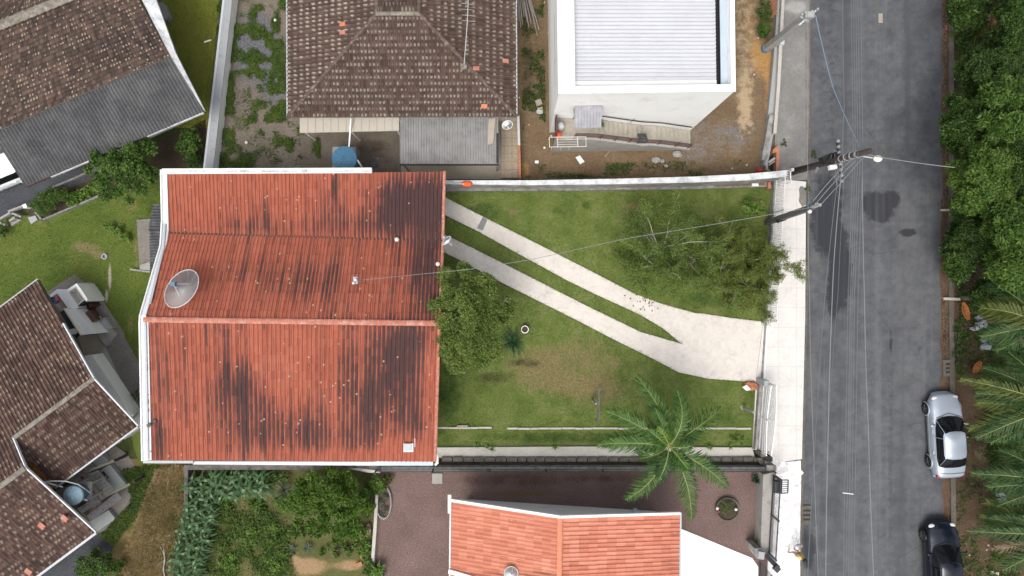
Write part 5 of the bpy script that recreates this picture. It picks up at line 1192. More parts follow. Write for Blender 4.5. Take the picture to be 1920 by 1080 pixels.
# ------------------------------------------------------------------ left yard structures
def q4(cx, cy): return 80 + cx / 6.355, 510 + cy / 6.355
def q5(cx, cy): return 80 + cx / 6.75, 840 + cy / 6.75
t = thing('wash_area', 'outdoor kitchen of white counters and dark red tiled tops beside the brown gables', 'kitchen', P(150, 580))
MB().pp([q4(*q) for q in ((80, 275), (172, 205), (292, 208), (430, 425), (380, 442), (300, 430), (172, 255), (95, 302))], 1.3, 0).build('counter', M['white_paint'], t)
MB().pp([q4(*q) for q in ((292, 207), (404, 135), (448, 190), (536, 325), (518, 352), (398, 172), (306, 238))], 1.5, 0).build('counter', M['white_paint'], t)
mb = MB(); tub = [q4(*q) for q in ((302, 250), (398, 182), (508, 325), (408, 402))]
mb.pp(tub, .8, .6)
for i in range(4):
    a, b = P(*tub[i], 1.25), P(*tub[(i + 1) % 4], 1.25); mb.bar(a - Vector((0, 0, .2)), b - Vector((0, 0, .2)), .07, .45)
mb.build('tub', M['cream'], t)
MB().pp([q4(*q) for q in ((440, 405), (500, 365), (700, 700), (645, 728))], .62, 0).build('tiled_top', M['brown_counter'], t)
MB().pp([q4(*q) for q in ((480, 505), (552, 455), (640, 565), (560, 622))], 1.05, .62).build('raised_box', M['brown_counter'], t, bevel=.02)
MB().pp([q4(*q) for q in ((450, 190), (480, 195), (600, 395), (555, 430))], .7, 0).build('tiled_side', M['brown_counter'], t)
MB().pp([q4(*q) for q in ((445, 380), (520, 320), (530, 345), (420, 410))], 1.32, .8).build('oven_mouth', M['dark'], t)
MB().pp([q4(*q) for q in ((255, 440), (395, 440), (630, 735), (450, 752))], 1.5, 0).build('wall', M['white_paint'], t)
MB().pp([q4(*q) for q in ((243, 438), (258, 432), (458, 745), (446, 757))], 1.75, 1.4).build('wall_edge', M['cream'], t)
MB().pp([q4(*q) for q in ((640, 745), (700, 715), (790, 850), (750, 885))], .3, 0).build('step', M['concrete'], t)
MB().pp([q4(*q) for q in ((420, 770), (635, 745), (738, 885), (600, 985), (490, 995))], .10, 0).build('cement_floor', M['tan_floor'], t)
MB().pp([q4(*q) for q in ((150, 390), (215, 330), (300, 430), (220, 470))], .10, 0).build('cement_floor', M['tan_floor'], t)
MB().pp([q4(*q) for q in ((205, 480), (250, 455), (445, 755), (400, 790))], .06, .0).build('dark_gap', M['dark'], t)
t = thing('inspection_lid', 'square blue grey lid on a raised concrete box beside the dark red counter', 'lid', P(195, 612))
MB().pp([q4(*q) for q in ((628, 610), (735, 540), (830, 660), (715, 735))], .4, 0).build('box', M['concrete'], t); MB().pp([q4(*q) for q in ((652, 622), (730, 565), (800, 648), (718, 705))], .46, .38).build('lid', M['grey_cap'], t)
t = thing('paving_slab', 'loose square concrete slab beside the blue grey inspection lid', 'slab', P(205, 630)); MB().pp([q4(*q) for q in ((715, 735), (820, 665), (880, 740), (790, 850))], .22, 0).build('slab', M['concrete'], t)
tag(MB().lathe(P(105.5, 561, .4), [(.24, 0), (.28, .3), (.24, .3), (.2, .05), (.001, .05)], 16).build('wash_basin', M['tank_side']), 'round grey basin in the corner of the white counters', 'basin')
tag(MB().ball(P(111, 560, .75), .16, 10, 4, (1.2, .9, .4), .15).build('cloth', M['pink_plastic']), 'pink cloth lying in the round grey basin', 'cloth')
tag(MB().ball(P(136, 622, .5), .2, 10, 4, (1.2, .8, .5), .2).build('bundle', M['white_plastic']), 'white bundle in the dark gap beside the brown gable', 'bundle')
t = thing('house_plinth_wall', 'plain white side wall of the brown gable house beside the grey path', 'wall', P(205, 720))
MB().pp([(158, 667), (172, 665), (247, 778), (240, 786), (180, 712)], 1.0, 0).build('wall', M['white_wall'], t)
t = thing('plastic_drum', 'blue plastic drum standing at the end of the grey path', 'drum', P(246, 764)); MB().lathe(P(246, 766), [(.2, 0), (.24, .1), (.24, .7), (.2, .75), (.17, .72), (.001, .72)], 18).build('drum', M['barrel'], t, True)
t = thing('low_fence_wall', 'low pale concrete wall from the brown gable to the red roofed house', 'wall', P(248, 798))
MB().pp([(222, 822), (264, 768), (268, 776), (266, 800), (232, 824)], .8, 0).build('wall', M['concrete'], t)
# collapsed plank shed and tank
t = thing('plank_platform', 'broken platform of grey weathered planks below the pale blue tank', 'platform', P(180, 920))
def plank_row(name, corners, n, z, mat='plank', gap=.12):
    a, b, c, d_ = [Vector(P(*q5(*q), z)) for q in corners]; mb = MB()
    for k in range(n):
        f0_, f1_ = k / n, (k + 1 - gap) / n; dz_ = random.uniform(-.02, .03)
        mb.prism([a.lerp(d_, f0_) + Vector((0, 0, dz_)), b.lerp(c, f0_) + Vector((0, 0, dz_)), b.lerp(c, f1_) + Vector((0, 0, dz_)), a.lerp(d_, f1_) + Vector((0, 0, dz_))], '0.04')
    mb.build(name, M[mat], t)
plank_row('plank_deck', [(280, 400), (600, 165), (665, 235), (350, 460)], 6, .5)
plank_row('plank_deck', [(370, 420), (455, 350), (800, 740), (640, 770)], 8, .42)
plank_row('plank_deck', [(570, 330), (700, 280), (910, 530), (790, 620)], 7, .75)
plank_row('plank_deck', [(440, 770), (640, 640), (700, 700), (500, 830)], 6, .4)
plank_row('plank_deck', [(560, 860), (940, 560), (1015, 635), (640, 910)], 6, .5)
plank_row('floor_board', [(380, 800), (480, 720), (600, 940), (560, 950)], 2, .25, 'olive_wood')
for a, b in (((540, 305), (910, 160)), ((780, 615), (1110, 455))): MB().bar(P(*q5(*a), 1.4), P(*q5(*b), 1.2), .13, .14).build('beam', M['olive_wood'], t)
for a in ((910, 160), (1150, 430)): p = P(*q5(*a), 1.1); MB().tube([Vector((p.x, p.y, 0)), p], .08, 8).build('post', M['wood_dark'], t)
MB().pp([q5(*q) for q in ((480, 330), (560, 320), (770, 630), (740, 665))], .55, .2).build('sand_tray', M['tan_floor'], t)
t = thing('concrete_slab', 'smooth greenish grey concrete slab under the plank platform', 'slab', P(210, 890)); MB().pp([q5(*q) for q in ((700, 290), (850, 210), (1055, 460), (920, 530), (800, 440))], .35, 0).build('slab', M['path_grey'], t)
MB().pp([q5(*q) for q in ((745, 310), (770, 295), (835, 375), (815, 388))], .37, .3).build('slot', M['maroon'], t)
t = thing('concrete_slab', 'pale slab with a rounded corner at the foot of the plank platform', 'slab', P(195, 970)); MB().pp([q5(*q) for q in ((600, 935), (830, 785), (910, 880), (900, 910), (690, 1060))], .25, 0).build('slab', M['path_grey'], t)
t = thing('concrete_slab', 'dark grey slab against the eave above the plank platform', 'slab', P(190, 865)); MB().pp([q5(*q) for q in ((610, 170), (750, 70), (830, 165), (690, 235))], .3, 0).build('slab', M['grey_cap'], t)
pt = P(*q5(372, 608), 2.6); ts_ = thing('tank_stand', 'timber stand under the pale blue tank', 'stand', lift(pt, 0)); mb = MB()
for x, y in ((-.35, -.35), (.35, -.35), (.35, .35), (-.35, .35)): mb.bar(lift(pt + Vector((x, y, 0)), 0), lift(pt + Vector((x, y, 0)), 1.78), .1, .1)
mb.build('leg_frame', M['plank'], ts_); MB().box(lift(pt, 1.81), (1.0, 1.0, .07)).build('platform', M['plank'], ts_)
tank('pale blue round water tank with a scalloped lid on the plank platform', pt, 1.85, 2.65, .46, 'tank_pale', 'tank_side', 16)
t = thing('overflow_pipe', 'thin white pipes looping round the pale blue tank', 'pipe', P(130, 915))
MB().tube([P(*q5(-10, 430), 3.3), P(*q5(120, 418), 3.2), P(*q5(290, 420), 3.0), P(*q5(450, 460), 2.6), P(*q5(605, 570), 1.8), P(*q5(500, 610), 1.6)], .03, 6).build('pipe', M['white_plastic'], t, True)
MB().tube([P(*q5(20, 430), 3.2), P(*q5(255, 495), 2.7)], .04, 6).build('pipe', M['white_plastic'], t, True); MB().tube([P(*q5(490, 640), 2.2), P(*q5(565, 665), 2.2)], .04, 6).build('pipe', M['white_plastic'], t, True)
# fibre-cement shed behind the red roof
t = thing('garden_shed', 'low shed with a blackened corrugated roof against the red roofed house', 'shed', P(292, 445))
sa, sb, sc_, sd_ = P(281, 430, 2.0), P(304, 430, 2.3), P(304, 384, 2.3), P(289, 384, 2.0)
MB().pp([(256, 412), (283, 410), (284, 508), (262, 504)], .10, 0).build('floor', M['pad'], t)
roof('roof_sheet', t, P(282, 510, 1.9), P(281, 428, 1.9), P(306, 428, 2.2), P(306, 510, 2.2), 15, 1, M['black_fibro'], kind='corr', amp=.05, step=0, sub=5)
roof('roof_sheet', t, P(278, 432, 1.95), P(288, 383, 1.95), P(306, 383, 2.25), P(306, 432, 2.25), 9, 1, M['black_fibro'], kind='corr', amp=.05, step=0, sub=5)
for x, y in ((283, 505), (281, 432), (290, 388)): p = P(x, y, 1.88); MB().tube([Vector((p.x, p.y, 0)), p], .05, 6).build('post', M['olive_wood'], t)
mb = MB(); mb.pp([(262, 497), (283, 490), (283, 507), (262, 505)], .35, 0); mb.build('trough', M['concrete'], t)
tag(MB().bar(P(244, 505, .2), P(282, 510, .3), .08, .06).build('board', M['plank']), 'pale board lying on the grass at the foot of the garden shed', 'board')
t = thing('drain_pot', 'small round drain ring at the head of the sandy trickle in the left lawn', 'drain', P(198, 481)); MB().lathe(P(198, 481), [(.16, 0), (.16, .14), (.10, .14), (.09, .02), (.001, .02)], 14).build('ring', M['grey_cap'], t)
# bed borders
t = thing('bed_border', 'thin grey concrete border between the shrub bed and the left lawn', 'border', P(150, 385)); mb = MB()
for a, b in (((80, 413), (130, 392)), ((130, 392), (212, 357)), ((68, 398), (82, 414)), ((100, 352), (145, 333)), ((145, 333), (215, 300))): mb.bar(P(*a, .1), P(*b, .1), .10, .22)
mb.build('border', M['wall_grey'], t)
t = thing('plank_fence', 'low collapsed grey plank fence beside the dark crushed stone', 'fence', P(25, 395)); mb = MB()
for a, b in (((0, 412), (22, 399)), ((18, 397), (52, 384)), ((25, 400), (42, 407)), ((0, 416), (12, 422)), ((2, 440), (0, 430)), ((30, 408), (20, 415))): mb.bar(P(*a, .35), P(*b, .35), .10, .25)
mb.build('plank', M['plank'], t); MB().box(P(51, 387, .4), (.2, .2, .4), .4).build('white_post', M['white_paint'], t); MB().pp([(18, 418), (30, 410), (40, 412), (22, 424)], .12, 0).build('plank', M['plank'], t); MB().pp([(52, 408), (66, 404), (70, 412), (58, 420)], .1, 0).build('plank', M['grey_cap'], t)
tag(MB().pp([(290, 4), (305, 4), (316, 30), (310, 36), (303, 34)], .5, 0).build('crate', M['fibro'], bevel=.03), 'grey crate on the grass beside the mottled tile house', 'crate')
tag(MB().bar(P(383, 79, .5), P(396, 75, .5), .06, .06).build('board', M['white_paint']), 'short white stick lying on the olive grass strip', 'stick')
# ------------------------------------------------------------------ small things
def prop(mb, name, mat, label, cat, group=None, smooth_=False): return tag(mb.build(name, M[mat], None, smooth_), label, cat, group)
t = thing('clothes_post', 'dark T shaped clothes post standing on the lawn left of the palm', 'post', P(1112, 752))
MB().tube([P(1110, 750), P(1117.5, 757, 1.75)], .055, 8).build('post', M['pole_grey'], t); MB().bar(P(1124, 726, 1.8), P(1121, 793, 1.8), .11, .09).build('crossbar', M['block'], t)
t = thing('clothes_post', 'grey clothes post leaning against the gate wall right of the palm', 'post', P(1394, 768)); MB().bar(P(1393, 765, .0), P(1414, 773, 1.7), .12, .10).build('post', M['pole_grey'], t)
MB().lathe(P(1392, 764), [(.12, 0), (.12, .03)], 8).build('base_plate', M['concrete'], t)
for k, y in enumerate((742, 772)):
    q = [(1123.5 - (y - 726) * .04, y, 1.84), (1260, y + 1, 1.75), (1408, y + 2, 1.85)]; tag(MB().tube([P(*a) for a in q], .003, 4).build('clothes_line', M['cable_light']), 'one of the thin clothes lines strung between the two posts', 'clothes line', 'clothes lines over the lawn')
mb = MB(); q = [P(x, y, .45) for x, y in ((863, 686), (874, 689), (871, 700), (860, 697))]
for i in range(4): mb.bar(q[i], q[(i + 1) % 4], .02, .02); mb.bar(q[i], lift(q[i], 0), .02, .02)
prop(mb, 'metal_frame', 'aged_white', 'small square white frame on the grass under the dense tree', 'frame')
t = thing('flower_pot', 'round white rimmed pot on the lawn beside the dense tree', 'pot', P(984, 617)); mb = MB(); mb.lathe(P(984, 617), [(.14, 0), (.21, .36), (.17, .36), (.16, .28)], 18); mb.build('pot', M['white_paint'], t, True); MB().lathe(P(984, 617), [(.165, .29), (.001, .3)], 14).build('soil', M['bed_soil'], t)
mb = MB(); mb.ball(P(1407, 724, .15), .34, 10, 4, (1, .75, .5), .3); prop(mb, 'brick_heap', 'brick', 'heap of broken orange bricks at the lower side of the driveway mouth', 'heap')
prop(MB().pp([(1392, 726), (1400, 722), (1408, 730), (1400, 733)], .35, .3), 'tile_piece', 'white_plastic', 'white tile piece lying on the orange brick heap', 'tile')
prop(MB().ball(P(875, 345, 1.85), .26, 12, 4, (1.15, .6, .45), .08), 'plastic_bag', 'orange_plastic', 'bright orange bag lying on the white garden wall', 'bag')
mb = MB(); mb.tube([P(838, 341, 2.1), P(846, 343, 1.95), P(850, 345, 1.95), P(858, 344, 1.95), P(870, 345, 1.95)], .03, 5); prop(mb, 'cord', 'aged_white', 'pale cord trailing along the garden wall to the orange bag', 'cord')
prop(MB().lathe(P(1420, 322), [(.12, 0), (.13, .3), (.05, .42), (.05, .48), (.001, .48)], 12), 'plastic_jug', 'red_plastic', 'small red jug behind the right end of the garden wall', 'jug')
prop(MB().pp([(1410, 344), (1422, 344), (1423, 349), (1411, 349)], .42, .3), 'tile_piece', 'white_plastic', 'white scrap lying on the ledge at the right end of the garden wall', 'scrap')
prop(MB().pp([(1440, 342), (1445, 340), (1447, 353), (1440, 354)], .5, 0), 'brick', 'brick', 'orange brick wedged at the right end of the wall ledge', 'brick')
prop(MB().pp([(1079, 295), (1087, 291), (1096, 303), (1088, 308)], .09, .02), 'board', 'white_plastic', 'white rectangular board lying on the dirt below the outside stair', 'board')
prop(MB().pp([(1003, 301), (1010, 301), (1010, 306), (1003, 306)], .07, .01), 'tile_piece', 'white_plastic', 'small white scrap on the dirt beside the tiled patio', 'scrap')
prop(MB().ball(P(1021, 277, .08), .07, 8, 3), 'ball', 'white_plastic', 'tiny white ball on the dirt left of the pipe frame', 'ball')
prop(MB().bar(P(1134, 294, .05), P(1150, 275, .4), .03, .03), 'stick', 'plank', 'thin stick leaning below the middle of the outside stair', 'stick')
mb = MB(); mb.bar(P(1181, 232, 2.0), P(1198, 212, 3.6), .02, .02); prop(mb, 'stick', 'plank', 'thin rod leaning on the white wall above the stair landing', 'rod')
for x, y, r, lb in ((1129, 276, .14, 'pale stone block at the foot of the stair below the hanging mat'), (1230, 300, .2, 'tan flat stone on the dirt below the outside stair'), (1242, 302, .13, 'small grey stone beside the tan flat stone'), (1249, 311, .1, 'smallest grey stone on the dirt near the garden wall'), (1270, 289, .22, 'pale block under the bottom end of the stair')):
    prop(MB().ball(P(x, y, r * .5), r, 8, 3, (1.2, .9, .7), .15), 'stone', 'concrete', lb, 'stone')
prop(MB().box(P(1010, 193, .15), (.32, .3, .3), .3), 'carton', 'tan_floor', 'tan carton on the dirt against the white building', 'carton')
prop(MB().ball(P(1012, 208, .1), .2, 9, 3, (1, .8, .6), .3), 'rubbish_bag', 'trash', 'pale rubbish bag on the dirt against the white building', 'bag')
prop(MB().ball(P(1005, 162, .1), .18, 9, 3, (1.2, .6, .5), .3), 'rubbish_bag', 'leaf_cycad', 'greenish scrap of plastic between the hip roof and white building', 'scrap')
prop(MB().box(P(1015, 203, .35), (.14, .1, .2), .3), 'tin', 'rachis', 'small yellow tin on the pale rubbish by the white building', 'tin')
t = thing('pole_heap', 'fan of long thin weathered poles at the top beside the hip roof', 'poles', P(985, 20)); mb = MB()
for k in range(13):
    x = 968 + k * 1.2; mb.tube([P(x, -45, .5 + .03 * (k % 4)), P(975 + k * 2.9 + random.uniform(-2, 2), 40 + 12 * math.sin(k * 1.3) + (15 if k > 10 else 0), .25 + .03 * (k % 3))], .028, 5)
mb.build('poles', M['plank'], t)
for x, y, lb in ((642, 320, 'orange'),): pass
prop(MB().box(P(574, 321, .6), (1.0, .12, .1)), 'brick_strip', 'brick', 'strip of orange bricks showing behind the white gutter of the red roof', 'bricks')
for x, y, z in ((462, 267, .06), (516, 38, .08)): prop(MB().ball(P(x, y, z), .09, 8, 3), 'ball', 'cream', 'pale ball on the weedy yard near its ' + ('lower left corner' if y > 100 else 'top'), 'ball')
t = thing('roof_antenna', 'thin aerial pole with a mossy foot on the right hip of the brown roof', 'antenna', P(870, 125, 3.9)); p = P(870, 125, 3.95)
MB().ball(p, .17, 9, 3, (1, 1, .7), .25).build('foot', M['mortar'], t); MB().tube([p, p + Vector((.25, 1.7, 1.3)), p + Vector((.35, 2.6, 2.1))], .022, 6).build('mast', M['zinc'], t)
mb = MB(); q = p + Vector((.25, 1.7, 1.3))
for k in range(4): mb.tube([q + Vector((-.25, .2 * k, .15 * k)), q + Vector((.35, .2 * k - .05, .15 * k))], .01, 4)
mb.build('element', M['zinc'], t)
# right yard of the stair: gas bottle, orange bucket, pot plant
prop(MB().lathe(bp(.35, -.45, 3.0), [(.18, 0), (.2, .1), (.2, .4), (.12, .5), (.001, .5)], 14), 'gas_bottle', 'trash', 'grey gas bottle on the top landing of the outside stair', 'bottle', None, True)
prop(MB().lathe(bp(.25, -.85, 3.0), [(.12, 0), (.16, .3), (.001, .28)], 12), 'bucket', 'orange_plastic', 'bright orange bucket on the top landing of the outside stair', 'bucket', None, True)
# street drains and litter
def drain(label, c, n, w_=.95, l_=1.1):
    t = thing('storm_drain', label, 'drain', c); mb = MB(); mb.box(c + Vector((0, 0, .03)), (w_, l_, .07)); mb.build('frame', M['kerb'], t)
    mb = MB()
    for k in range(n): mb.box(c + Vector((0.05, (k - (n - 1) / 2) * l_ * .72 / n, .07)), (w_ * .66, l_ * .3 / n, .012))
    mb.build('slot', M['dark'], t)
drain('concrete storm drain with three slots beside the white flagstones', P(1510, 965, .02), 3, .6, 1.0)
drain('old storm drain with black slots at the right kerb above the silver car', P(1776, 690, .02), 3, .5, .9)
t = thing('road_cover', 'small rusty cover set in the asphalt at the top of the road', 'cover', P(1651, 34)); MB().box(P(1651, 34, .01), (.22, .5, .02)).build('plate', M['tan_floor'], t)
prop(MB().pp([(1771, 48), (1775, 47), (1777, 56), (1773, 57)], .03, .0), 'paper', 'pink_plastic', 'pale pink paper in the right gutter at the top', 'paper')
prop(MB().pp([(1500, 884), (1503, 882), (1507, 887), (1503, 891)], .13, .01), 'stone', 'white_plastic', 'white pointed stone on the kerb beside the flagstones', 'stone')
prop(MB().bar(P(1769, 560, .12), P(1800, 561, .12), .14, .08), 'board', 'ledge', 'white board bridging the right gutter beside the dead frond', 'board')
prop(MB().bar(P(1764, 394, .12), P(1796, 394, .12), .10, .08), 'board', 'ledge', 'white board bridging the right gutter below the trees', 'board')
for x, y, x2, y2, lb in ((1803, 566, 1813, 600, 'long orange palm husk beside the dead brown frond'), (1836, 677, 1823, 698, 'short orange palm husk among the palms above the silver car')):
    a, b = P(x, y, .2), P(x2, y2, .15); mb = MB(); dd_ = (b - a); sd = Vector((-dd_.y, dd_.x, 0)).normalized()
    n = 10; vs = []; 
    for k in range(n + 1):
        f = k / n; wv = .20 * math.sin(math.pi * min(max(f, .04), .96)) ** .6
        for s_ in (-1, -.5, 0, .5, 1): vs.append(a + dd_ * f + sd * s_ * wv + Vector((0, 0, .14 * s_ * s_)))
    mb.add(vs, [(i * 5 + j, i * 5 + j + 1, i * 5 + j + 6, i * 5 + j + 5) for i in range(n) for j in range(4)]); o = mb.build('palm_husk', M['husk']); o.modifiers.new('solid', 'SOLIDIFY').thickness = .03; tag(o, lb, 'husk')
def crumple(c, r, n):
    mb = MB()
    for k in range(n):
        mb.ball(c + Vector((random.uniform(-r, r), random.uniform(-r, r), random.uniform(.05, .2))), random.uniform(.08, .22), 7, 2, (1.3, .8, .5), .35)
    return mb
prop(crumple(P(1834, 606), .35, 12), 'rubbish_heap', 'trash', 'heap of crumpled pale plastic rubbish under the palms', 'rubbish')
prop(crumple(P(1845, 645), .25, 7), 'rubbish_heap', 'trash', 'smaller scatter of grey rubbish below the crumpled plastic heap', 'rubbish')
prop(crumple(P(1878, 933), .28, 8), 'rubbish_heap', 'trash', 'grey rubbish bag between the palms right of the two cars', 'rubbish')
for x, y, lb in ((1859, 1073, 'left of the two pale coconut shells at the bottom right'), (1868, 1075, 'right of the two pale coconut shells at the bottom right')): prop(MB().lathe(P(x, y, .02), [(.05, 0), (.1, .08), (.07, .08), (.001, .03)], 10), 'coconut_shell', 'cream', lb, 'shell')
# round planter with two white frogs' worth of ornaments
t = thing('round_planter', 'round dark planter ring with soil on the reddish gravel', 'planter', P(1362, 953)); c0 = P(1362, 953)
MB().lathe(c0, [(.64, 0), (.64, .22), (.57, .22), (.56, .12)], 26).build('ring', M['block'], t); MB().lathe(c0, [(.57, .14), (.3, .2), (.001, .22)], 20).build('soil', M['bed_soil'], t)
for x, y, lb in ((1345, 953, 'left white ornament ball on the rim of the round planter'), (1380, 955, 'right white ornament ball on the rim of the round planter')): prop(MB().ball(P(x, y, .3), .085, 10, 4, (1, 1, 1.1)), 'ornament', 'white_plastic', lb, 'ornament', None, True)
prop(MB().ball(P(1348, 959, .25), .06, 8, 3), 'ornament', 'red_plastic', 'small red ornament beside the left white one in the planter', 'ornament')
prop(MB().box(P(1192, 959, .6), (.2, .2, .5)), 'garden_tap', 'tank_pale', 'pale green tap box behind the orange roof', 'tap')
t = thing('garden_edge', 'pale concrete edge between the vegetable garden and the reddish gravel', 'border', P(698, 980)); MB().pp([(704, 928), (709, 928), (706, 990), (698, 1100), (692, 1100), (700, 990)], .3, 0).build('edge', M['ledge'], t)
for x, y, lb in ((690, 994, 'tan dead palm boot leaning on the pale garden edge'),): prop(MB().ball(P(x, y, .2), .28, 9, 4, (.6, 1.3, .6), .25), 'dead_leaf_clump', 'leaf_dead', lb, 'leaf clump')
for x, y, lb in ((680, 1042, 'upper orange tile fragment in the vegetable garden by the edge'), (674, 1058, 'lower curved orange tile fragment in the vegetable garden')): prop(MB().box(P(x, y, .1), (.3, .22, .07), .4), 'tile_fragment', 'brick', lb, 'tile')
t = thing('oval_bed_rim', 'oval wire bordered bed beside the pale garden edge', 'bed', P(720, 935)); mb = MB(); q = [P(719 + 14 * math.cos(a), 943 + 30 * math.sin(a), .22) for a in np.linspace(0, 6.283, 30)]; mb.tube(q, .03, 5); mb.tube([lift(p, .08) for p in q], .03, 5); mb.build('wire_rim', M['pole_grey'], t)
prop(MB().lathe(P(709, 1072), [(.3, 0), (.42, .35), (.38, .35), (.3, .1), (.001, .1)], 18), 'plant_pot', 'dark', 'black pot with a lime plant on the gravel at the bottom', 'pot')
prop(MB().lathe(P(1417, 1020), [(.15, 0), (.22, .3), (.18, .3), (.001, .2)], 14), 'plant_pot', 'dark', 'small black pot beside the inner edge of the grey front wall', 'pot')
prop(MB().pp([(1500, 349.5), (1506, 349.5), (1506, 355.5), (1500, 355.5)], .12, .0), 'drain_plate', 'tank_side', 'blue capped pipe in the white sidewalk near the square pole', 'pipe')
# ------------------------------------------------------------------ cars
def lerp_tab(tab, y):
    for (a, u), (b, v) in zip(tab[:-1], tab[1:]):
        if a <= y <= b: f = (y - a) / (b - a); f = f * f * (3 - 2 * f) * .4 + f * .6; return u + (v - u) * f
    return tab[0][1] if y < tab[0][0] else tab[-1][1]
def car(label, paint, L=4.35, W=1.70, trunk=True, cat='car', name='parked_car'):
    """car centred at the origin, nose to +Y"""
    t = thing(name, label, cat); h = L / 2; hw = W / 2
    wt = [(-h, .72), (-h + .12, .86), (-h + .5, .96), (-.6, 1.0), (.7, 1.0), (h - .75, .97), (h - .35, .88), (h - .12, .74), (h, .55)]
    topt = [(-h, .78), (-h + .12, .93), (-h + .6, .98), (-.3, .97), (h - 1.35, .93), (h - .8, .86), (h - .3, .76), (h - .08, .66), (h, .52)] if trunk else \
           [(-h, .80), (-h + .1, .97), (-h + .4, 1.0), (-.3, .97), (h - 1.2, .93), (h - .7, .86), (h - .3, .76), (h - .08, .66), (h, .52)]
    ys = sorted(set(list(np.linspace(-h, h, 34)) + [-h + .03, -h + .07, h - .03, h - .07])); n = len(ys); vs = []
    for y in ys:
        w_ = hw * lerp_tab(wt, y); zt = lerp_tab(topt, y); zb = .22 if abs(y) < h - .3 else .30
        half = [(w_ * .86, zb), (w_ * .97, zb + .10), (w_ * 1.0, zb + (zt - zb) * .45), (w_ * .985, zb + (zt - zb) * .72), (w_ * .93, zt - .045), (w_ * .84, zt), (w_ * .45, zt + .025), (0, zt + .035)]
        for x, z in half: vs.append((x, y, z))
        for x, z in half[-2::-1]: vs.append((-x, y, z))
    k = 15; fs = [(i * k + j, (i + 1) * k + j, (i + 1) * k + j + 1, i * k + j + 1) for i in range(n - 1) for j in range(k - 1)]
    fs += [tuple(range(k)), tuple((n - 1) * k + j for j in range(k - 1, -1, -1))]
    body = MB().add(vs, fs).build('body', M[paint], t, True)
    # cabin
    yb0, yb1 = (-h + .62, h - 1.28) if trunk else (-h + .16, h - 1.2); yt0, yt1 = (-h + 1.22, h - 2.0) if trunk else (-h + .55, h - 1.95)
    zb, zt = .94, 1.40
    def ring_(f):   # f 0..1 bottom to top
        b0 = yb0 + (yt0 - yb0) * f; b1 = yb1 + (yt1 - yb1) * f; wv = hw * (.93 - .27 * f); z = zb + (zt - zb) * f; pts = []
        for i in range(5): u = -1 + i / 2.0; pts.append((u * wv * (.9 if abs(u) == 1 else 1), b0 - .10 * (1 - u * u) * (1 - .3 * f), z + (.035 * (1 - u * u) if f == 1 else 0)))
        for i in range(1, 6): v = i / 6; pts.append((wv, b0 + (b1 - b0) * v, z))
        for i in range(5): u = 1 - i / 2.0; pts.append((u * wv * (.9 if abs(u) == 1 else 1), b1 + .16 * (1 - u * u) * (1 - .3 * f), z + (.035 * (1 - u * u) if f == 1 else 0)))
        for i in range(1, 6): v = 1 - i / 6; pts.append((-wv, b0 + (b1 - b0) * v, z))
        return [Vector(p) for p in pts]
    r0, r1 = ring_(0), ring_(1); m = len(r0); mid = [a.lerp(b, .5) + Vector((a.x * .02, 0, .02)) for a, b in zip(r0, r1)]
    top = [p + Vector((-p.x * .12, (0 - p.y) * .04, .035)) for p in r1]
    cab = MB(); v = r0 + mid + r1 + top; f_ = [(a * m + j, a * m + (j + 1) % m, (a + 1) * m + (j + 1) % m, (a + 1) * m + j) for a in range(3) for j in range(m)]
    cx = Vector((0, (yt0 + yt1) / 2, zt + .065)); v.append(cx); f_ += [(3 * m + j, 3 * m + (j + 1) % m, 4 * m) for j in range(m)]
    cab.add(v, f_); cab.build('roof', M[paint], t, True)
    def glass(name_, idx, lo, hi, out, lab=None):
        mb = MB(); q = []
        for f in (lo, (lo + hi) / 2, hi):
            for j in idx:
                a = r0[j % m]; b = mid[j % m]; c = r1[j % m]; p = a.lerp(b, f * 2) if f <= .5 else b.lerp(c, f * 2 - 1); q.append(p + Vector(out))
        k_ = len(idx); mb.add(q, [(i * k_ + j, i * k_ + j + 1, (i + 1) * k_ + j + 1, (i + 1) * k_ + j) for i in range(2) for j in range(k_ - 1)])
        o = mb.build(name_, M['glass'], t, True); return o
    glass('rear_window', range(0, 5), .10, .93, (0, -.012, .012)); glass('windshield', range(10, 15), .04, .95, (0, .012, .012))
    glass('side_window', range(4, 11), .10, .86, (.014, 0, .004)); glass('side_window', [j % m for j in range(14, 21)], .10, .86, (-.014, 0, .004))
    for s_ in (1, -1):
        mb = MB(); mb.bar((s_ * (hw * .80), .0 if trunk else -.1, zt - .04), (s_ * (hw * .955), .0 if trunk else -.1, zb + .02), .05, .02); mb.build('door_pillar', M[paint], t)
        wm = MB(); wm.ball((s_ * (hw + .07), yb1 - .32, .97), .10, 10, 4, (1.0, .6, .6)); wm.bar((s_ * hw * .9, yb1 - .3, .95), (s_ * (hw + .05), yb1 - .31, .96), .06, .05); wm.build('side_mirror', M[paint], t, True)
        hl = MB(); hl.ball((s_ * hw * .64, h - .23, .68), .17, 12, 4, (1.0, .75, .45)); hl.build('headlight', M['lens'], t, True)
        tl = MB(); tl.ball((s_ * hw * .76, -h + .12, .80), .14, 12, 4, (1.0, .6, .75)); tl.build('taillight', M['redlens'], t, True)
        for yy in (.35, -.75):
            dh = MB(); dh.box((s_ * (hw * .99), yy - .1, .80), (.05, .16, .035)); dh.build('door_handle', M[paint], t)
        ln = MB(); ln.bar((s_ * hw * .995, -h + .9, .52), (s_ * hw * .995, h - 1.0, .52), .02, .03); ln.build('side_trim', M['flash_grey'] if paint != 'black_car' else M['black_metal'], t)
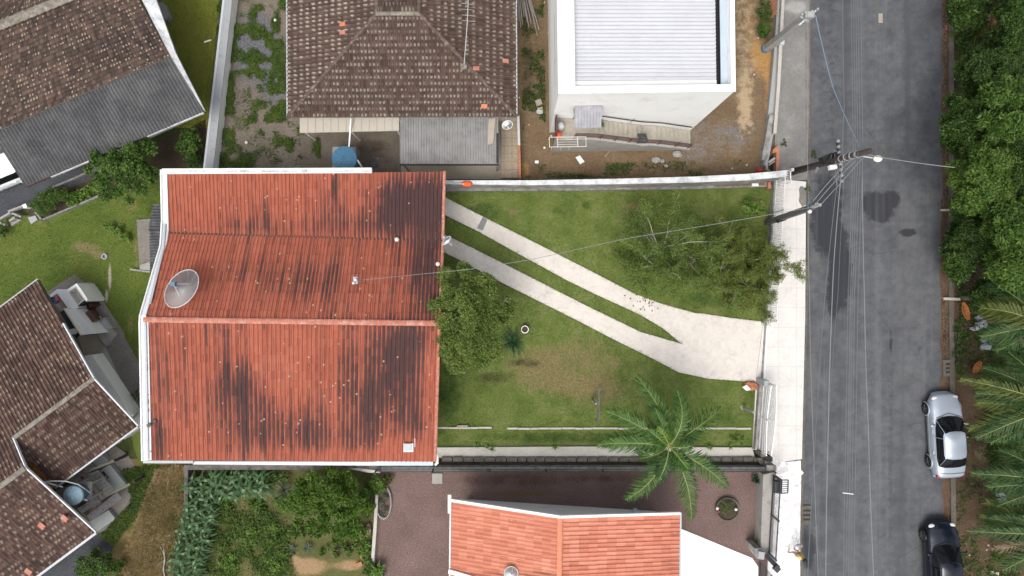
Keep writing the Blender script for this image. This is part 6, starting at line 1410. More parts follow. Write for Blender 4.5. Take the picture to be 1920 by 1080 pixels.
        for yy in (h - .82, -h + .80):
            wh = MB(); mm = Matrix.Rotation(math.pi / 2, 3, 'Y'); cw = Vector((s_ * (hw - .07), yy, .31))
            wh.lathe(cw, [(.19, -.10), (.29, -.10), (.31, -.06), (.31, .07), (.28, .115), (.2, .115)], 22, mm); w_ = wh.build('wheel', M['tyre'], t, True)
            rm = MB(); rm.lathe(cw, [(.2, -.09), (.2, .09)], 18, mm)
            for q in range(5):
                a = q * 2 * math.pi / 5; rm.bar(cw + Vector((s_ * .105, 0, 0)), cw + Vector((s_ * .10, .19 * math.cos(a), .19 * math.sin(a))), .05, .03)
            rm.build('rim', M['rim'], w_)
            ar = MB(); ar.tube([cw + Vector((s_ * (.075 if abs(yy) < h - .75 else .075), .36 * math.cos(a), .36 * math.sin(a) - .01)) for a in np.linspace(-.25, math.pi + .25, 15)], .03, 6); ar.build('wheel_arch', M[paint], t, True)
    bp_ = MB(); bp_.tube([(-hw * .60, h - .07, .36), (-hw * .3, h - .01, .36), (hw * .3, h - .01, .36), (hw * .60, h - .07, .36)], .07, 8); bp_.build('front_bumper', M[paint], t, True)
    bp_ = MB(); bp_.tube([(-hw * .80, -h + .10, .42), (-hw * .5, -h + .0, .42), (hw * .5, -h + .0, .42), (hw * .80, -h + .10, .42)], .09, 8); bp_.build('rear_bumper', M[paint], t, True)
    gr = MB(); gr.box((0, h - .10, .62), (.55, .06, .08)); gr.build('grille', M['dark'], t)
    pl = MB(); pl.box((0, -h - .015, .62), (.42, .02, .13)); pl.build('number_plate', M['flash'], t)
    sm = MB(); sm.tube([(-hw * .80, h - 1.22, .945), (0, h - 1.0, .965), (hw * .80, h - 1.22, .945)], .012, 4); sm.build('bonnet_seam', M['dark'], t)
    for s_ in (1, -1):
        sm = MB()
        for yy in (h - 1.25, .05, -h + 1.25): sm.bar((s_ * hw * 1.0, yy, .36), (s_ * hw * .95, yy, .90), .012, .012)
        sm.build('door_seam', M['dark'], t)
    wp = MB(); wp.bar((-hw * .55, h - 1.30, 1.0), (-.02, h - 1.42, 1.10), .02, .02); wp.build('wiper', M['dark'], t); wp = MB(); wp.bar((.02, h - 1.24, 1.0), (hw * .5, h - 1.42, 1.10), .02, .02); wp.build('wiper', M['dark'], t)
    sm = MB(); sm.tube([(-hw * .78, -h + .30, .985), (0, -h + .26, 1.0), (hw * .78, -h + .30, .985)], .010, 4); sm.build('boot_seam', M['dark'], t)
    return t
c1 = car('silver saloon parked at the right kerb with dark windows', 'silver', 4.42, 1.66); c1.location = P(1760, 811); c1.rotation_euler.z = R(3.2)
c2 = car('black saloon parked behind the silver one at the bottom edge', 'black_car', 4.45, 1.68); c2.location = P(1754, 1047); c2.rotation_euler.z = R(2.5)
c3 = car('white estate car half under the dark corrugated roof', 'white_car', 4.2, 1.66, trunk=False); c3.location = P(10, 330); c3.rotation_euler.z = R(112)
# ------------------------------------------------------------------ person on the flagstones
def skin(name, verts, edges, radii, mat, parent, root=0, lev=2):
    me = bpy.data.meshes.new(name); me.from_pydata(verts, edges, []); o = link(bpy.data.objects.new(name, me)); me.materials.append(mat)
    o.modifiers.new('skin', 'SKIN'); o.modifiers['skin'].use_smooth_shade = True
    for i, r in enumerate(radii):
        me.skin_vertices[0].data[i].radius = (r if isinstance(r, tuple) else (r, r)); me.skin_vertices[0].data[i].use_root = (i == root)
    s_ = o.modifiers.new('sub', 'SUBSURF'); s_.levels = lev; s_.render_levels = lev
    return adopt(o, parent)
def solid(name, col, rough=.7): return pmat(name, col, rough, .08, 12)
M['skin'] = solid('skin', (.40, .23, .155)); M['hair'] = solid('dark_hair', (.012, .010, .009), .6); M['shirt'] = solid('yellow_shirt', (.62, .50, .14)); M['shorts'] = solid('pale_shorts', (.42, .34, .32)); M['eye'] = solid('eye_dark', (.01, .01, .01), .2)
pr = thing('person', 'person in a yellow shirt and pale shorts walking past on the white flagstones', 'person', (0, 0, 0))
V = [(0, 0, .92), (0, .01, 1.08), (0, .0, 1.26), (0, .0, 1.40), (0, .01, 1.49), (0, .02, 1.57), (0, .03, 1.66),      # 0-6 spine, head
     (.09, 0, .88), (.11, .10, .50), (.11, .02, .08), (.11, .14, .05),      # 7-10 left leg forward
     (-.09, 0, .88), (-.11, -.06, .50), (-.11, -.26, .12), (-.11, -.16, .05),      # 11-14 right leg back
     (.19, 0, 1.39), (.25, -.10, 1.14), (.27, .04, .94), (.27, .09, .87),      # 15-18 left arm
     (-.19, 0, 1.39), (-.25, .12, 1.16), (-.20, .32, 1.10), (-.18, .40, 1.09)]      # 19-22 right arm, bent forward
E = [(0, 1), (1, 2), (2, 3), (3, 4), (4, 5), (5, 6), (0, 7), (7, 8), (8, 9), (9, 10), (0, 11), (11, 12), (12, 13), (13, 14), (3, 15), (15, 16), (16, 17), (17, 18), (3, 19), (19, 20), (20, 21), (21, 22)]
Rr = [(.15, .11), (.13, .10), (.15, .11), (.11, .09), .055, (.078, .09), (.072, .085), .085, .058, .038, .035, .085, .058, .038, .035, .06, .043, .03, .034, .06, .043, .03, .034]
for base, dirv, s_ in ((18, Vector((0, .25, -1)), 1), (22, Vector((.1, 1, -.1)), -1)):
    d_ = dirv.normalized(); sd = d_.cross(Vector((1, 0, 0)) if s_ == 1 else Vector((0, 0, 1))).normalized()
    for k, L_ in enumerate((.075, .09, .085, .065)):
        o_ = sd * (.027 - .018 * k); b0 = len(V); p = Vector(V[base]) + d_ * .035 + o_; V += [tuple(p), tuple(p + d_ * L_ * .55 + Vector((-.008 * s_, 0, 0))), tuple(p + d_ * L_ + Vector((-.022 * s_, .0, 0)))]
        E += [(base, b0), (b0, b0 + 1), (b0 + 1, b0 + 2)]; Rr += [.010, .009, .008]
    b0 = len(V); p = Vector(V[base]) + sd * .035; V += [tuple(p), tuple(p + sd * .025 + d_ * .045)]; E += [(base, b0), (b0, b0 + 1)]; Rr += [.011, .009]
b0 = len(V); V += [(0, .115, 1.615)]; E += [(6, b0)]; Rr += [.014]
skin('body', V, E, Rr, M['skin'], pr)
skin('shirt', [(0, 0, .93), (0, .01, 1.1), (0, 0, 1.27), (0, 0, 1.40), (.19, 0, 1.39), (.235, -.07, 1.22), (-.19, 0, 1.39), (-.235, .07, 1.24)], [(0, 1), (1, 2), (2, 3), (3, 4), (4, 5), (3, 6), (6, 7)], [(.175, .135), (.155, .12), (.175, .13), (.125, .105), .075, .07, .075, .07], M['shirt'], pr)
skin('shorts', [(0, 0, .96), (.09, 0, .86), (.11, .08, .58), (-.09, 0, .86), (-.11, -.045, .58)], [(0, 1), (1, 2), (0, 3), (3, 4)], [(.165, .125), .105, .085, .105, .085], M['shorts'], pr)
mb = MB(); mb.ball((0, .005, 1.665), .108, 14, 6, (.92, 1.05, 1.05)); mb.ball((0, -.06, 1.58), .085, 10, 4, (1, .7, 1.3)); mb.build('hair', M['hair'], pr, True)
for s_ in (-1, 1): MB().ball((s_ * .032, .108, 1.63), .012, 8, 3).build('eye', M['eye'], pr, True); MB().ball((s_ * .088, .03, 1.62), .022, 8, 3, (.5, 1, 1.4)).build('ear', M['skin'], pr, True)
MB().box((0, .112, 1.575), (.045, .012, .012)).build('mouth', M['brick'], pr)
for x, y in ((.11, .10), (-.11, -.2)): MB().ball((x, y, .045), .07, 10, 4, (.7, 1.9, .65)).build('shoe', M['white_plastic'], pr, True)
pr.location = P(1483, 1027) + Vector((0, 0, .085)); pr.rotation_euler.z = R(-25)
bg_ = MB(); bb_ = pr.matrix_basis @ Vector((-.18, .46, .98)); bb_ = Matrix.Translation(pr.location) @ Matrix.Rotation(R(-25), 4, 'Z') @ Vector((-.18, .46, .92))
bg_.ball(bb_, .17, 10, 4, (1, .6, 1), .12); bg_.tube([bb_ + Vector((0, -.08, .14)), bb_ + Vector((0, 0, .22)), bb_ + Vector((0, .08, .14))], .012, 5)
tag(bg_.build('carrier_bag', M['trash']), 'pale grey carrier bag held by the person on the flagstones', 'bag')
# ------------------------------------------------------------------ vegetation
def trunk_and_limbs(parent, base, tips, r, mat='bark', fork=.45):
    base = Vector(base); top = sum((Vector(q) for q in tips), Vector()) / len(tips); fk = base.lerp(top, fork)
    mb = MB(); mb.tube([base, base.lerp(fk, .5) + Vector((r * .5, 0, 0)), fk], [r * 1.25, r, r * .85], 8); mb.build('trunk', M[mat], parent, True)
    lb = MB()
    for q in tips:
        q = Vector(q); mid = fk.lerp(q, .5) + Vector((random.uniform(-.15, .15), random.uniform(-.15, .15), .12)); lb.tube([fk, mid, q], [r * .5, r * .32, r * .1], 5, False)
    lb.build('limbs', M[mat], parent, True)
def crown_tree(name, label, cat, c, rx, ry, zt, zb, ncl, cr, nl, ls, mat, tr=.12, group=None, gap=.0, asp=.45, shape=1.0, up=.55):
    cz = (zt + zb) / 2; base = P(*c, cz); base.z = 0
    if c[0] > 1770: base = P(max(1802, 960 + (c[0] - 960) * .93), 540 + (c[1] - 540) * .93)
    t = thing(name, label, cat, base, group); cs, rs = [], []
    for i in range(ncl):
        d_ = math.sqrt((i + .5) / ncl) * (1 - gap * random.random()); a = i * 2.39996 + random.uniform(-.3, .3)
        f = math.sqrt(max(0, 1 - (d_ * .95) ** 2)) ** shape; z = zb + (zt - zb) * (f * random.uniform(.62, 1.0))
        cs.append(P(c[0] + rx * d_ * math.cos(a) * random.uniform(.9, 1.06), c[1] + ry * d_ * math.sin(a) * random.uniform(.9, 1.06), z)); rs.append(cr * random.uniform(.7, 1.25))
    trunk_and_limbs(t, base, [q for q in cs[::max(1, ncl // 14)]], tr)
    np_mesh('crown', leaves([tuple(q) for q in cs], rs, nl, ls, asp, up, .45, .75), 4, M[mat], t); return t
def branchy(name, label, c, r, zt, nb, depth, nl, ls, mat, tr=.1, spread_=1.0, twig='twig', along_=.5, lean=(0, 0), asp=.42):
    base = P(*c, zt * .7); base.z = 0; t = thing(name, label, 'tree', base); mb = MB(); tw = []
    k0 = base + Vector((lean[0] * .2, lean[1] * .2, zt * .38)); mb.tube([base, k0], [tr, tr * .8], 8)
    def rec(p, d_, L, rad, dep):
        q = p; pts = [p]; n = 3
        for i in range(n):
            d_ = (d_ + Vector((random.gauss(0, .16), random.gauss(0, .16), random.gauss(.05, .12)))).normalized(); q = q + d_ * (L / n); pts.append(q)
        mb.tube(pts, [rad * (1 - .18 * i) for i in range(n + 1)], 5 if dep > 1 else 4, False)
        if dep <= 1: tw.append(pts)
        if dep > 0:
            for i in range(random.choice((2, 3, 3)) if dep > 1 else 4):
                a = pts[random.choice((1, 2, 3))]; dd_ = (d_ + Vector((random.gauss(0, .55), random.gauss(0, .55), random.gauss(.0, .3)))).normalized(); rec(a, dd_, L * random.uniform(.5, .75), rad * .5, dep - 1)
    for i in range(nb):
        a = 2 * math.pi * (i + random.uniform(-.3, .3)) / nb; rec(k0, Vector((math.cos(a) * spread_ + lean[0], math.sin(a) * spread_ + lean[1], random.uniform(.4, 1.2))).normalized(), r * random.uniform(.75, 1.05), tr * .42, depth)
    mb.build('branches', M[twig], t); pts = []
    for tp in tw:
        for a, b in zip(tp[:-1], tp[1:]): pts.append((tuple(a.lerp(b, random.random()))))
    for _ in range(260):
        q_ = math.sqrt(random.random()) * r * 1.18; a_ = random.uniform(0, 6.283); pts.append((base.x + q_ * math.cos(a_), base.y + q_ * math.sin(a_), zt * random.uniform(.5, .82)))
    np_mesh('foliage', leaves(pts, [along_ * random.uniform(.6, 1.2) for _ in pts], nl, ls, asp, .5, .6, .8), 4, M[mat], t); return t
def frond(base, tip, arch=.5, droop=.35, ll=.55, n=46, wid=.035, bend=(0, 0)):
    """-> rachis points, leaflets (m,4,3)"""
    base, tip = Vector(base), Vector(tip); pts = []; K = 14
    for i in range(K + 1):
        f = i / K; p = base.lerp(tip, f); p.z += arch * 4 * f * (1 - f) * (1 - .25 * f); p.x += bend[0] * 4 * f * (1 - f); p.y += bend[1] * 4 * f * (1 - f); pts.append(p)
    lf = []
    for i in range(n):
        f = .10 + .90 * (i + .5) / n; k = min(K - 1, int(f * K)); p = pts[k].lerp(pts[k + 1], f * K - k); d_ = (pts[k + 1] - pts[k]).normalized(); sd = d_.cross(Vector((0, 0, 1))).normalized(); up_ = sd.cross(d_)
        L = ll * (math.sin(math.pi * (.16 + .80 * f)) ** .7) * random.uniform(.7, 1.15)
        for s_ in (1, -1):
            if random.random() < .07: continue
            dr = (d_ * (.62 + .5 * f + random.uniform(-.22, .22)) + sd * s_ + up_ * random.uniform(-.1, .4)).normalized(); q = p + dr * L * .55; e = p + dr * L * .96 - Vector((0, 0, droop * L * random.uniform(.6, 1.3))); ww = d_ * wid * .5 * random.uniform(.8, 1.2)
            lf.append([p - ww * .6, p + ww * .6, q + ww, q - ww]); lf.append([q - ww, q + ww, e + ww * .15, e - ww * .15])
    return pts, lf
def palm(name, label, base, crown, fr, trunk_r=.14, mat='leaf_palm', ll=.55, n=46, group=None, bendy=.0, trunkmat='palm_trunk', wid=.035):
    base, crown = Vector(base), Vector(crown); t = thing(name, label, 'palm', base, group)
    mid = base.lerp(crown, .5) + Vector((bendy, 0, 0)); mb = MB(); path = []; rr = []
    for i in range(15):
        f = i / 14; path.append((base * (1 - f) + mid * f) * (1 - f) + (mid * (1 - f) + crown * f) * f); rr.append(trunk_r * (1.2 - .35 * f) * (1.06 if i % 2 else .96))
    mb.tube(path, rr, 10); mb.build('trunk', M[trunkmat], t)
    for q in fr:
        tip = q[0]; opt = q[1] if len(q) > 1 else {}; mt = opt.pop('mat', mat) if opt else mat; o = dict(arch=.45, droop=.35, ll=ll, n=n, wid=wid); o.update(opt)
        pts, lf = frond(crown + Vector((0, 0, .05)), tip, **o)
        f = np_mesh('frond', np.array([[tuple(v) for v in q_] for q_ in lf]), 4, M[mt], t)
        rb = MB(); rb.tube(pts, [.028 * (1 - .75 * i / (len(pts) - 1)) for i in range(len(pts))], 5, False); adopt(rb.build('rachis', M['rachis']), None); C.objects[-1]; r_ = C.objects[-1]; r_.parent = f; r_.matrix_parent_inverse = f.matrix_world.inverted() if False else Matrix.Identity(4)
        r_.data.transform(Matrix.Identity(4))
        # the frond's own mesh lives in world coordinates under its palm; the rachis shares that space
    return t
def tuft(name, label, cat, c, z0, n, L, wid, mat, el=(15, 75), droop=.3, group=None, seg=3, pot=None):
    """rosette of arching strap leaves"""
    base = P(*c, z0) if not isinstance(c, Vector) else c; fs = []
    for i in range(n):
        a = i * 2.39996 + random.uniform(-.3, .3); e = R(random.uniform(*el)); l_ = L * random.uniform(.7, 1.15); h = Vector((math.cos(a), math.sin(a), 0)); sd = Vector((-h.y, h.x, 0)); pr_ = []
        for k in range(seg + 1):
            f = k / seg; p = base + h * (l_ * f * math.cos(e)) + Vector((0, 0, l_ * f * math.sin(e) - droop * l_ * f * f)); w_ = wid * (math.sin(math.pi * (.2 + .8 * f)) + .05) * .5; pr_.append((p - sd * w_, p + sd * w_))
        for (a0_, b0_), (a1_, b1_) in zip(pr_[:-1], pr_[1:]): fs.append([tuple(a0_), tuple(b0_), tuple(b1_), tuple(a1_)])
    o = np_mesh(name, np.array(fs), 4, M[mat]); return tag(o, label, cat, group)
def shrub(name, label, c, rx, ry, h, ncl, cr, nl, ls, mat, cat='shrub', group=None, asp=.5, z0=0.0):
    base = P(*c, h * .6); base.z = z0; t = thing(name, label, cat, base, group); cs = []
    for i in range(ncl):
        d_ = math.sqrt((i + .5) / ncl); a = i * 2.39996; z = z0 + h * (.35 + .6 * math.sqrt(max(0, 1 - d_ * d_))) * random.uniform(.8, 1.05); cs.append(tuple(P(c[0] + rx * d_ * math.cos(a), c[1] + ry * d_ * math.sin(a), z)))
    mb = MB()
    for q in cs[::max(1, ncl // 6)]: mb.tube([base, Vector(q)], [.025, .008], 5, False)
    mb.build('stems', M['bark'], t)
    np_mesh('leaves', leaves(cs, [cr * random.uniform(.75, 1.2) for _ in cs], nl, ls, asp, .6, .5, .8), 4, M[mat], t); return t

# lawn trees
crown_tree('dense_tree', 'dense round tree with small olive leaves against the right edge of the red roof', 'tree', (872, 598), 84, 95, 5.7, 3.3, 62, .40, 46000, .10, 'leaf_dense', .16)
branchy('sparse_tree', 'sparse half bare tree with pale grey twigs on the upper lawn', (1250, 470), 2.0, 3.8, 14, 3, 42000, .085, 'leaf_sparse', .09, 1.1, 'twig', .25)
branchy('wispy_tree', 'feathery olive tree leaning over the white railing and sidewalk', (1384, 502), 1.55, 3.8, 21, 3, 100000, .11, 'leaf_wispy', .12, 1.0, 'twig', .21, asp=.2)
shrub('young_shrub', 'young bright green shrub with a brown spike near the square pole', (1410, 390), 22, 15, 1.0, 9, .18, 420, .17, 'leaf_lime')
tuft('cycad', 'blue green cycad on the lawn beside the dense tree', 'cycad', (962, 640), .15, 46, .95, .05, 'leaf_cycad', (10, 60), .35)
C_ = P(1254, 836, 4.6); bs = P(1219, 800)
palm('palm_tree', 'tall palm with long arching green fronds at the lower edge of the lawn', bs, C_, [
    (P(1195, 706, 4.3), dict(bend=(.35, -.1), ll=.8)), (P(1269, 733, 4.5), dict(bend=(.32, 0), ll=.7)), (P(1352, 768, 4.0), dict(bend=(0, .1), droop=.5, n=30)), (P(1138, 772, 4.2), dict(bend=(.1, .15), ll=.8)),
    (P(1121, 834, 4.0), dict(bend=(0, .2), ll=.82, droop=.5)), (P(1173, 938, 3.8), dict(bend=(.2, -.1), droop=.45)), (P(1296, 974, 4.1), dict(bend=(.2, .1), ll=.78)), (P(1364, 913, 4.0), dict(bend=(.15, .1), ll=.78)),
    (P(1300, 835, 5.3), dict(ll=.45, n=26)), (P(1235, 800, 5.6), dict(ll=.4, n=22, mat='leaf_lime')), (P(1325, 790, 3.6), dict(droop=.6)), (P(1200, 860, 3.6), dict(droop=.6)), (P(1228, 765, 5.0), dict(ll=.55)), (P(1290, 880, 5.0), dict(ll=.55)), (P(1215, 805, 5.2), dict(ll=.5)), (P(1232, 905, 4.4), dict(ll=.6, mat='leaf_palm_d'))], .13, 'leaf_palm', .80, 70, wid=.058)
for x, y, l in ((1384, 826, 'small yellow green shrub by the gate wall at the end of the pale ledge'),): shrub('low_shrub', l, (x, y), 13, 10, .5, 6, .12, 160, .10, 'leaf_lime')
# citrus and bed shrubs at the left
crown_tree('citrus_tree', 'bushy bright green tree between the dark roof and the red roofed house', 'tree', (232, 312), 74, 66, 3.4, 1.5, 34, .34, 9000, .15, 'leaf_shrub', .10, gap=.12)
shrub('round_bush', 'clipped round dark green bush beside the dark crushed stone', (80, 380), 22, 20, 1.1, 12, .28, 2600, .07, 'leaf_shrub')
shrub('hedge_bush', 'oblong dark green bush joined to the round clipped bush', (106, 366), 24, 11, 1.1, 10, .24, 1800, .08, 'leaf_shrub')
for x, y, rx, l in ((135, 372, 12, 'lime leafed plant nearest the clipped bushes'), (158, 362, 14, 'lime leafed plant in the middle of the bed border'), (180, 350, 14, 'lime leafed plant at the foot of the bushy citrus tree')): shrub('lime_plant', l, (x, y), rx, 11, .6, 7, .16, 300, .17, 'leaf_lime', 'plant', 'lime leafed plants along the bed border')
shrub('dark_shrub', 'loose dark shrub in the shade between the dark roof and the boundary wall', (354, 268), 22, 24, 1.6, 12, .26, 1500, .14, 'leaf_shrub')
shrub('dark_shrub', 'low dark shrub below the loose one beside the boundary wall', (362, 302), 16, 12, .8, 8, .2, 600, .12, 'leaf_forest')
for x, y, l in ((207, 426, 'upper left pale clump on the left lawn'), (222, 432, 'middle pale clump on the left lawn'), (236, 447, 'lower right pale clump on the left lawn')): shrub('lime_plant', l, (x, y), 9, 8, .4, 5, .12, 130, .15, 'leaf_lime', 'plant', 'pale clumps on the left lawn')
shrub('bottom_bush', 'leafy green bush at the bottom edge below the brown gables', (185, 1062), 46, 26, 1.5, 16, .3, 2600, .13, 'leaf_shrub')
shrub('creeper', 'small creeper in the gap beside the blue drum', (255, 742), 7, 12, .6, 5, .12, 160, .08, 'leaf_forest')
shrub('corner_plant', 'dark plants at the left edge beside the plank fence', (3, 432), 8, 14, .6, 5, .16, 220, .12, 'leaf_forest')
# vegetable garden
crown_tree('mango_tree', 'broad glossy bush tree in the vegetable garden with some reddish leaves', 'tree', (618, 945), 74, 66, 2.8, .9, 60, .34, 17000, .18, 'leaf_mango', .12, asp=.3)
def corn_mesh():
    fs = []
    for i in range(9):
        a = i * 2.39996 + random.uniform(-.2, .2); l_ = random.uniform(.55, .85); h = Vector((math.cos(a), math.sin(a), 0)); sd = Vector((-h.y, h.x, 0)); z = .35 + .13 * i; pr_ = []
        for k in range(5): f = k / 4; p = h * (l_ * f * .9) + Vector((0, 0, z + .35 * l_ * f - .75 * l_ * f * f)); w_ = .125 * (math.sin(math.pi * (.25 + .75 * f)) + .03) * .5; pr_.append((p - sd * w_, p + sd * w_))
        for (a0_, b0_), (a1_, b1_) in zip(pr_[:-1], pr_[1:]): fs.append([tuple(a0_), tuple(b0_), tuple(b1_), tuple(a1_)])
    return np.array(fs)
GC = 'corn plants in the vegetable garden'; LC = 'tall corn plant with drooping strap leaves in the rows edging the vegetable garden'
protos = []
for k in range(3):
    t = thing('corn_plant', LC, 'corn plant', (0, 0, 0), GC); np_mesh('leaves', corn_mesh(), 4, M['leaf_corn'], t); mb = MB(); mb.tube([(0, 0, 0), (0, 0, 1.6)], [.018, .008], 5); mb.build('stalk', M['rachis'], t); protos.append([t, False])
spots = [(rx_, y) for y in range(902, 1092, 11) for rx_ in (378 - (y - 900) * .18 + random.uniform(-5, 5), 398 - (y - 900) * .16 + random.uniform(-5, 5), 360 - (y - 900) * .2 + random.uniform(-5, 5))] + [(x, yy + random.uniform(-4, 4)) for x in range(396, 500, 11) for yy in (895, 912, 925)]
for i, (x, y) in enumerate(spots):
    p_ = protos[i % 3]; o = p_[0] if not p_[1] else copy_tree(p_[0]); p_[1] = True
    q = P(x, y, 1.0); q.z = .01; o.location = q; o.rotation_euler.z = random.uniform(0, 6.28); s_ = random.uniform(.65, .98); o.scale = (s_, s_, s_)
for x, y, rx, ry, h, nl, mt, l in ((497, 905, 14, 16, .7, 260, 'leaf_lime', 'pale lime broad leafed plant beside the corn rows'), (512, 895, 30, 10, .8, 420, 'leaf_shrub', 'green leafy plants against the wall above the pale lime plant'), (708, 908, 16, 20, .9, 420, 'leaf_lime', 'lime creeper spilling over the top of the garden edge'), (692, 940, 10, 34, .7, 420, 'leaf_forest_b', 'dark broad leaves along the garden edge beside the glossy bush'),
    (672, 1000, 22, 16, .5, 380, 'leaf_lime', 'yellowish squash leaves below the glossy bush'), (640, 1030, 40, 16, .4, 620, 'leaf_forest_b', 'squash vine with round leaves beside the bare earth'), (684, 1030, 12, 22, .4, 280, 'leaf_lime', 'yellow green squash leaves along the garden edge'), (560, 1000, 26, 10, .4, 300, 'leaf_forest_b', 'low dark vine left of the glossy bush'), (692, 1065, 8, 20, .5, 220, 'leaf_shrub', 'green plant at the bottom of the garden edge'), (727, 898, 7, 6, .5, 80, 'leaf_palm_y', 'small yellow plant by the garden edge top')):
    shrub('garden_plant', l, (x, y), rx, ry, h, 10, .16, nl, .16, mt, 'plant')
for i in range(26):
    x, y = random.uniform(415, 545), random.uniform(940, 1075); s_ = random.uniform(7, 17)
    shrub('garden_weed', 'leafy weed among the bare earth and ground cover of the vegetable garden', (x, y), s_, s_ * .8, random.uniform(.15, .35), 7, .15, int(12 * s_ + 60), random.uniform(.10, .17), random.choice(('leaf_lime', 'leaf_shrub', 'leaf_forest_b', 'blade_weed', 'leaf_lime', 'blade_weed')), 'weed', 'weeds in the vegetable garden')
tuft('spiky_plant', 'grey green spiky rosette between the corn row and the glossy bush', 'plant', (533, 918), .3, 60, .75, .035, 'leaf_grey', (10, 80), .15)
tuft('agave', 'pale grey agave beside the bare earth in the garden', 'plant', (548, 1027), .1, 14, .4, .06, 'leaf_grey', (5, 50), .1); tuft('agave', 'grey green agave right of the pale one in the garden', 'plant', (578, 1026), .1, 18, .42, .07, 'leaf_grey', (5, 50), .1)
shrub('bed_plants', 'low grey green planting inside the oval wire bed', (719, 943), 9, 24, .3, 8, .14, 420, .09, 'leaf_grey', 'plant')
tuft('potted_plant', 'lime strap leafed plant in the black pot at the bottom', 'plant', (709, 1068), .4, 44, .62, .09, 'leaf_lime', (15, 70), .3); tuft('potted_plant', 'yellowish plant in the small pot by the grey front wall', 'plant', (1418, 1018), .3, 26, .38, .06, 'leaf_lime', (20, 75), .3)
tuft('stair_plant', 'small green pot plant standing on a step of the outside stair', 'plant', bp(2.35, -.3, 2.9), .3, 26, .32, .04, 'leaf_palm', (20, 75), .3)
shrub('wall_plant', 'bluish green plant at the inner corner of the grey front wall', (1424, 900), 9, 7, .5, 5, .14, 90, .2, 'leaf_cycad', 'plant'); shrub('planter_flowers', 'reddish low plants filling the round planter', (1362, 951), 14, 13, .35, 8, .12, 260, .07, 'leaf_mango', 'plant', z0=.18)
for i, (x, y) in enumerate(((893, 835), (913, 838), (922, 842), (1040, 838), (1330, 838), (1369, 837), (940, 870), (1060, 870), (905, 870), (1148, 872), (860, 870), (1290, 871), (1360, 871), (830, 872), (1010, 872))):
    tuft('wall_weed', 'small pale weed sprouting from a joint along the pale ledge and block row', 'weed', (x, y), .15, 14, .26, .04, 'leaf_lime', (15, 80), .3, 'weeds sprouting along the pale ledge')
for x, y, l in ((1526, 290, 'weed tuft in the road joint under the ringed pole'), (1470, 268, 'round green weed on the grey sidewalk by the brick stub'), (1514, 352, 'weed strip at the corner of the white sidewalk')): shrub('road_weed', l, (x, y), 6, 7, .25, 4, .09, 120, .07, 'leaf_shrub', 'weed')
for x, y, rx, ry, l in ((1437, 25, 16, 26, 'tall weeds on the dirt lot beside the board stack'), (1433, 58, 11, 9, 'smaller weed clump below the board stack')): shrub('lot_weed', l, (x, y), rx, ry, .6, 8, .2, 500, .12, 'leaf_shrub', 'weed')
# roadside trees on the right
RT = [((1850, 335), 72, 68, 6.4, 3.4, 'leaf_forest_b', 'bright green crown reaching over the kerb beside the lamp cable'), ((1815, 235), 50, 62, 5.2, 2.4, 'leaf_forest', 'dark green tree overhanging the kerb above the bright crown'), ((1890, 215), 66, 70, 6.6, 3.2, 'leaf_forest', 'tall green tree at the right edge behind the overhanging one'), ((1868, 125), 70, 48, 5.0, 2.2, 'leaf_forest_d', 'deep green tree below the orange palm trunk'), ((1905, 40), 40, 56, 6.2, 3.0, 'leaf_forest', 'green tree in the top right corner'), ((1815, 20), 34, 34, 4.0, 1.6, 'leaf_forest', 'smaller dark tree at the top left of the orange palm trunk'),
      ((1908, 425), 56, 62, 6.6, 3.6, 'leaf_forest_b', 'bright leafy crown at the right edge below the lamp cable'), ((1845, 445), 58, 46, 4.0, 1.6, 'leaf_forest_d', 'deep green undergrowth tree below the bright crown'), ((1900, 500), 46, 40, 5.6, 2.8, 'leaf_forest_b', 'lowest bright leafy crown above the palms'), ((1800, 470), 24, 52, 2.6, .8, 'leaf_forest', 'narrow shrubby tree along the kerb'), ((1858, 560), 36, 30, 2.8, 1.0, 'leaf_forest_d', 'dark shrubby tree behind the dead frond'), ((1780 + 36, 390), 26, 30, 3.4, 1.2, 'leaf_forest', 'low tree beside the kerb under the bright crown'), ((1925, 320), 40, 70, 6.0, 3.0, 'leaf_forest_d', 'dark tree at the right edge beside the bright crown')]
for c, rx, ry, zt, zb, mt, l in RT:
    a_ = rx * ry / 4000; crown_tree('roadside_tree', l, 'tree', c, rx, ry, zt, zb, int(26 + 16 * a_), .38, int((9000 + 8000 * a_) * (.16 / (L_ := random.choice((.12, .15, .17, .21)))) ** 1.5), L_, random.choice((mt, mt, mt, 'leaf_shrub' if mt != 'leaf_forest_d' else mt)), .13, 'trees beyond the right kerb', asp=.34)
tuft('yucca', 'spiky yellow green yucca beside the kerb at the top', 'yucca', (1830, 60), .4, 44, 1.0, .07, 'leaf_palm_y', (10, 75), .25)
t_ = palm('coconut_palm', 'palm with an orange brown ringed trunk running off the top edge', P(1861, 75), P(1878, -110, 6.0), [(P(1878 + 110 * math.cos(a), -110 - 100 * math.sin(a) if math.sin(a) > 0 else -110 - 40 * math.sin(a), 5.6),) for a in np.linspace(-.2, 3.3, 7)], .15, 'leaf_palm_d', .6, 30)
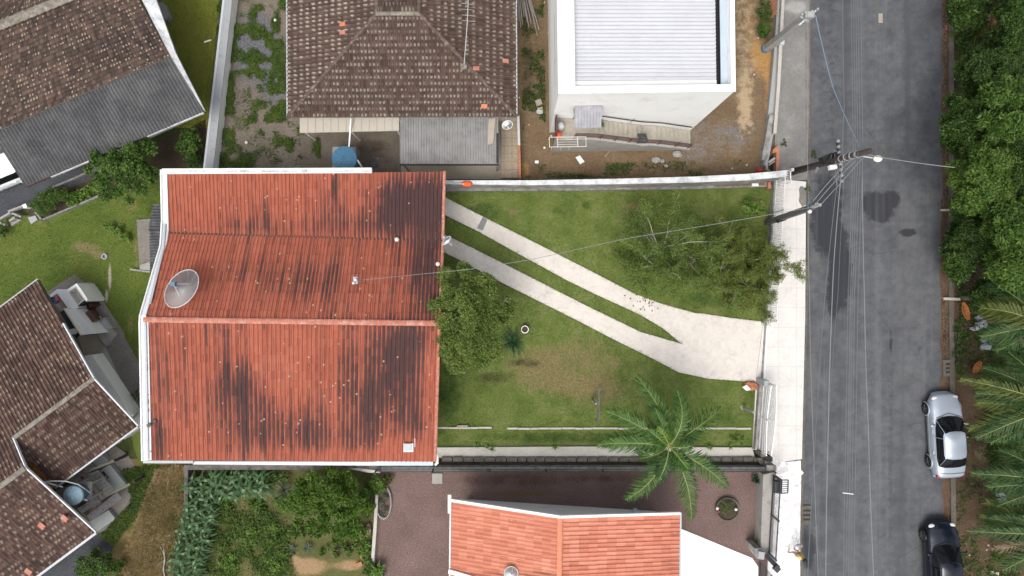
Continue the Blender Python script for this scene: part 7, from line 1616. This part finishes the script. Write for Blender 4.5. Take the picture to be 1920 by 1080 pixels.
for l, bx, cx, fr in (
    ('palm with dark fronds at the right edge beside the orange husks', (1925, 600), (1950, 610), [((1838, 578), dict(mat='leaf_palm_y')), ((1862, 615), {}), ((1840, 632), {}), ((1862, 530), dict(mat='leaf_palm_d')), ((1905, 540), dict(mat='leaf_palm_d')), ((1880, 668), dict(mat='leaf_palm_d')), ((1872, 640), dict(mat='leaf_dead', droop=.7))]),
    ('palm with yellowing fronds reaching toward the silver car', (1935, 745), (1975, 762), [((1802, 712), dict(mat='leaf_palm_y', ll=.7)), ((1843, 690), dict(ll=.78)), ((1832, 755), dict(mat='leaf_palm_y')), ((1817, 805), dict(mat='leaf_palm_y')), ((1832, 822), {}), ((1890, 660), {}), ((1880, 830), dict(mat='leaf_palm_d'))]),
    ('palm with bright green fronds right of the gap between the cars', (1940, 890), (1990, 905), [((1873, 843), {}), ((1822, 888), dict(ll=.78)), ((1878, 866), {}), ((1868, 950), dict(mat='leaf_palm_d')), ((1900, 930), {})]),
    ('palm with yellow tipped fronds at the bottom right corner', (1945, 990), (1990, 1000), [((1838, 970), dict(mat='leaf_palm_y')), ((1850, 940), dict(mat='leaf_palm_y')), ((1815, 996), dict(mat='leaf_palm_d', ll=.78)), ((1880, 1010), dict(mat='leaf_palm_y')), ((1893, 1052), dict(mat='leaf_palm_y')), ((1860, 1030), dict(mat='leaf_dead', droop=.7)), ((1880, 1070), {})])):
    zc = 4.2 + random.uniform(-.3, .3); cr_ = P(*cx, zc); fr = fr + [((q[0] + 34 + random.uniform(-6, 18), q[1] + random.choice((-24, 26))), dict(mat=random.choice(('leaf_palm_d', 'leaf_palm', 'leaf_palm_d')))) for q, o_ in fr]; palm('roadside_palm', l, lift(cr_ + Vector((.3, .1, 0)), 0), cr_, [(P(*q, zc - random.uniform(.9, 1.6)), dict(o_, bend=(random.uniform(-.1, .1), random.uniform(.0, .3)))) for q, o_ in fr], .16, 'leaf_palm_d', .95, 72, 'palms beyond the right kerb', wid=.058)
pts, lf = frond(P(1822, 600, .3), P(1836, 498, .8), .1, .1, .6, 40, .03); tag(np_mesh('dead_frond', np.array([[tuple(v) for v in q] for q in lf]), 4, M['leaf_dead']), 'dead brown palm frond lying at the edge of the trees', 'frond')
for x, y, rx, ry, n_, mt, l in ((1800, 645, 10, 60, 500, 'leaf_forest', 'low weeds along the right kerb beside the rubbish'), (1800, 50, 14, 40, 500, 'leaf_shrub', 'low weeds along the right kerb at the top'), (1795, 500, 8, 40, 260, 'leaf_shrub', 'thin weeds along the right kerb below the narrow tree')): shrub('kerb_weeds', l, (x, y), rx, ry, .4, 14, .2, n_, .12, mt, 'weed')
# ------------------------------------------------------------------ grass and weeds as ground cover
LAWN = [(818, 356), (1443, 352), (1436, 470), (1424, 714), (1413, 836), (818, 836)]
k_ = scatter(LAWN, 210000, .012, None, [DRV[0]]); ed_ = np.array(rag(DRV[0], 2.2, 2.2)); ed_ = ed_[(ed_[:, 0] < 1425) & (ed_[:, 0] > 822)]; ed_ = np.repeat(ed_, 9, 0) + rng.normal(size=(len(ed_) * 9, 2)) * 1.2; k_ = np.concatenate([k_, np.stack([(ed_[:, 0] - 960) / S, (540 - ed_[:, 1]) / S, np.full(len(ed_), .02)], 1)]); tag(np_mesh('lawn_blades', blades(k_, .045, .022, .8), 3, M['lawn']), 'short mown grass of the main lawn', 'grass', None, 'stuff')
WL = [(0, 425), (60, 408), (100, 412), (215, 358), (300, 335), (310, 640), (268, 900), (262, 680), (230, 622), (172, 530), (75, 528), (0, 572)]
k_ = scatter(WL, 70000, .01, None); tag(np_mesh('lawn_blades', blades(k_, .05, .022, .8), 3, M['west_lawn']), 'mown grass of the left lawn', 'grass', None, 'stuff')
k_ = scatter([(280, -20), (430, -20), (386, 240), (330, 240)], 40000, .01); tag(np_mesh('lawn_blades', blades(k_, .05, .022, .8), 3, M['nw_lawn']), 'olive mown grass strip along the boundary wall', 'grass', None, 'stuff')
pf = patchy(3, 30, .36, .64); pf2 = patchy(5, 14, .35, .8)
k_ = scatter([(410, -20), (536, -20), (536, 225), (600, 260), (600, 318), (404, 318)], 120000, .0, lambda x, y: np.clip(.08 + pf(x, y) + .5 * ((x < 440) & (y > 20)) * 1.0 + .6 * ((x > 505) & (x < 534) & (y < 200)), 0, 1) * pf2(x, y)); tag(np_mesh('yard_weeds', leaves(k_ + np.array([0, 0, 0.09]), np.full(len(k_), 0.09), 40000, 0.10, 0.35, 1.6, .5, .8), 4, M['blade_weed']), 'patchy green weeds in the gravel yard', 'weeds', None, 'stuff')
gd = patchy(8, 22, .3, .7)
k_ = scatter([(395, 925), (560, 920), (545, 1000), (540, 1040), (560, 1080), (380, 1080)], 110000, .0, lambda x, y: .04 + .96 * gd(x, y) ** 1.5); tag(np_mesh('garden_weeds', leaves(k_ + np.array([0, 0, 0.12]), np.full(len(k_), 0.12), 17000, 0.12, 0.4, 1.6, .5, .8), 4, M['blade_weed']), 'weedy green cover of the vegetable garden', 'weeds', None, 'stuff')
sl_p = [(300, 880), (352, 872), (346, 960), (325, 1085), (215, 1085), (255, 1000)]
k_ = scatter(sl_p, 60000, .0, None); k_ = np.concatenate([k_, k_ + np.array([0, 0, .12])]); tag(np_mesh('dry_grass', leaves(k_ + np.array([0, 0, 0.12]), np.full(len(k_), 0.12), 60000, 0.42, 0.07, 1.6, .5, .8), 4, M['blade_dry']), 'long dry straw coloured grass on the slope', 'grass', None, 'stuff')
k_ = scatter([(232, 880), (300, 872), (262, 960), (215, 1020), (190, 1005), (250, 940)], 16000, .0); tag(np_mesh('slope_weeds', leaves(k_ + np.array([0, 0, 0.1]), np.full(len(k_), 0.1), 9000, 0.13, 0.3, 1.6, .5, .8), 4, M['blade_weed']), 'green weeds at the foot of the dry slope', 'weeds', None, 'stuff')
lt = patchy(11, 30, .62, .8); k_ = scatter([(978, -10), (1018, -10), (1024, 250), (980, 250)], 9000, .0, patchy(12, 20, .5, .75)); k2 = scatter([(980, 310), (1440, 300), (1440, 332), (980, 334)], 14000, .0, patchy(13, 26, .5, .8)); k_ = np.concatenate([k_, k2]); tag(np_mesh('lot_weeds', leaves(k_ + np.array([0, 0, 0.06]), np.full(len(k_), 0.06), 6000, 0.09, 0.35, 1.6, .5, .8), 4, M['leaf_forest']), 'thin weeds scattered over the bare dirt lot', 'weeds', None, 'stuff')
k_ = scatter([(1767, -20), (1782, -20), (1780, 480), (1784, 760), (1770, 760), (1764, 480)], 9000, .02, patchy(21, 20, .3, .7)); ll_ = leaves(k_, np.full(len(k_), .02), 7000, .10, .5, 2.0); tag(np_mesh('fallen_leaves', ll_, 4, M['leaf_dead']), 'brown fallen leaves gathered in the right gutter', 'leaves', None, 'stuff')
# fallen leaves under the sparse tree
k_ = scatter([(1165, 545), (1245, 560), (1240, 590), (1180, 575)], 60, .05); tag(np_mesh('fallen_leaves', leaves(k_, np.full(len(k_), .02), 60, .12, .5, 2.0), 4, M['leaf_dead']), 'few brown leaves fallen on the driveway strip under the sparse tree', 'leaves', None, 'stuff')
t = thing('dead_branch', 'bare pale branch lying on the dry slope at the bottom', 'branch', P(307, 1050)); mb = MB(); mb.tube([P(306, 1020, .3), P(309, 1050, .4), P(306, 1068, .4), P(311, 1090, .4)], .035, 5); mb.tube([P(307, 1040, .35), P(300, 1024, .4)], .015, 4); mb.tube([P(309, 1050, .4), P(290, 1062, .3)], .015, 4); mb.build('limb', M['twig'], t)
vg_ = patchy(31, 26, .25, .6); k_ = scatter([(1793, -20), (1960, -20), (1960, 1100), (1798, 1100), (1792, 700)], 60000, .02, lambda x, y: vg_(x, y) * np.where(y < 560, 1.0, np.where(x > 1850, 1.0, np.where((y > 830) & (y < 900), .12, .4)))); tag(np_mesh('undergrowth', leaves(k_ + np.array([0, 0, .12]), np.full(len(k_), .2), 34000, .15, .4, 1.2), 4, M['leaf_forest']), 'tangled green undergrowth beneath the trees beyond the right kerb', 'undergrowth', None, 'stuff')
